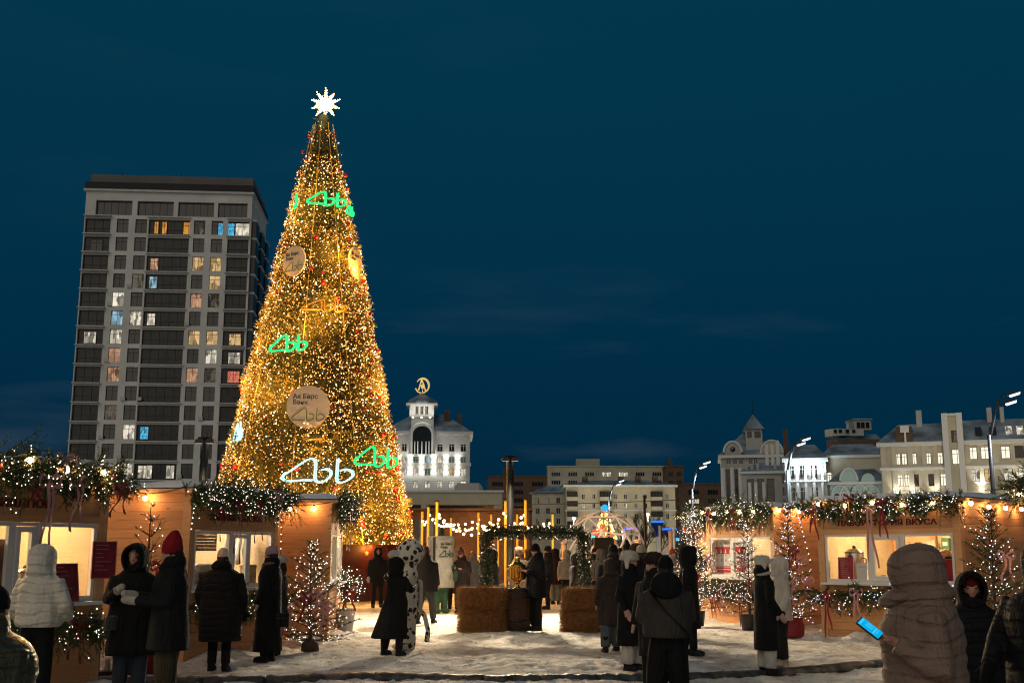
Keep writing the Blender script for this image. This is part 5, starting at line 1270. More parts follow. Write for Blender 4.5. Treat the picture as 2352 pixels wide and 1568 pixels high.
# ---------------------------------------------------------------- small lit firs and planters
def small_fir(label,loc_,h,r,seed,nb=260,dens=1.0,pot='red',bulb='bulb_w',cold=0,bare=.25,ribbons=3,name='lit_fir'):
    g=np.random.default_rng(seed); rnd=random.Random(seed)
    t=thing(name,label,'fir tree',loc_,0,'small lit firs between the stalls')
    ph=.10 if pot=='stump' else .34
    tk=[(0,0,.1),(rnd.uniform(-.02,.02),0,h*.5),(rnd.uniform(-.05,.05),rnd.uniform(-.03,.03),h)]
    MB().tube(tk,[.035,.022,.006],6).build('trunk',M['twig'],t)
    br=MB(); P=[];D=[];L=[];B=[]
    nw=int(11*dens)+3
    for k in range(nw):
        f=k/(nw-1); z=ph+.06+(h*.97-ph)*f
        ll=r*(1-f)**.85*(1.0)+.06
        for j in range(6):
            a=2*math.pi*(j+rnd.random()*.7)/6+k*1.1; el=rnd.uniform(-.05,.45)+f*.6; L0=ll*rnd.uniform(.65,1.15)
            d=np.array([math.cos(a)*math.cos(el),math.sin(a)*math.cos(el),math.sin(el)]); p0=np.array([0,0,z])
            tip=p0+d*L0; mid=p0+d*L0*.5-np.array([0,0,.03*L0])
            br.tube([p0,mid,tip],[.009,.006,.003],4)
            for s in np.linspace(.25,1,max(2,int(L0/.10))):
                q=p0+(tip-p0)*s
                if rnd.random()>bare*(.4+f*1.2):
                    for sg in (-1,1):
                        e=d*.7+sg*np.cross(d,[0,0,1])*.7+np.array([0,0,rnd.uniform(-.2,.25)]); P.append(q); D.append(e); L.append(.12*rnd.uniform(.7,1.4)*(1.1-s*.4))
                if rnd.random()<.8: B.append(q+np.array([rnd.gauss(0,.03),rnd.gauss(0,.03),rnd.gauss(0,.03)]))
    br.build('branches',M['twig'],t)
    if P:
        V,F=sprigs(np.array(P),np.array(D),np.array(L),18,.04,.006,seed,48,.003); stuff(obj('needles',npmesh('needles',V,F),M['needle'],t))
    B=np.array(B); 
    while len(B)<nb: B=np.concatenate([B,B+g.normal(0,.05,B.shape)])
    B=B[g.permutation(len(B))[:nb]]; 
    c=int(nb*(1-cold)); V,F=octas(B[:c],g.uniform(.0055,.0095,c)); stuff(obj('fairy_lights',npmesh('fairy_lights',V,F),M[bulb],t))
    if cold: V,F=octas(B[c:],g.uniform(.0065,.0105,nb-c)); stuff(obj('cold_fairy_lights',npmesh('cold_fairy_lights',V,F),M['bulb_b'],t))
    if pot=='red':
        pts=[(.20,0),(.24,.05),(.25,.20),(.21,.32),(.23,.36)]; MB().lathe(pts,18).build('pot',pm('red_sack',(.17,.012,.018),.7,bump=.4,bscale=14) if 'red_sack' not in bpy.data.materials else bpy.data.materials['red_sack'],t,True)
    elif pot=='black': MB().lathe([(.17,0),(.21,.30),(.22,.32)],16).build('pot',M['black_steel'],t,True)
    elif pot=='stump': MB().lathe([(.15,0),(.14,.12),(.05,.2)],14).build('base',M['twig'],t,True)
    elif pot=='white': MB().lathe([(.13,0),(.19,.48),(.20,.50)],16).build('pot',M['white_frame'],t,True)
    for i in range(ribbons):
        a=rnd.uniform(-2.6,-.5); z=h*rnd.uniform(.4,.75); rr=r*(1-z/h)*.9+.05
        bow(t,rr*math.cos(a),rr*math.sin(a),z,M['ribbon_red' if rnd.random()<.65 else 'ribbon_pink'],.38,1.1,seed+i)
    return t
def gp(px,py): p=gnd(px,py); return (p.x,p.y,0)
small_fir('lit twiggy fir with red bows before the plank end wall',(at(715,1400,19.2).x,19.2,0),1.70,.78,31,330,1.25,'stump',bare=.30,ribbons=4)
small_fir('bare-topped lit fir behind the couple by the end wall',(at(338,1400,15.6).x,15.6,0),2.22,.55,32,95,.7,'red',bare=.5,ribbons=2)
small_fir('dense lit fir at the left corner of the knitted-pattern stall',(at(1598,1400,25.6).x,25.6,0),2.45,.75,33,620,1.5,'black',cold=.15,bare=.5,ribbons=2)
small_fir('lit fir leaning over the knitted-pattern window',(at(1722,1400,24.2).x,24.2,0),2.15,.55,34,260,1.1,'black',cold=.1,bare=.35,ribbons=2)
small_fir('lit fir in a red sack between the two right stalls',(at(1818,1440,22.3).x,22.3,0),2.45,.60,35,330,1.2,'red',cold=.35,bare=.25,ribbons=4)
small_fir('dark green lit fir beside the end wall of the right stall',(at(2290,1440,16.2).x,16.2,0),2.15,.62,36,210,1.5,'black',cold=.25,bare=.12,ribbons=1)
small_fir('second lit fir by the farthest right stall',(at(1640,1400,27.4).x-.35,28.4,0),2.5,.6,38,300,1.2,'black',cold=.15,bare=.5,ribbons=1)
def planter(label,loc_,seed):
    g=np.random.default_rng(seed); t=thing('lit_planter',label,'planter',loc_,0)
    MB().lathe([(.14,0),(.20,.50),(.21,.52),(.18,.52),(.17,.46)],18,caps=False).build('pot',M['white_frame'],t,True); MB().lathe([(.19,.0),(.20,.03),(.0,.05)],16,(0,0,.455)).build('soil',M['twig'],t)
    d=unit(g.normal(size=(170,3))); P=np.array([0,0,.95])+d*.04; V,F=sprigs(P,d+np.array([0,0,.15]),g.uniform(.22,.40,170),24,.045,.006,seed,50,.003); stuff(obj('twigs',npmesh('twigs',V,F),M['needle'],t))
    MB().tube([(0,0,.46),(0,0,.98)],.016,6).build('stem',M['twig'],t)
    B=np.array([0,0,.95])+unit(g.normal(size=(190,3)))*g.uniform(.15,.40,(190,1)); V,F=octas(B,g.uniform(.007,.011,190)); stuff(obj('fairy_lights',npmesh('fairy_lights',V,F),M['bulb_w'],t))
    bow(t,.12,-.3,.85,M['ribbon_red'],.45,1.3,3)
planter('white planter with a ball of lit twigs at the stall corner',(at(789,1400,23.2).x+.1,22.8,0),41)
def lantern(label,loc_,h=.62,w=.24,rz=.3):
    t=thing('floor_lantern',label,'lantern',loc_,rz,'black floor lanterns')
    MB().box(-w/2,w/2,-w/2,w/2,.0,.03).build('base',M['black_steel'],t)
    for sx in (-1,1):
        for sy in (-1,1): MB().box(sx*w/2-.012*(sx+1),sx*w/2+.012*(1-sx),sy*w/2-.012*(sy+1),sy*w/2+.012*(1-sy),.03,h*.78).build('post',M['black_steel'],t)
    MB().add([(-w*.55,-w*.55,h*.78),(w*.55,-w*.55,h*.78),(w*.55,w*.55,h*.78),(-w*.55,w*.55,h*.78),(-w*.2,-w*.2,h*.95),(w*.2,-w*.2,h*.95),(w*.2,w*.2,h*.95),(-w*.2,w*.2,h*.95)],[(3,2,1,0),(4,5,6,7),(0,1,5,4),(1,2,6,5),(2,3,7,6),(3,0,4,7)]).build('roof',M['black_steel'],t)
    MB().tube([(.05*math.cos(a),0,h*.97+.05*math.sin(a)) for a in np.linspace(0,2*math.pi,14)],.006,5).build('ring',M['black_steel'],t)
    for r in (0,math.pi/2,math.pi,-math.pi/2):
        o=MB().quad((-w/2+.02,-w/2+.005,.035),(w/2-.02,-w/2+.005,.035),(w/2-.02,-w/2+.005,h*.77),(-w/2+.02,-w/2+.005,h*.77)).build('glass',M['shop_glass'],t); o.rotation_euler=(0,0,r)
    MB().lathe([(.035,0),(.035,.16),(.006,.165)],12,(0,0,.031)).build('candle',M['paper'],t)
lantern('black lantern with glass sides at the corner of the far left stall',gp(246,1545),.62,.26)
lantern('black lantern before the twiggy lit fir',gp(683,1470),.52,.20,.1)
# ---------------------------------------------------------------- square furniture
M['flood_lens']=em('flood_lens',(1,.92,.75),1.5,False)
def flood_pole(label,px,ytop,Y,energy):
    top=at(px,ytop,Y); t=thing('floodlight_pole',label,'light pole',(top.x,Y,0),0,'black floodlight poles')
    z=top.z; MB().tube([(0,0,0),(0,0,z-.02)],[.10,.095],12).build('pole',M['black_steel'],t,True)
    MB().box(-.17,.17,-.035,.035,z-.05,z).build('crossbar',M['black_steel'],t)
    MB().box(-.12,.12,-.12,.12,0,.03).build('base_plate',M['black_steel'],t)
    for s in (-1,1):
        h=MB().add([(s*.12-.11,-.10,z-.16),(s*.12+.11,-.10,z-.16),(s*.12+.11,.10,z-.10),(s*.12-.11,.10,z-.10),(s*.12-.09,-.08,z-.055),(s*.12+.09,-.08,z-.055),(s*.12+.09,.10,z-.055),(s*.12-.09,.10,z-.055)],[(3,2,1,0),(4,5,6,7),(0,1,5,4),(1,2,6,5),(2,3,7,6),(3,0,4,7)]).build('floodlight',M['black_steel'],t)
        MB().add([(s*.12-.09,-.088,z-.163),(s*.12+.09,-.088,z-.163),(s*.12+.09,.08,z-.111),(s*.12-.09,.08,z-.111)],[(3,2,1,0)]).build('lens',M['flood_lens'],h)
        spot('floodlight_beam',h,(s*.12,-.36,z-.24),energy,(1,.80,.53),R(150),(s*.35,-.75,-.62),.8,.12)
    return t
flood_pole('black floodlight pole rising behind the fir arch',1172,1045,30,2500)
flood_pole('black floodlight pole rising behind the left stalls',472,1003,26.5,1300)

# rubber cable ramp along the front of the square
def cable_ramp():
    px=[(205,1564),(330,1564),(470,1563),(610,1561),(740,1557),(860,1553),(990,1556),(1110,1560),(1240,1559),(1370,1557),(1500,1556),(1630,1553),(1750,1548),(1870,1538),(2000,1525),(2130,1521),(2260,1523),(2400,1528)]
    P=[gnd(*p) for p in px]; t=thing('cable_ramp','long black rubber cable ramp lying across the trodden snow','cable ramp',tuple(P[0]))
    m=pm('wet_rubber',(.016,.015,.014),.5,c2=(.12,.115,.105),vscale=6,bump=.5,bscale=30,detail=9)
    for i in range(len(P)-1):
        a=P[i]-P[0]; b=P[i+1]-P[0]; d=(b-a); L=d.length; d.normalize(); n=Vector((-d.y,d.x,0)); rs=[]
        for k in range(13):
            f=k/12; q=a+d*(L*.99*f+.004); w=.13+.05*float(vnoise(i*2.1+k*.5,3.3,8)); h=.045+.03*float(vnoise(i*3.7+k*.9,1.7,9))
            rs.append([q+n*(-w)+Vector((0,0,-.03)),q+n*(-w*.75)+Vector((0,0,h*.55)),q+n*(-.05)+Vector((0,0,h)),q+n*(.05)+Vector((0,0,h*.95)),q+n*(w*.8)+Vector((0,0,h*.4)),q+n*w+Vector((0,0,-.03))])
        MB().rings(rs).build('ramp_section',m,t,True)
cable_ramp()
def litter():
    g=np.random.default_rng(77); mb=MB()
    for k in range(420):
        x=g.uniform(-4.2,4.5); y=g.uniform(11,31); s=g.uniform(.012,.05); a=g.uniform(0,6.28); z=.02+.02*g.random()
        c,sn=math.cos(a)*s,math.sin(a)*s; e=g.uniform(.2,.6)
        mb.add([(x-c,y-sn,z),(x+sn*e,y-c*e,z+.006),(x+c,y+sn,z+.004),(x-sn*e,y+c*e,z+.008)],[(0,1,2,3)])
    o=mb.build('ground_litter',pm('dead_needles',(.06,.045,.03),.9)); tag(o,'dark bits of twig and grit scattered over the trodden snow','litter',kind='stuff')
litter()

# red octagonal screen round the tree foot
def tree_screen():
    t=thing('red_screen','dark red panelled screen with stars round the foot of the tall tree','screen',(TX0,TY,0))
    r=3.85; rd=pm('red_panel',(.060,.005,.007),.55,var=.3,vscale=1.5); st=pm('gold_star_print',(.55,.26,.08),.5); n=8
    for k in range(n):
        a=-math.pi/2+2*math.pi*k/n; w=r*math.tan(math.pi/n)*2-.02
        p=MB().box(-w/2,w/2,-.03,.03,.06,1.78).build('panel',rd,t,loc=(r*math.cos(a),r*math.sin(a),0),rz=a+math.pi/2)
        MB().box(-w/2-.02,w/2+.02,-.05,.05,1.78,1.84).build('top_rail',rd,p)
        for j in range(9):
            x=-w/2+.2+(w-.4)*((j*.37+k*.21)%1.0); z=.5+1.1*((j*.61+k*.13)%1.0); q=.05+.06*((j*.29)%1)
            star_orn(p,(x,-.034,z),q,st)
        for x in (-w/2+.06,): MB().box(x-.04,x+.04,-.055,-.032,.06,.34).build('bracket',st,p)
tree_screen()

# festoon canopy on yellow posts with pavilion behind
def canopy():
    ym=pm('yellow_post',(.80,.46,.05),.5,emit=(1,.50,.04),es=.32)  # bulb light falling on the posts is put in as emission
    posts=[(970,1174,52),(984,1164,50),(1004,1152,47),(1036,1188,58),(1099,1176,54),(1128,1180,56),(1144,1190,60),(1161,1150,47),(1188,1180,56),(1207,1148,46),(1269,1180,58)]
    names=['leftmost yellow festoon post, nearest to the tall tree','second yellow festoon post from the tall tree','tall yellow post left of the card costume, carrying the overhead cable','short yellow post right of the card costume',
     'yellow festoon post left of the leafy arch','slim yellow post just inside the left pillar of the leafy arch','low thin yellow post left of the floodlight pole','tall yellow post just left of the floodlight pole','yellow post just right of the floodlight pole','tallest yellow post at the right end of the front bulb run','lone yellow post over the leafy arch, left of the dome frame']
    tops=[]
    for i,(px,y,Y) in enumerate(posts):
        q=at(px,y,Y); t=thing('festoon_post',names[i],'post',(q.x,Y,0),0,'yellow festoon posts')
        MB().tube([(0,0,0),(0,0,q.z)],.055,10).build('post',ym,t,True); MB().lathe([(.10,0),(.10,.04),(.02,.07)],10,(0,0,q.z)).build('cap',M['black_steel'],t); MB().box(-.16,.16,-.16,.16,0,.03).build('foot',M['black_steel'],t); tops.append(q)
    def run(label,idx,nb,sag,dz=-.35):
        festoon(label,[tops[i]+Vector((0,0,dz)) for i in idx],nb,sag,.4,'festoon runs over the canopy',1.5)
    run('front run of large warm bulbs over the festoon canopy',(2,7,9),18,.95)
    run('second run of large warm bulbs over the festoon canopy',(0,1,4,5,8),16,.35,-.25)
    run('third run of large warm bulbs over the festoon canopy',(1,3,6,10),15,.35,-.2)
    run('cross run of large warm bulbs from the tall front post',(2,4,9),14,.5,-.45)
    run('back run of large warm bulbs over the festoon canopy',(3,5,8,10),16,.3,-.3)
    a=tops[2];b=tops[9]
    c=thing('overhead_cable','thin overhead cable running across above the festoon canopy','cable',tuple(at(905,1158,47)))
    A=at(905,1158,47); B=at(1660,1143,47); MB().tube([Vector((0,0,0)),(B-A)*.33+Vector((0,0,-.12)),(B-A)*.66+Vector((0,0,-.1)),B-A],.014,4).build('cable',M['grey_steel'],c)
    # pavilion
    Y=66; x0=at(945,1200,Y).x; x1=at(1216,1200,Y).x; W=x1-x0; H=at(1080,1172,Y).z
    t=thing('timber_pavilion','dark brown timber pavilion with glass front behind the festoon posts','pavilion',(x0,Y,0))
    br=pm('pavilion_brown',(.16,.075,.035),.8,var=.25,vscale=2); ops=[(.15+k*.62,.4,.54,H-.9) for k in range(3)]
    mb=MB(); wall_open(mb,W,H,ops,.12); shell(mb,W,4,H); mb.build('wall',br,t)
    for o in ops: window(t,*o,'s',M['frame_dark'],bars=(1,1),y=.08,fw=.04)
    MB().box(-.2,W+.2,-.3,4.2,H,H+.12).build('roof',br,t)
    for k in range(12): x=W*(.32+.66*k/12); MB().box(x,x+.05,-.02,-.002,.1,H-.1).build('batten',br,t)
    for k in range(3): x=W*(.42+.2*k); MB().box(x-.2,x+.2,-.14,-.004,1.55,1.61).build('strip_lamp',em('strip_lamp',(1,.72,.45),5) if k==0 else bpy.data.materials['strip_lamp'],t)
    spot('pavilion_light',t,(W*.55,-2.2,H+.3),180,(1,.55,.22),R(140),(0,.5,-1),.8,.2)
canopy()

# leaf-covered arch, straw bales, barrel, samovar
def leaf_arch():
    Y=24.6; a=at(1117,1260,Y).x; b=at(1341,1260,Y).x; H=at(1200,1222,Y).z
    t=thing('leafy_arch','square archway covered in dark artificial leaves behind barrel and bales','arch',((a+b)/2,Y,0)); w=(b-a)/2
    fr=MB(); fr.tube([(-w,0,0),(-w,0,H),(w,0,H),(w,0,0)],.03,6); fr.build('frame',M['black_steel'],t)
    g=np.random.default_rng(9); lm=pm('leaf_dark',(.035,.060,.022),.45,c2=(.018,.030,.012),vscale=7)
    for name,seg,n in (('left_pillar',((-w,0,0),(-w,0,H)),2600),('right_pillar',((w,0,0),(w,0,H)),2600),('lintel',((-w,0,H),(w,0,H)),2900)):
        s0=np.array(seg[0]);s1=np.array(seg[1]); f=g.random(n)[:,None]; c=s0+(s1-s0)*f; ax=unit((s1-s0)[None])
        off=g.normal(size=(n,3)); off-= (off*ax).sum(1,keepdims=True)*ax; off=unit(off)*(g.random((n,1))**.5*.16); P=c+off
        nrm=unit(off+g.normal(0,.08,(n,3))); u=unit(np.cross(nrm,g.normal(size=(n,3)))); v=np.cross(nrm,u); L=g.uniform(.035,.07,(n,1))
        V=np.stack([P-u*L*.5,P+v*L*.28+nrm*.01,P+u*L*.6,P-v*L*.28+nrm*.01],1).reshape(-1,3); F=np.arange(len(V)).reshape(-1,4)
        stuff(obj('leaves' ,npmesh('leaves',V,F),lm,t))
leaf_arch()
STRAW=pm('straw',(.34,.16,.045),.8,c2=(.20,.085,.022),vscale=18); STRAW_IN=pm('straw_core',(.16,.07,.02),.9,var=.35,vscale=12,bump=.8,bscale=40)
def bale(label,x,y,z,w,d,h,rz,seed):
    g=np.random.default_rng(seed); t=thing('straw_bale',label,'straw bale',(x,y,z),rz,'straw bales on the square')
    n=6; mb=MB(); rs=[]
    for k in range(9):
        f=k/8; zz=h*f; e=.04*(abs(2*f-1)**6); nn=28; ring=[]
        for i in range(nn):
            a=2*math.pi*i/nn; cx=math.copysign(abs(math.cos(a))**.5,math.cos(a)); cy=math.copysign(abs(math.sin(a))**.5,math.sin(a)); q=1+.03*math.sin(i*2.3+k*1.7+seed)
            ring.append((cx*(w/2-e-.02)*q,cy*(d/2-e-.02)*q,zz*.97+.01))
        rs.append(ring)
    mb.rings(rs).build('core',STRAW_IN,t,True)
    N=3600; face=g.integers(0,6,N); u=g.uniform(-1,1,(N,3)); P=u*np.array([w/2,d/2,h/2])
    ax=np.where(face<2,0,np.where(face<4,1,2)); sg=np.where(face%2==0,1,-1); hs=np.array([w/2,d/2,h/2])
    P[np.arange(N),ax]=sg*hs[ax]*g.uniform(.96,1.03,N); P*= (1.02-.10*(np.abs(u)**4).sum(1,keepdims=True)/2+.06*(g.random((N,1))-.5)); P[:,2]+=h/2; P[:,2]=np.clip(P[:,2],.01,h+.02)
    nrm=np.zeros((N,3)); nrm[np.arange(N),ax]=sg
    D=unit(g.normal(size=(N,3))*np.array([1.0,.7,.8])+nrm*.35); L=g.uniform(.05,.16,(N,1)); s=unit(np.cross(D,nrm+g.normal(0,.3,(N,3))))*.0022
    V=np.stack([P-s-D*L*.5,P+s-D*L*.5,P+s+D*L*.5+nrm*.012,P-s+D*L*.5+nrm*.012],1).reshape(-1,3); F=np.arange(len(V)).reshape(-1,4)
    stuff(obj('straw',npmesh('straw',V,F),STRAW,t))
    for yy in (-.22,.22): MB().tube([(w*yy*2*.5,-d/2-.01,.01),(w*yy,-d/2-.012,h),(w*yy,d/2+.012,h),(w*yy,d/2+.01,.01)],.005,4).build('twine',M['twig'],t)
hp=gnd(1106,1450); hw=103*hp.y/FPX; hh=98*hp.y/FPX/2
bale('lower straw bale of the stack left of the barrel',hp.x,hp.y+.25,-.02,hw,.5,hh,.04,1); bale('upper straw bale of the stack left of the barrel',hp.x+.01,hp.y+.26,hh-.02,hw*1.04,.5,hh,-.05,2)
hp=gnd(1341,1452); hw=96*hp.y/FPX
bale('lower straw bale of the stack right of the barrel',hp.x,hp.y+.28,-.02,hw*.98,.5,hh,-.12,3); bale('upper straw bale of the stack right of the barrel',hp.x+.02,hp.y+.3,hh-.02,hw*.94,.5,hh*.98,.10,4)
def loose_straw():
    g=np.random.default_rng(44); n=900; V=[]
    for c in (gnd(1106,1453),gnd(1341,1455)):
        P=np.stack([c.x+g.normal(0,.42,n//2),c.y+g.normal(-.02,.16,n//2),np.full(n//2,.025)+g.random(n//2)*.02],1); a=g.random(n//2)*3.14; D=np.stack([np.cos(a),np.sin(a),g.normal(0,.12,n//2)],1)*g.uniform(.03,.09,(n//2,1)); s=np.stack([-np.sin(a),np.cos(a),0*a],1)*.0022
        V.append(np.stack([P-s-D,P+s-D,P+s+D,P-s+D],1).reshape(-1,3))
    V=np.concatenate(V); o=obj('loose_straw',npmesh('loose_straw',V,np.arange(len(V)).reshape(-1,4)),STRAW); tag(o,'loose straw stalks strewn on the snow in front of the bales','straw',kind='stuff')
loose_straw()
def barrel_samovar():
    p=gnd(1189,1449); t=thing('wooden_barrel','old dark oak barrel standing between the straw bale stacks','barrel',(p.x,p.y+.28,0)); h=.86
    n=20; rad=lambda f:.255+.05*math.sin(math.pi*f)
    bw=wood_mat('barrel_oak',(.085,.040,.020),(.045,.020,.011),.6)
    for i in range(n):
        a0=2*math.pi*i/n+.006; a1=2*math.pi*(i+1)/n-.006; v=[];f=[]
        for k in range(9):
            q=k/8; r=rad(q); 
            for a,dr in ((a0,0),(a1,0)): v.append(((r)*math.cos(a),r*math.sin(a),h*q)); 
            for a in (a1,a0): v.append(((r-.025)*math.cos(a),(r-.025)*math.sin(a),h*q))
        for k in range(8):
            b=4*k
            for j in range(4): f.append((b+j,b+(j+1)%4,b+4+(j+1)%4,b+4+j))
        f.append((3,2,1,0)); f.append((32,33,34,35)); MB().add(v,f).build('stave',bw,t)
    for q in (.06,.24,.76,.94):
        r=rad(q)+.004; MB().lathe([(r-.004,h*q-.025),(r+.002,h*q-.022),(r+.003,h*q+.022),(r-.004,h*q+.025)],32,caps=False).build('hoop',M['black_steel'],t,True)
    MB().lathe([(.235,h-.05),(.235,h-.03),(.0,h-.028)],24).build('head',bw,t)
    s=thing('samovar','polished golden samovar standing on the oak barrel','samovar',(p.x+.0,p.y+.28,h-.028),0)
    br=pm('polished_brass',(.78,.46,.10),.16,metal=1.0)
    k=.68/.72
    MB().lathe([(.11,0),(.11,.02),(.06,.05),(.035,.09),(.05,.13),(.09,.17)],20).build('foot',br,s,True)
    rs=[]; prof=[(.10,.17),(.15,.20),(.165,.23),(.17,.45),(.165,.47)]
    for r,z in prof: rs.append([((r+(.006 if i%2 else -.006)*(1 if .21<z<.46 else 0))*math.cos(2*math.pi*i/48),(r+(.006 if i%2 else -.006)*(1 if .21<z<.46 else 0))*math.sin(2*math.pi*i/48),z) for i in range(48)])
    MB().rings(rs).build('body',br,s)
    MB().lathe([(.175,.47),(.19,.485),(.185,.50),(.14,.52),(.10,.55),(.09,.57)],24).build('crown',br,s,True)
    MB().lathe([(.055,.57),(.05,.62),(.07,.64),(.07,.66),(.045,.665)],16).build('chimney_cap',br,s,True)
    for sg in (-1,1): MB().tube([(sg*.165,0,.42),(sg*.215,0,.43),(sg*.225,0,.36),(sg*.17,0,.33)],.012,8).build('handle',br,s,True)
    MB().tube([(0,-.16,.24),(0,-.23,.235),(0,-.24,.20)],[.016,.014,.012],8).build('tap',br,s,True); MB().tube([(0,-.215,.235),(0,-.215,.29)],.008,6).build('tap_key',br,s)
barrel_samovar()

# geodesic frame and the fair beyond
def dome():
    Y=62; c=at(1386,1300,Y); r=190*Y/FPX/2*1.06; t=thing('geodesic_frame','bare geodesic dome frame of pale struts beyond the leafy arch','dome frame',(c.x,Y,0),.2)
    m=pm('pale_strut',(.80,.68,.58),.6); b=bmesh.new(); bmesh.ops.create_icosphere(b,subdivisions=2,radius=1.0)
    topz=at(1386,1172,Y).z; k=topz/1.55
    for e in b.edges:
        p,q=e.verts[0].co,e.verts[1].co
        if p.z<-.56 or q.z<-.56: continue
        f=lambda w: Vector((w.x*r,w.y*r,(w.z+.55)*k))
        MB().tube([f(p),f(q)],.045,6).build('strut',m,t)
    b.free()
    fl=thing('stage_steps','pinkish snow-dusted timber steps below the dome frame','steps',(at(1392,1330,52).x,52,0))
    for i in range(4): MB().box(-1.3+.1*i,1.3-.1*i,.35*i,.35*i+.36,.0,.13*(i+1)).build('step',pm('step_boards',(.55,.38,.32),.7,var=.2,vscale=3) if i==0 else bpy.data.materials['step_boards'],fl)
    spot('steps_light',fl,(0,-1.5,3.4),500,(1,.62,.42),R(120),(0,.6,-1),.8,.2)
    spot('dome_light',t,(-2.5,-7,3.6),800,(1,.78,.6),R(100),(.3,1,-.15),.8,.2)
dome()
def pale_post(label,px,y0,y1,Y,r,mat):
    q=at(px,y0,Y); t=thing('plain_post',label,'post',(q.x,Y,0),0,'plain posts by the dome frame'); MB().tube([(0,0,0),(0,0,q.z)],r,10).build('shaft',mat,t,True); MB().lathe([(r*1.3,0),(r*1.3,.05),(r*.3,.08)],10,(0,0,q.z)).build('cap',mat,t)
pm_post=pm('pale_post',(.60,.44,.34),.6)
pale_post('thick pale post in front of the dome frame',1395,1238,1320,48,.12,pm_post); pale_post('thick pale post inside the right of the dome frame',1464,1242,1300,52,.13,pm_post)
pale_post('left one of the pale post pair right of the dome frame',1540,1222,1305,52,.10,pm_post); pale_post('right one of the pale post pair right of the dome frame',1547,1214,1305,54,.06,M['trim_w'])
pale_post('slim grey post between dome frame and post pair',1515,1210,1300,56,.06,M['plaster_g']); pale_post('tall dark pole rising in front of the dome frame',1480,1141,1260,44,.05,M['black_steel'])
pale_post('slim grey post left of the farthest right stall',1578,1208,1290,56,.06,M['plaster_g']); pale_post('slim pale post behind the leafy arch',1296,1248,1290,46,.11,pm_post)
def speaker():
    Y=42; q=at(1387,1284,Y); t=thing('loudspeaker','tall black loudspeaker on a stand in front of the dome frame','loudspeaker',(q.x,Y,0)); z1=at(1387,1234,Y).z
    MB().bbox(-.36,.36,-.22,.22,q.z,z1,.03).build('cabinet',M['black_steel'],t); MB().box(-.32,.32,-.236,-.222,q.z+.05,z1-.05).build('grille',pm('speaker_grille',(.02,.02,.02),.9,bump=.5,bscale=90),t)
    MB().tube([(0,0,.1),(0,0,q.z)],.03,8).build('stand',M['black_steel'],t)
    for a in (0,2.1,4.2): MB().tube([(0,0,.5),(.5*math.cos(a),.5*math.sin(a),.02)],.02,6).build('leg',M['black_steel'],t)
speaker()
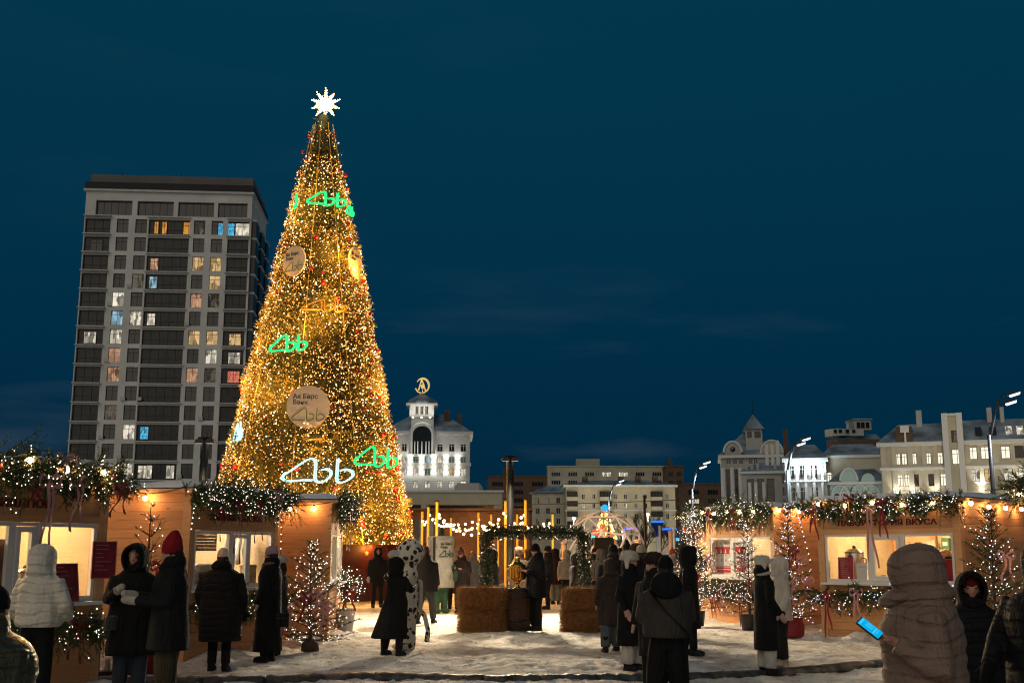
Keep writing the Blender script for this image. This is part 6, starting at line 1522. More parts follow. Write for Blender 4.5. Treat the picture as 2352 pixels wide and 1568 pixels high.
def fair():
    Y=150; b=at(1390,1230,Y); tp=at(1390,1172,Y); t=thing('small_lit_tree','small glowing orange cone tree with blue ball top seen through the dome frame','christmas tree',(b.x,Y,0))
    r=25*Y/FPX; z0=at(1390,1236,Y).z; MB().lathe([(r*.8,.0),(r*.86,z0),(r*.45,(z0+tp.z)/2),(.15,tp.z)],20).build('cone',pm('orange_cone',(.4,.12,.02),.6,emit=(1,.20,.02),es=.5,var=.0),t)
    g=np.random.default_rng(3); f=g.random(260); th=g.random(260)*6.28; z=z0+(tp.z-z0)*f; rr=r*.86*(1-f)+.25; V,F=octas(np.stack([rr*np.cos(th),rr*np.sin(th),z],1),g.uniform(.07,.14,260)); stuff(obj('lights',npmesh('lights',V,F),em('fair_bulb',(1,.62,.14),6,False),t))
    me=ico(.48,2); obj('ball',me,em('blue_ball',(.02,.32,.75),1.6,False),t,(0,0,tp.z+.35))
    def ring_ride(label,px,y,Y,rad,col):
        q=at(px,y,Y); t=thing('fair_ride',label,'fairground ride',(q.x,Y,0)); e=em('ride_%s'%label[:4],col,1.4,False)
        MB().lathe([(rad,q.z),(rad*1.02,q.z+.12),(rad,q.z+.2)],24,caps=False).build('light_ring',e,t); MB().lathe([(rad*.98,q.z+.02),(rad*.35,q.z-.9),(rad*.3,q.z-1.3)],20).build('canopy',pm('ride_canopy_%d'%px,tuple(c*.25 for c in col),.5),t)
        MB().tube([(0,0,0),(0,0,q.z-.8)],.18,10).build('column',M['trim_w'],t); MB().lathe([(rad*.9,0),(rad*.9,.3)],20).build('deck',M['grey_steel'],t)
    ring_ride('blue lit umbrella ride beyond the dome frame',1510,1200,110,.62,(.02,.20,1.0)); ring_ride('deep blue low ride right of the umbrella ride',1538,1217,120,.75,(.02,.18,.9))
    for i,(label,px,y,w,h,Y,c) in enumerate((('glowing red sign left of the small orange tree',1372,1222,22,9,120,(1,.03,.02)),('blue upright light strip right of the dome frame post',1435,1221,5,16,100,(.02,.15,1)),('purple light bar in the dome frame',1450,1213,26,4,110,(.25,.15,.8)),
         ('pale blue lit sign near the small orange tree',1362,1231,10,6,120,(.1,.5,1)),('bright blue strip light behind the leafy arch',1128+28,1247,4,12,70,(.03,.12,1)),('red lamp above the parked cars',1571,1212,6,10,100,(1,.05,.05)),('blue lamp low among the parked cars',1557,1238,9,7,100,(.05,.3,1)),('white and blue lamp by the crowd',1561,1283,9,8,60,(.5,.7,1)))):
        q=at(px,y,Y); k=Y/FPX; t=thing('light_sign',label,'light sign',(q.x,Y,0)); MB().bbox(-w*k/2,w*k/2,-.1,.1,q.z-h*k/2,q.z+h*k/2,.05).build('light_box',em('sign_light_%d'%i,c,2.2,False),t); MB().tube([(0,0.15,0),(0,.15,q.z)],.05,6).build('post',M['black_steel'],t)
    # globe lamps on white posts
    for i,(px,y,Y,en,l) in enumerate(((1318,1190,308,9000,'white globe lamp before the cream block left of the dome frame'),(1488,1181,308,9000,'white globe lamp among the bare trees right of the dome frame'),(1430,1218,90,200,'white globe lamp seen through the dome frame'),(1241,1179,390,12000,'small white lamp above the festoon canopy'),(2328,1126,150,9000,'cold lamp before the cream corner house ground floor'))):
        q=at(px,y,Y); t=thing('globe_lamp',l,'street lamp',(q.x,Y,0)); MB().tube([(0,0,0),(0,0,q.z-.2)],.05,8).build('post',M['trim_w'],t); g_=obj('globe',ico(.14,2),em('globe_%d'%i,(1,.93,.80),6),t,(0,0,q.z)); g_.scale=(Y/100,)*3; point('globe_light',t,(0,-.6,q.z),en,(1,.90,.68),.4); MB().lathe([(.07,q.z-.25),(.12,q.z-.2)],10).build('collar',M['black_steel'],t)
fair()

def car_proto():
    t=thing('parked_car','x','car',(0,0,0)); body=MB(); prof=[(-2.15,.38),(-2.2,.62),(-2.05,.88),(-1.3,.95),(-.75,1.42),(.55,1.45),(1.25,.98),(2.05,.86),(2.2,.60),(2.12,.36)]
    rs=[]
    for y,k in ((-.86,.9),(-.80,1.0),(.80,1.0),(.86,.9)): rs.append([(x,y if z<1.0 else y*.84,.36+(z-.36)*(1 if k==1 else .97)) for x,z in prof])
    body.rings(rs); body.build('body',pm('car_paint_dark',(.03,.032,.036),.3,spec=.6),t)
    for s in (-1,1):
        MB().add([(-1.12,s*.80,.98),(.98,s*.80,.98),(.48,s*.715,1.38),(-.70,s*.715,1.38)],[(0,1,2,3)] if s<0 else [(3,2,1,0)]).build('side_glass',M['dark_glass'],t)
        for x in (-1.35,1.35):
            w=MB(); w.rings([[(x+.32*math.cos(a),s*y,.32+.32*math.sin(a)) for a in np.linspace(0,2*math.pi,19)[:-1]] for y in (.68,.88)]); wo=w.build('wheel',pm('tyre',(.015,.015,.015),.9) if 'tyre' not in bpy.data.materials else bpy.data.materials['tyre'],t)
            MB().rings([[(x+.19*math.cos(a),s*y,.32+.19*math.sin(a)) for a in np.linspace(0,2*math.pi,13)[:-1]] for y in (.84,.89)]).build('rim',M['grey_steel'],wo)
        MB().box(2.02,2.2,s*.52-.16,s*.52+.16,.62,.74).build('headlight',M['white_frame'],t); MB().box(-2.2,-2.05,s*.58-.14,s*.58+.14,.66,.82).build('tail_light',M['red_ball'],t)
    MB().add([(-.72,-.62,1.455),(.52,-.62,1.475),(.52,.62,1.475),(-.72,.62,1.455),(-.6,-.5,1.53),(.4,-.5,1.54),(.4,.5,1.54),(-.6,.5,1.53)],[(0,1,5,4),(1,2,6,5),(2,3,7,6),(3,0,4,7),(4,5,6,7)]).build('roof_snow',M['fresh_snow'],t)
    return t
car=car_proto(); first=True
for px,Y,rz,l in ((1440,78,.1,'dark parked car seen through the left of the dome frame'),(1475,84,.25,'dark parked car seen through the right of the dome frame'),(1508,72,-.1,'dark snow-topped parked car right of the dome frame'),(1548,76,.15,'dark snow-topped parked car behind the post pair'),(1562,92,.0,'farther dark parked car behind the post pair'),(1420,100,.1,'far dark parked car behind the loudspeaker'),(1340,82,.2,'dark parked car behind the leafy arch')):
    c=car if first else copy_tree(car); first=False; c['label']=l; c['group']='parked cars'; c.location=(at(px,1290,Y).x,Y,0); c.rotation_euler=(0,0,rz)
for i,(px,Y,h,l) in enumerate(((1480,150,9.5,'bare tree before the right end of the cream apartment block'),(1512,140,8.5,'bare tree behind the umbrella ride'),(1436,165,8,'bare tree behind the dome frame top'),(1560,150,7,'bare tree left of the farthest right stall'),(1345,150,6,'bare tree left of the dome frame'),(1535,100,5.0,'thin bare tree among the parked cars'),
     (1840,150,10,'bare tree before the floodlit colonnade'),(1875,150,10.5,'bare tree beside the floodlit colonnade'),(1935,150,9,'bare tree before the mint arcade house'),(1992,150,9.5,'bare tree between mint house and corner house'),(2075,150,8.5,'bare shrub tree before the corner house left windows'),(2120,150,9,'bare shrub tree before the corner house middle windows'),(2165,150,8.5,'bare shrub tree before the corner house bay'),(1120,120,7.5,'small bare tree on the terrace above the canopy'))):
    bare_tree('bare_tree',l,(at(px,1200,Y).x,Y,0),h,100+i,.62,None,4,'bare winter trees')
# ---------------------------------------------------------------- people
CM={}
def cloth(name,c,rough,bump,bs,var,fold=.06):
    """woven or quilted cloth: fine weave over long hanging folds"""
    m=pm(name,c,rough,var=var,vscale=5,bump=bump,bscale=bs,spec=.2); t=m.node_tree; b=t.nodes['Principled BSDF']
    tc=t.nodes.new('ShaderNodeTexCoord'); mp=t.nodes.new('ShaderNodeMapping'); mp.inputs['Scale'].default_value=(9,9,2.2); t.links.new(tc.outputs['Object'],mp.inputs[0])
    n=t.nodes.new('ShaderNodeTexNoise'); n.inputs['Scale'].default_value=1.0; n.inputs['Detail'].default_value=3; n.inputs['Distortion'].default_value=1.2; t.links.new(mp.outputs[0],n.inputs['Vector'])
    bp=t.nodes.new('ShaderNodeBump'); bp.inputs['Strength'].default_value=.9; bp.inputs['Distance'].default_value=fold; t.links.new(n.outputs['Fac'],bp.inputs['Height'])
    old=[l for l in t.links if l.to_node==b and l.to_socket.name=='Normal']
    if old:
        fb=old[0].from_node; t.links.new(bp.outputs[0],fb.inputs['Normal'])
    else: t.links.new(bp.outputs[0],b.inputs['Normal'])
    return m
def quilt(c,rough=.7):
    """down-filled shell with stitched seams running round it"""
    k=('q',c)
    if k in CM: return CM[k]
    m=cloth('quilt_%d'%len(CM),c,rough,.3,60,.12,.028); t=m.node_tree; b=t.nodes['Principled BSDF']; tc=t.nodes.new('ShaderNodeTexCoord')
    nz=t.nodes.new('ShaderNodeTexNoise'); nz.inputs['Scale'].default_value=3.0; t.links.new(tc.outputs['Object'],nz.inputs['Vector'])
    mx=t.nodes.new('ShaderNodeMix'); mx.data_type='RGBA'; mx.inputs['Factor'].default_value=.12; t.links.new(tc.outputs['Object'],mx.inputs['A']); t.links.new(nz.outputs['Color'],mx.inputs['B'])
    w=t.nodes.new('ShaderNodeTexWave'); w.bands_direction='Z'; w.wave_profile='SIN'; w.inputs['Scale'].default_value=3.6; t.links.new(mx.outputs['Result'],w.inputs['Vector'])
    r=t.nodes.new('ShaderNodeValToRGB'); r.color_ramp.elements[0].position=0; r.color_ramp.elements[1].position=.5; t.links.new(w.outputs['Fac'],r.inputs[0])
    bp=t.nodes.new('ShaderNodeBump'); bp.inputs['Strength'].default_value=1; bp.inputs['Distance'].default_value=.011; t.links.new(r.outputs[0],bp.inputs['Height'])
    old=[l for l in t.links if l.to_node==b and l.to_socket.name=='Normal'][0]; src=old.from_socket; t.links.new(src,bp.inputs['Normal']); t.links.new(bp.outputs[0],b.inputs['Normal'])
    CM[k]=m; return m
def cmat(c,rough=.85,bump=.35,bs=70,var=.18):
    k=(c,rough,bump)
    if k not in CM: CM[k]=cloth('cloth_%d'%len(CM),c,rough,bump,bs,var)
    return CM[k]
SKIN=pm('skin',(.52,.27,.18),.55,var=.06,vscale=12); LIPS=pm('lips',(.33,.08,.07),.5); EYEM=pm('eye_dark',(.02,.015,.012),.2)
BLACK=(.010,.010,.011)
def soft(name,mb,mat,parent,vox=.02,it=4):
    o=mb.build(name,mat,parent,True)
    r=o.modifiers.new('remesh','REMESH'); r.mode='VOXEL'; r.voxel_size=vox; r.use_smooth_shade=True
    s=o.modifiers.new('smooth','SMOOTH'); s.factor=.5; s.iterations=it
    return o
def loft(mb,rings,n=28,fold=0.0,seed=0,puff=0.0,pl=.09):
    """rings: (z,rx,ry,cx,cy); folds deepen to the hem"""
    R_=[]; zt=rings[-1][0]; zb=rings[0][0]; out=[]
    for i in range(len(rings)-1):
        a=np.array(rings[i]); b=np.array(rings[i+1]); m=max(2,int(abs(b[0]-a[0])/.022))
        for k in range(m): out.append(a+(b-a)*k/m)
    out.append(np.array(rings[-1])); rs=[]
    for q in out:
        z=q[0]; f=(zt-z)/(zt-zb+1e-6); ring=[]
        pf=1+ (puff*abs(math.sin(math.pi*z/pl))-puff*.5 if puff else 0)
        for i in range(n):
            t=2*math.pi*i/n; w=1+fold*f*(math.sin(5*t+seed)+.6*math.sin(9*t+seed*2.1+z*2))
            ring.append((q[3]+q[1]*w*pf*math.cos(t),q[4]+q[2]*w*pf*math.sin(t),z))
        rs.append(ring)
    mb.rings(rs)
def rotz_pts(mb,start,a,c=(0,0),pitch=0,pz=1.5):
    ca,sa=math.cos(a),math.sin(a); cp,sp_=math.cos(pitch),math.sin(pitch)
    for i in range(start,len(mb.v)):
        x,y,z=mb.v[i]; y2=y*cp-(z-pz)*sp_; z2=pz+y*sp_+(z-pz)*cp
        mb.v[i]=(c[0]+(x-c[0])*ca-(y2-c[1])*sa, c[1]+(x-c[0])*sa+(y2-c[1])*ca, z2)
def head_pts(mb,yaw,pitch):
    s=len(mb.v)
    loft(mb,[(1.468,.020,.022,0,-.055),(1.478,.040,.046,0,-.040),(1.50,.054,.068,0,-.026),(1.535,.064,.084,0,-.012),(1.575,.071,.093,0,-.004),(1.615,.0745,.097,0,.002),(1.65,.069,.092,0,.006),(1.68,.052,.072,0,.008),(1.698,.022,.03,0,.008)],20)
    mb.cap((0,-.098,1.592),(0,-.113,1.556),.008,.0135,8); mb.ell((0,-.088,1.52),.024,.016,.010,8,6); mb.ell((0,-.072,1.482),.022,.02,.014,8,6)
    for sx in (-1,1): mb.ell((sx*.075,.008,1.565),.010,.022,.032,8,6); mb.ell((sx*.030,-.086,1.612),.024,.014,.008,8,5)
    rotz_pts(mb,s,yaw,(0,0),pitch)
    mb.cap((0,.02,1.36),(0,.004,1.50),.056,.050,10)
def hand_pts(mb,w,d,s,curl=.6):
    """palm, four unequal fingers and a side thumb from wrist w along d"""
    d=Vector(d).normalized(); up=Vector((0,0,1)) if abs(d.z)<.85 else Vector((0,-1,0))
    side=d.cross(up).normalized(); n=side.cross(d).normalized(); w=Vector(w)
    mb.cap(w,w+d*.03,.026,.028,8)
    for k in range(4): o=side*(k-1.5)*.019; mb.cap(w+d*.03+o*.8,w+d*.082+o,.013,.012,7)
    for k,L in enumerate((.062,.072,.068,.052)):
        o=side*(k-1.5)*.020; a=w+d*.085+o; b=a+(d*math.cos(curl*.6)-n*math.sin(curl*.6))*L*.55; c=b+(d*math.cos(curl*1.6)-n*math.sin(curl*1.6))*L*.5
        mb.cap(a,b,.0095,.009,7); mb.cap(b,c,.009,.0075,7)
    a=w+d*.028-side*.03*s; b=a+(d*.6-side*s*.7-n*.3).normalized()*.038; c=b+(d*.9-side*s*.25-n*.35).normalized()*.030
    mb.cap(a,b,.012,.0105,7); mb.cap(b,c,.0105,.008,7)
ARM_D=(((-.255,.03,1.10),(-.265,-.05,.86)),((.255,.03,1.10),(.265,-.05,.86)))
POCKET=(((-.30,.06,1.10),(-.235,-.13,.96)),((.30,.06,1.10),(.235,-.13,.96)))
PHONE=(((-.25,-.02,1.10),(-.09,-.28,1.20)),((.25,-.02,1.10),(.09,-.28,1.18)))
def person(label,x,y,h=1.70,face=0.0,coat=BLACK,hem=.55,w=.235,flare=1.0,puff=0.0,legs=BLACK,legw=.075,boots=BLACK,hat=None,hatc=BLACK,arms=ARM_D,yaw=0.0,pitch=0.0,
           hood=None,mitt=None,scarf=None,hair=None,detail=.02,feet=((-.10,0),(.10,0)),showface=False,lean=0.0,fold=.022,seed=0,z=0.0,shaft=.30,bare=False,depth=.70,coatrough=.85,collar=True,sweep=(0,0)):
    s=h/1.70; body=MB()
    head_pts(body,yaw,pitch)
    loft(body,[(.84,.12,.08,0,0),(1.0,.125,.08,0,0),(1.2,.135,.09,0,0),(1.33,.14,.075,0,.005),(1.41,.10,.07,0,.01)],16)
    for i,sx in enumerate((-1,1)):
        el,wr=arms[i]; sh=(sx*.145,.005,1.335); body.cap(sh,el,.042,.034,8); body.cap(el,wr,.033,.026,8)
        dd=Vector(wr)-Vector(el)
        if bare: hand_pts(body,wr,dd,sx)
        else: body.cap(wr,Vector(wr)+dd.normalized()*.09,.03,.022,8)
        fx,fy=feet[i]; body.cap((sx*.09,0,.86),(sx*.09+(fx-sx*.09)*.45,fy*.45-.015,.48),.075,.05,8); body.cap((sx*.09+(fx-sx*.09)*.45,fy*.45-.015,.48),(fx,fy,.08),.05,.034,8); body.cap((fx,fy+.02,.045),(fx,fy-.13,.035),.038,.028,8)
    p=soft('person',body,SKIN,None,.011 if bare else .016,2); p.location=(x,y,z); p.rotation_euler=(lean,0,face); p.scale=(s,s,s); tag(p,label,'person')
    # trousers
    lg=MB(); loft(lg,[(.80,.155,.115,0,0),(.90,.165,.12,0,0),(1.02,.155,.11,0,0)],18)
    for i,sx in enumerate((-1,1)):
        fx,fy=feet[i]; kx=sx*.09+(fx-sx*.09)*.5; ky=fy*.5-.02
        lg.tube([(sx*.085,0,.90),(sx*.09,0,.72),(kx,ky,.48),(kx+(fx-kx)*.5,ky+(fy-ky)*.5,.28),(fx,fy,.10)],[.095,legw+.018,legw,legw*.94,legw*.9],12)
    soft('trousers',lg,cmat(legs),p,detail,3)
    for i,sx in enumerate((-1,1)):
        fx,fy=feet[i]; b=MB(); b.tube([(fx,fy+.01,.02),(fx,fy+.01,.10),(fx,fy+.01,shaft)],[.058,.056,.060 if shaft<.2 else .066],12); b.ell((fx,fy-.06,.045),.048,.13,.05,12,7); b.box(fx-.045,fx+.045,fy-.17,fy+.065,.0,.03)
        soft('boot',b,cmat(boots,.5,.1),p,.016,2)
    # coat
    c=MB(); tz=1.46
    hw=w*flare; n1=max(hem,.02)
    if hem<.9: rr=[(n1,hw,hw*depth*1.05,sweep[0],sweep[1]),(.95,w*(1+(flare-1)*.35),w*depth,0,0),(1.10,w*.95,w*depth*.95,0,0),(1.26,w,w*depth,0,-.005),(1.36,w*.92,w*depth*.85,0,.0),(1.42,w*.62,w*depth*.72,0,.01),(1.47,.095,.095,0,.012)]
    else: rr=[(n1,hw*.94,hw*depth,0,0),(n1+.06,hw,hw*depth*1.06,0,0),(1.15,w*1.0,w*depth*1.02,0,0),(1.27,w,w*depth,0,-.005),(1.36,w*.92,w*depth*.85,0,0),(1.42,w*.62,w*depth*.72,0,.01),(1.47,.095,.095,0,.012)]
    loft(c,rr,30,fold,seed,puff)
    for i,sx in enumerate((-1,1)):
        el,wr=arms[i]; el=Vector(el); wr=Vector(wr); sh=Vector((sx*w*.78,.005,1.365)); pts=[];rad=[]
        m=14
        for k in range(m+1):
            f=k/m
            q=sh.lerp(el,f*2) if f<.5 else el.lerp(wr,f*2-1); pts.append(q); r0=.078-.024*f
            rad.append(r0*(1+(puff*1.1*abs(math.sin(k*1.25)) if puff else .035*math.sin(k*1.9+seed))))
        c.tube(pts,rad,12)
    if collar: c.lathe([(.10,1.41),(.122,1.455),(.122,1.515),(.112,1.555),(.09,1.565)],18,(0,.022,0))
    co=soft('coat',c,quilt(coat,min(coatrough,.7)) if puff else cmat(coat,coatrough),p,detail,3)
    # headwear
    def on_head(mb,name,mat,v=.014,it=2,start=0):
        rotz_pts(mb,0,yaw,(0,0),pitch); return soft(name,mb,mat,p,v,it)
    if hair is None and hat in ('beanie','tall','bobble','fur','cap'): hair=(.035,.022,.015)
    if hair:
        hb=MB(); hb.ell((0,.022,1.60),.088,.10,.105,14,9); hb.cap((0,.06,1.55),(0,.07,1.40),.075,.05,10); on_head(hb,'hair',cmat(hair,.6),.014)
    if hat=='beanie':
        hb=MB(); loft(hb,[(1.595,.086,.108,0,.010),(1.64,.090,.112,0,.010),(1.655,.084,.106,0,.010),(1.70,.074,.094,0,.012),(1.735,.045,.058,0,.014),(1.745,.012,.016,0,.014)],20); on_head(hb,'hat',cmat(hatc,.9,.5,160))
    elif hat=='tall':
        hb=MB(); loft(hb,[(1.59,.088,.110,0,.010),(1.64,.092,.114,0,.012),(1.70,.084,.104,0,.02),(1.76,.062,.078,0,.035),(1.81,.036,.044,0,.05),(1.825,.01,.012,0,.052)],20); on_head(hb,'hat',cmat(hatc,.9,.5,160))
    elif hat=='bobble':
        hb=MB(); loft(hb,[(1.595,.088,.110,0,.010),(1.66,.090,.110,0,.010),(1.71,.070,.090,0,.012),(1.74,.03,.04,0,.014)],20); hb.ell((0,.015,1.765),.038,.038,.036,10,7); on_head(hb,'hat',cmat(hatc,.9,.5,160))
    elif hat=='fur':
        hb=MB(); loft(hb,[(1.60,.112,.135,0,.012),(1.63,.125,.146,0,.012),(1.69,.118,.138,0,.012),(1.735,.085,.10,0,.012),(1.75,.03,.035,0,.012)],22)
        for sx in (-1,1): hb.cap((sx*.095,.01,1.61),(sx*.098,.005,1.50),.040,.034,10)
        o=on_head(hb,'hat',cmat(hatc,.95,.6,60)); fur(p,yaw,pitch,hatc,seed)
    elif hat=='cap':
        hb=MB(); loft(hb,[(1.585,.090,.112,0,.012),(1.64,.102,.124,0,.014),(1.70,.108,.128,0,.02),(1.735,.07,.085,0,.02)],20)
        for sx in (-1,1): hb.cap((sx*.088,.02,1.60),(sx*.092,.03,1.50),.034,.024,10)
        hb.add([(-.08,-.09,1.62),(.08,-.09,1.62),(.06,-.155,1.66),(-.06,-.155,1.66),(-.08,-.09,1.645),(.08,-.09,1.645),(.06,-.155,1.685),(-.06,-.155,1.685)],[(3,2,1,0),(4,5,6,7),(0,1,5,4),(1,2,6,5),(2,3,7,6),(3,0,4,7)]); on_head(hb,'hat',cmat(hatc,.9,.3))
    if hood=='up':
        hb=MB(); n=26; rs=[]
        prof=[(-.145,.075,.085),(-.135,.118,.130),(-.10,.128,.142),(-.04,.134,.150),(.03,.136,.150),(.09,.120,.136),(.135,.080,.10),(.155,.02,.03)]
        # open-fronted hood: outer and inner sheets sweeping over the head from the face rim to the nape
        def sheet_(k,rev):
            out=[]
            for yy,rx,rz_ in prof:
                rx*=k; rz_*=k; ring=[]
                for i in range(n):
                    a=2*math.pi*i/n; zc=1.595+(-.022 if math.sin(a)<0 else 0)
                    ring.append((rx*math.cos(a),yy,zc+rz_*math.sin(a)*(1.12 if math.sin(a)<0 else 1)))
                out.append(ring)
            return out
        A=sheet_(1.0,0); B=sheet_(.80,1)
        hb.rings(list(reversed(B[:-1]))+A,caps=True); 
        rotz_pts(hb,0,yaw,(0,0),pitch); o=soft('hood',hb,cmat(hatc if hat is None else coat,.9),p,.013,3)
    elif hood=='back' :
        hb=MB(); hb.ell((0,.07,1.475),.155,.115,.095,18,9); soft('hood',hb,cmat(coat,.9),p,.016,3)
    elif hood=='full':   # closed puffer hood seen from behind or the side
        hb=MB(); loft(hb,[(1.40,.12,.13,0,.02),(1.44,.145,.160,0,.018),(1.50,.128,.148,0,.012),(1.56,.134,.158,0,.012),(1.62,.138,.160,0,.014),(1.67,.130,.150,0,.016),(1.715,.10,.118,0,.018),(1.74,.05,.06,0,.02),(1.748,.015,.02,0,.02)],26,.01,seed,puff*.6,.075); rotz_pts(hb,0,yaw,(0,0),pitch); soft('hood',hb,quilt(coat,min(coatrough,.7)) if puff else cmat(coat,coatrough),p,detail*.8,2)
    if scarf:
        hb=MB(); hb.tube([(.098*math.cos(a),.012+.095*math.sin(a),1.465+.012*math.sin(2*a)) for a in np.linspace(0,2*math.pi,20)],.036,10); hb.cap((.03,-.10,1.45),(.05,-.14,1.25),.035,.03,8); soft('scarf',hb,cmat(scarf,.95,.6,90),p,.016,2)
    if mitt:
        for i in (0,1):
            if mitt[i] is None: continue
            el,wr=arms[i]; wr=Vector(wr); d=(wr-Vector(el)).normalized(); sd=d.cross(Vector((0,0,1)))
            sd=sd.normalized() if sd.length>.1 else Vector((1,0,0)); hb=MB(); hb.cap(wr-d*.03,wr+d*.03,.046,.044,12); hb.cap(wr+d*.03,wr+d*.125,.050,.040,12); hb.cap(wr+d*.03+sd*.03,wr+d*.075+sd*.068,.022,.018,10); soft('mitten',hb,cmat(mitt[i],.95,.6,110),p,.011,2)
    if showface:
        for sx in (-1,1):
            e=MB(); e.ell((sx*.030,-.086,1.594),.0125,.008,.0065,10,6); rotz_pts(e,0,yaw,(0,0),pitch); e.build('eye',EYEM,p,True)
            e=MB(); e.tube([(sx*.014,-.094,1.618),(sx*.030,-.092,1.624),(sx*.046,-.084,1.616)],[.003,.004,.002],6); rotz_pts(e,0,yaw,(0,0),pitch); e.build('eyebrow',cmat((.05,.03,.02)),p,True)
        e=MB(); e.ell((0,-.0985,1.522),.022,.008,.0075,12,6); rotz_pts(e,0,yaw,(0,0),pitch); e.build('lips',LIPS,p,True)
    return p
def fur(p,yaw,pitch,c,seed,n=900):
    g=np.random.default_rng(seed+5); a=g.random(n)*2*np.pi; b=np.arcsin(g.uniform(-.25,1,n)); nr=np.stack([np.cos(a)*np.cos(b),np.sin(a)*np.cos(b),np.sin(b)],1)
    P=np.array([0,.012,1.635])+nr*np.array([.122,.142,.105]); D=unit(nr+g.normal(0,.4,(n,3))); s=unit(np.cross(D,g.normal(size=(n,3))))*.003
    V=np.stack([P-s,P+s,P+D*.024],1).reshape(-1,3); m=MB(); m.v=[tuple(q) for q in V]; rotz_pts(m,0,yaw,(0,0),pitch)
    stuff(obj('fur',npmesh('fur',np.array(m.v),np.arange(len(V)).reshape(-1,3)),cmat(c,.95,.6),p))
def X(px,Y): return at(px,1300,Y).x
def bag(label,x,y,z,w,h,d,c,rz=0,strap=.3,name='handbag'):
    t=thing(name,label,'bag',(x,y,z),rz); MB().bbox(-w/2,w/2,-d/2,d/2,0,h,.02).build('body',cmat(c,.45,.1),t)
    MB().tube([(-w*.35,0,h-.01),(-w*.3,0,h+strap*.8),(0,0,h+strap),(w*.3,0,h+strap*.8),(w*.35,0,h-.01)],.008,6).build('strap',cmat(c,.45,.1),t,True); MB().box(-w/2+.01,w/2-.01,-d/2-.006,-d/2-.001,h*.6,h*.64).build('clasp',M['grey_steel'],t)
PI=math.pi
# ---- left
person('person from behind in cream hooded down jacket and black trousers at the far left stall',X(98,11.6),11.6,1.64,PI-.25,(.76,.68,.55),.90,.245,1.02,.05,detail=.017,hood='full',arms=(((-.31,.0,1.12),(-.24,-.16,.98)),((.31,.02,1.10),(.33,-.14,.93))),seed=1,depth=.78)
person('smiling person in black fur-edged hood and dark coat with white mitten raised',X(312,12.6),12.6,1.66,.25,BLACK,.52,.25,1.12,0,(.035,.045,.06),.09,hood='up',hatc=BLACK,hair=(.04,.025,.015),showface=True,yaw=-.35,pitch=.12,arms=(((-.27,-.05,1.12),(-.16,-.26,1.22)),((.27,-.02,1.10),(.12,-.26,1.12))),mitt=((.55,.50,.44),(.5,.46,.42)),seed=2)
person('person in pointed red knit hat and black coat turned to the left',X(396,11.9),11.9,1.70,-PI/2+.35,(.012,.012,.013),.62,.27,1.10,0,(.055,.043,.026),.115,hat='tall',hatc=(.30,.012,.02),yaw=.1,pitch=.15,arms=(((-.22,-.05,1.10),(-.10,-.34,1.16)),((.27,-.04,1.10),(.12,-.34,1.12))),mitt=((.60,.52,.44),(.60,.52,.44)),scarf=(.014,.013,.013),seed=3,detail=.018)
person('stout person from behind in long black down coat and cream beanie',X(512,16.0),16.0,1.62,PI,(.011,.011,.012),.42,.30,1.02,.035,hat='beanie',hatc=(.78,.64,.48),hood='back',seed=4,depth=.82,arms=(((-.33,.03,1.08),(-.33,-.05,.84)),((.33,.03,1.08),(.30,-.10,.86))),mitt=(BLACK,BLACK))
person('person in lilac knit hat and ankle-length black coat, profile to the left',X(622,17.3),17.3,1.66,-PI/2-.3,BLACK,.16,.235,1.18,0,hat='beanie',hatc=(.36,.26,.29),scarf=(.16,.13,.11),seed=5,arms=ARM_D)
bag('small black handbag held beside the long black coat',X(652,17.1),17.1,.52,.20,.20,.08,BLACK,.3)
person('person with pale fluffy hat half hidden behind the lilac hat',X(641,18.4),18.4,1.52,-PI/2,(.03,.025,.024),.5,.23,1.0,0,hat='fur',hatc=(.55,.47,.40),seed=6)
bag('grey shoulder bag hanging at the hip of the smiling person in the fur-edged hood',X(272,12.45),12.45,.78,.24,.15,.08,(.09,.09,.088),.9,.16)
person('person cut off by the left edge in shiny dark olive jacket',X(-6,5.9),5.9,1.40,PI-.5,(.060,.062,.036),.50,.30,1.12,.05,(.02,.02,.02),hat='beanie',hatc=BLACK,detail=.012,seed=8,depth=.9,coatrough=.32,fold=.05)
# ---- middle
person('person in black with hood walking by the red screen',X(868,34),34,1.72,.2,BLACK,.72,.245,1.0,0,hood='up',hatc=BLACK,feet=((-.13,-.12),(.12,.16)),arms=ARM_D,mitt=((.55,.45,.38),None),seed=9,detail=.026)
person('person from behind in flared ankle-length black coat hugging the spotted costume',X(911,18.4),18.4,1.49,PI-.7,BLACK,.30,.215,1.75,0,hood='full',seed=10,arms=(((-.26,-.12,1.15),(-.12,-.33,1.2)),((.26,-.12,1.15),(.14,-.33,1.2))),feet=((-.16,.06),(.16,.12)),fold=.03,sweep=(.06,.10))
person('person in dark jacket and jeans behind the spotted costume',X(980,26.4),26.4,1.70,PI-.3,(.013,.013,.015),.70,.26,1.05,0,(.035,.035,.04),.085,hat='beanie',hatc=(.08,.03,.02),seed=11,feet=((-.12,-.15),(.14,.2)),detail=.024)
person('person in dark coat and brown bobble hat looking down at a phone',X(1060,31),31,1.66,-.3,(.022,.015,.014),.52,.245,1.05,0,hat='bobble',hatc=(.12,.04,.035),pitch=.35,arms=PHONE,seed=12,detail=.026)
person('person in pale furry jacket behind the bobble hat',X(1042,33),33,1.66,PI,(.45,.36,.24),.7,.25,1.0,.02,hood='full',seed=13,detail=.028)
person('person in long grey-blue coat behind the left bale stack',X(1087,33.5),33.5,1.64,PI-.2,(.18,.19,.18),.45,.24,1.05,0,hair=(.35,.12,.06),seed=14,detail=.028)
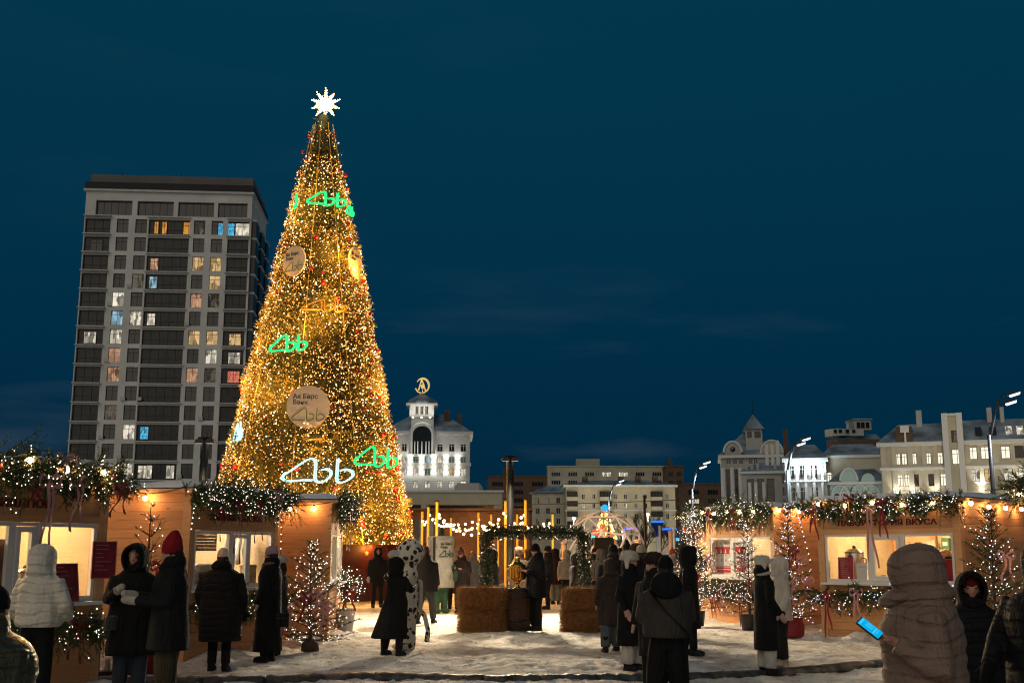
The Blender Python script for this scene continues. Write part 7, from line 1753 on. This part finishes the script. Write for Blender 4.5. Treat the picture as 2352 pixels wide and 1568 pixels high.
person('person in black hooded coat beside the left pillar of the leafy arch',X(1130,27.2),27.2,1.66,PI/2,BLACK,.40,.25,1.05,0,hood='full',seed=15,detail=.024)
person('person in tan animal hood behind the samovar',X(1192,30),30,1.70,.1,(.10,.07,.055),.7,.25,1.0,0,hat='fur',hatc=(.38,.25,.17),showface=True,seed=16,detail=.026)
person('person in black cap and coat stooping beside the barrel',X(1232,24.0),24.0,1.74,-PI/2+.5,BLACK,.66,.265,1.05,0,hat='beanie',hatc=BLACK,pitch=.3,yaw=.4,arms=PHONE,seed=17,detail=.022,shaft=.34)
person('person in black coat behind the stooping one',X(1258,33),33,1.74,-PI/2,BLACK,.72,.25,1.0,0,hat='beanie',hatc=BLACK,seed=18,detail=.028)
person('person in dark brown coat and grey trousers under the leafy arch',X(1276,36),36,1.68,PI-.4,(.02,.012,.011),.62,.24,1.0,0,(.16,.16,.14),.10,hood='full',seed=19,detail=.03)
person('person in light grey jacket with black shoulder strap under the arch',X(1302,35.5),35.5,1.64,PI,(.24,.23,.20),.80,.24,1.0,.02,hood='full',seed=20,detail=.028)
person('person in dark coat by the right pillar of the leafy arch',X(1322,27.5),27.5,1.56,-PI/2-.3,(.022,.018,.017),.45,.23,1.05,0,hood='full',seed=21,detail=.024)
bag('square black paper bag by the right pillar of the leafy arch',X(1356,26.6),26.6,.66,.32,.30,.12,BLACK,.2,.34,'paper_bag')
# ---- right of centre
person('young person from behind in brown coat with grey lilac hood and jeans',X(1402,19.0),19.0,1.47,PI+.2,(.045,.032,.028),.50,.235,1.12,0,(.10,.12,.12),.105,hood='full',arms=ARM_D,seed=22,feet=((-.14,-.14),(.15,.10)))
person('person in black beanie behind the grey lilac hood',X(1409,20.6),20.6,1.70,PI,(.02,.02,.022),.6,.25,1.0,0,hat='beanie',hatc=BLACK,scarf=(.05,.05,.055),seed=23)
person('person in fluffy white fur hat, black coat and white trousers with pink mitten',X(1447,16.1),16.1,1.58,PI/2-.75,BLACK,.36,.225,1.22,0,(.55,.50,.46),.112,hat='fur',hatc=(.70,.64,.54),hair=(.02,.012,.01),mitt=((.62,.34,.28),None),yaw=.25,showface=True,arms=(((-.25,.02,1.08),(-.26,-.12,.86)),((.25,.02,1.10),(.24,-.10,.9))),seed=24)
person('person in cream beanie and scarf seen over the white fur hat',X(1474,18.6),18.6,1.68,PI-.2,BLACK,.5,.24,1.0,0,hat='beanie',hatc=(.58,.42,.27),scarf=(.60,.52,.42),seed=25)
person('person in brown fur hat in the crowd behind the cream beanie',X(1462,21.5),21.5,1.72,PI,(.02,.016,.015),.5,.25,1.0,0,hat='fur',hatc=(.10,.055,.03),seed=26)
person('person in black bobble hat farther back in the crowd',X(1440,24),24,1.76,PI,(.015,.015,.018),.5,.25,1.0,0,hat='bobble',hatc=BLACK,seed=27,detail=.024)
person('person with brown fur hood looking left over the grey sweatshirt shoulder',X(1500,13.0),13.0,1.56,-.7,(.015,.013,.013),.5,.215,1.0,0,hat='fur',hatc=(.045,.028,.02),hair=(.03,.02,.015),showface=True,yaw=-.2,seed=28)
gs=person('person from behind in grey sweatshirt, black cap and black trousers with crossbody strap',X(1528,10.7),10.7,1.53,PI-.1,(.055,.047,.040),.92,.255,1.0,0,(.009,.009,.010),.105,hat='beanie',hatc=BLACK,hood=None,seed=29,detail=.015,arms=(((-.25,-.06,1.12),(-.12,-.24,1.14)),((.26,-.02,1.12),(.20,-.20,1.08))),fold=.03,depth=.74,feet=((-.14,0),(.15,.02)))
def sling(p):
    c=MB(); pts=[(.17,.10,1.40),(.10,.19,1.30),(.0,.205,1.18),(-.12,.20,1.06),(-.22,.14,.95),(-.25,.03,.90)]
    v=[];f=[]
    for i,q in enumerate(pts): v+=[(q[0]-.028,q[1],q[2]-.02),(q[0]+.028,q[1],q[2]+.02),(q[0]+.028,q[1]+.012,q[2]+.02),(q[0]-.028,q[1]+.012,q[2]-.02)]
    for i in range(len(pts)-1):
        for j in range(4): f.append((4*i+j,4*i+(j+1)%4,4*i+4+(j+1)%4,4*i+4+j))
    c.add(v,f).build('strap',cmat((.008,.008,.009),.6,.1),p)
    h=MB(); h.ell((0,.15,1.44),.17,.085,.14,16,9); soft('hood',h,cmat(BLACK,.9),p,.016,3)
sling(gs)
person('person in long black hooded coat, profile to the right, beside the grey sweatshirt',X(1580,18.4),18.4,1.66,PI/2-.2,BLACK,.42,.225,1.15,0,hood='up',hatc=BLACK,showface=True,seed=30,feet=((-.1,-.06),(.1,.1)),arms=ARM_D)
person('person in white trapper cap, long black coat and white trousers before the knitted-pattern stall',X(1752,15.5),15.5,1.53,PI/2+.3,BLACK,.36,.205,1.12,0,(.52,.50,.44),.105,hat='cap',hatc=(.66,.60,.50),scarf=(.62,.52,.45),showface=True,mitt=((.60,.42,.34),(.60,.42,.34)),seed=31,arms=(((-.22,.02,1.08),(-.20,-.14,.88)),((.22,.02,1.08),(.20,-.14,.88))))
wf=person('person in fluffy cream fur jacket facing the white trapper cap',X(1788,16.8),16.8,1.50,-PI/2+.1,(.66,.58,.48),.72,.25,1.05,0,(.02,.02,.022),.085,boots=(.36,.30,.22),hood='full',hair=(.10,.06,.04),mitt=((.02,.02,.02),(.02,.02,.02)),seed=32)
# ---- foreground right
BG=person('person in big beige hooded down coat looking at a bright phone, profile to the left',X(2108,6.1),6.1,1.60,-PI/2-.12,(.26,.172,.130),.50,.232,1.12,.06,(.02,.02,.02),.09,hood='full',pitch=.22,detail=.011,bare=True,seed=33,depth=1.0,arms=(((-.20,.0,1.10),(-.10,-.08,.98)),((.25,.04,1.06),(.215,-.185,1.215))))
def visor(p):
    c=MB(); c.ell((0,-.115,1.455),.115,.125,.050,18,9,Matrix.Rotation(.35,3,'X')); c.ell((0,.03,1.42),.155,.15,.075,20,9); soft('hood_brim',c,quilt((.26,.172,.130),.7),p,.011,3)
visor(BG)
def phone():
    p=at(1999,1441,5.92); t=thing('mobile_phone','mobile phone with bright cyan screen held by the beige hooded person','phone',tuple(p)); w,l=.066,.136
    MB().bbox(-w/2,w/2,-l/2,l/2,-.009,.0,.004).build('body',M['black_steel'],t); MB().box(-w/2+.004,w/2-.004,-l/2+.006,l/2-.006,.0005,.0015).build('screen',em('phone_screen',(.0,.42,.80),1.0),t)
    for k_,(a_,b_) in enumerate(((-.055,-.047),(-.03,.012),(.022,.030),(.038,.042))): MB().box(-w/2+.010,w/2-.010-.012*(k_%2),a_,b_,.0016,.0019).build('screen_block',em('phone_ui_%d'%k_,(.10,.60,.92) if k_!=1 else (.03,.50,.86),1.0),t)
    # lies tilted, long side falling to the right, screen up towards us
    Lv=Vector((.60,-.30,-.52)).normalized(); v=Vector((.25,-.75,.62)); N=(v-Lv*v.dot(Lv)).normalized(); S=Lv.cross(N)
    t.rotation_euler=Matrix((S,Lv,N)).transposed().to_euler(); return t
PH=phone()
person('person in black fur hood over a dark red headband looking this way',X(2226,8.5),8.5,1.43,-.12,BLACK,.40,.265,1.12,.02,hood='up',hatc=(.16,.010,.015),hat='beanie',hair=(.10,.012,.016),showface=True,yaw=-.15,arms=POCKET,seed=34,detail=.014)
person('person cut off by the right edge in black coat with arm bent',X(2395,7.2),7.2,1.62,-.9,BLACK,.42,.28,1.1,.02,hood='full',arms=(((-.34,-.02,1.12),(-.30,-.22,.95)),((.3,0,1.1),(.2,-.2,1.0))),mitt=(BLACK,BLACK),seed=35,detail=.014)
q=local(SD,(2.18,.75,0)); person('seller with fair hair and dark scarf inside the stall with the urn',q.x,q.y,1.66,-PI/4-.6,(.02,.02,.022),.7,.22,1.0,0,hair=(.55,.40,.22),pitch=.3,showface=True,scarf=(.02,.02,.02),seed=36)
person('distant person in dark coat by the parked cars',X(1556,45),45,1.70,.2,(.015,.015,.02),.6,.25,1.0,0,hood='full',seed=37,detail=.03)

person('person in dark blue coat far back between arch and dome frame',X(1366,38),38,1.70,.4,(.012,.016,.03),.6,.25,1.0,0,hat='beanie',hatc=BLACK,seed=41,detail=.03)
person('person in grey coat far back left of the crowd',X(1380,33),33,1.66,PI-.4,(.10,.10,.10),.5,.24,1.0,0,hood='full',seed=42,detail=.03)
person('person in dark red jacket far back behind the crowd',X(1425,36),36,1.70,PI,(.10,.015,.015),.75,.25,1.0,.03,hat='beanie',hatc=BLACK,seed=43,detail=.03)
person('person in pale jacket far back right of the crowd',X(1546,34),34,1.66,.6,(.30,.28,.25),.75,.24,1.0,.03,hat='bobble',hatc=(.3,.05,.05),seed=44,detail=.03)
person('person in black by the stall corner far behind the black hood',X(1602,31),31,1.70,-.5,BLACK,.6,.24,1.0,0,hood='full',seed=45,detail=.03)
person('person in brown coat beyond the barrel between the bales',X(1214,38),38,1.68,PI+.5,(.05,.03,.02),.5,.24,1.0,0,hat='fur',hatc=(.12,.07,.04),seed=46,detail=.03)
person('person in dark coat far back left of the card costume',X(946,36),36,1.70,PI-.6,(.015,.014,.014),.6,.25,1.0,0,hat='beanie',hatc=(.25,.02,.03),seed=47,detail=.03)

# ---- two people in costume
def spotted():
    m,t,b=new_mat('spotted_plush'); b.inputs['Roughness'].default_value=.95; tc=t.nodes.new('ShaderNodeTexCoord'); nz=t.nodes.new('ShaderNodeTexNoise'); nz.inputs['Scale'].default_value=9; t.links.new(tc.outputs['Object'],nz.inputs['Vector'])
    mx=t.nodes.new('ShaderNodeMix'); mx.data_type='RGBA'; mx.inputs['Factor'].default_value=.10; t.links.new(tc.outputs['Object'],mx.inputs['A']); t.links.new(nz.outputs['Color'],mx.inputs['B'])
    vo=t.nodes.new('ShaderNodeTexVoronoi'); vo.inputs['Scale'].default_value=10.5; t.links.new(mx.outputs['Result'],vo.inputs['Vector']); r=t.nodes.new('ShaderNodeValToRGB'); r.color_ramp.elements[0].position=.36; r.color_ramp.elements[1].position=.42
    r.color_ramp.elements[0].color=(.015,.014,.013,1); r.color_ramp.elements[1].color=(.66,.61,.50,1); t.links.new(vo.outputs['Distance'],r.inputs[0]); t.links.new(r.outputs[0],b.inputs['Base Color'])
    x,y=X(940,19.3),19.3; h=1.0
    plain=cmat((.62,.57,.47),.95,.5,90)
    bd=MB(); loft(bd,[(.62,.17,.15,0,0),(.9,.20,.18,0,0),(1.15,.205,.17,0,0),(1.36,.20,.14,0,0),(1.46,.10,.10,0,0)],22)
    for sx in (-1,1): bd.tube([(sx*.10,0,.75),(sx*.11,0,.42),(sx*.11,0,.08)],[.13,.115,.11],12); bd.ell((sx*.12,-.08,.06),.105,.19,.075,12,7)
    for sx,(el,wr) in zip((-1,1),(((-.27,-.12,1.15),(-.10,-.36,1.26)),((.27,-.12,1.15),(.12,-.36,1.16)))): bd.tube([(sx*.19,0,1.36),el,wr],[.085,.08,.075],12); bd.ell(wr,.085,.085,.085,10,7)
    o=soft('person',bd,m,None,.02,3); tag(o,'person in a white plush animal costume with black spots, arms round the long black coat','person'); o.location=(x,y,0); o.rotation_euler=(0,0,-1.25); o.scale=(.94,.94,.94)
    hd=MB(); hd.ell((0,.02,1.70),.25,.25,.235,20,12); hd.cap((0,0,1.36),(0,0,1.5),.13,.13)
    for sx in (-1,1): hd.ell((sx*.17,.03,1.89),.065,.03,.065,12,7); hd.ell((sx*.09,-.13,1.60),.09,.10,.075,12,7)
    soft('costume_head',hd,m,o,.016,3)
    mz=MB(); mz.ell((0,-.27,1.66),.12,.14,.085,14,8); mz.ell((0,-.18,1.58),.12,.12,.07,14,8); soft('muzzle',mz,plain,o,.014,3)
    MB().ell((0,-.41,1.70),.035,.022,.022,10,6).build('nose',cmat((.30,.12,.10)),o,True)
    for sx in (-1,1): MB().ell((sx*.115,-.195,1.775),.032,.02,.038,12,7).build('eye',M['dark_glass'],o,True)
    tl=MB(); tl.tube([(0,.16,.75),(.05,.28,.6),(.08,.34,.35),(.05,.33,.14)],[.05,.045,.042,.05],10); soft('tail',tl,m,o,.014,3)
    bk=MB(); bk.bbox(-.13,.13,.17,.23,.72,1.22,.03); bk.build('back_panel',plain,o)
spotted()
def card():
    x,y=X(1012,31.0),31.0; o_=MB(); k=31.0/FPX; wt=MB()
    bd=MB(); 
    for sx in (-1,1): bd.tube([(sx*.11,0,.70),(sx*.11,0,.35),(sx*.11,0,.08)],[.12,.10,.09],12); bd.ell((sx*.12,-.10,.06),.12,.22,.07,12,7)
    bd.tube([(.30,-.16,1.25),(.36,-.24,1.02),(.33,-.30,.85)],[.085,.07,.06],10); bd.tube([(-.30,-.1,1.25),(-.36,-.14,1.02),(-.33,-.2,.85)],[.085,.07,.06],10); loft(bd,[(.62,.2,.14,0,0),(1.3,.22,.14,0,0),(1.6,.12,.1,0,0)],18)
    o=soft('person',bd,cmat((.035,.085,.05),.8),None,.022,3); tag(o,'person in a tall white bank card costume with green legs','person'); o.location=(x,y,0); o.rotation_euler=(0,0,.30)
    c=MB(); rs=[]
    for z,w in ((.66,.40),(.72,.42),(1.0,.40),(1.25,.335),(1.5,.315),(1.8,.345),(1.98,.36),(2.03,.33)):
        rs.append([(math.copysign(abs(math.cos(a))**.4,math.cos(a))*w,math.copysign(abs(math.sin(a))**.4,math.sin(a))*.22,z) for a in np.linspace(0,2*math.pi,33)[:-1]])
    c.rings(rs); soft('card_body',c,cmat((.58,.55,.47),.9,.5,30),o,.02,2)
    MB().box(-.27,-.20,-.226,-.222,1.30,2.0).build('stripe',M['black_steel'],o)
    ink=cmat((.03,.04,.03),.8,.1)
    text_mesh('lettering','Ак Барс',.085,ink,o,(-.06,-.232,1.82),align='LEFT'); text_mesh('lettering','Банк',.085,ink,o,(-.06,-.232,1.73),align='LEFT')
    l=logo_tubes(.36,.17,.010); l.v=[(a+.10,b-.212,c_+1.56) for a,b,c_ in l.v]; l.build('logo',ink,o)
card()
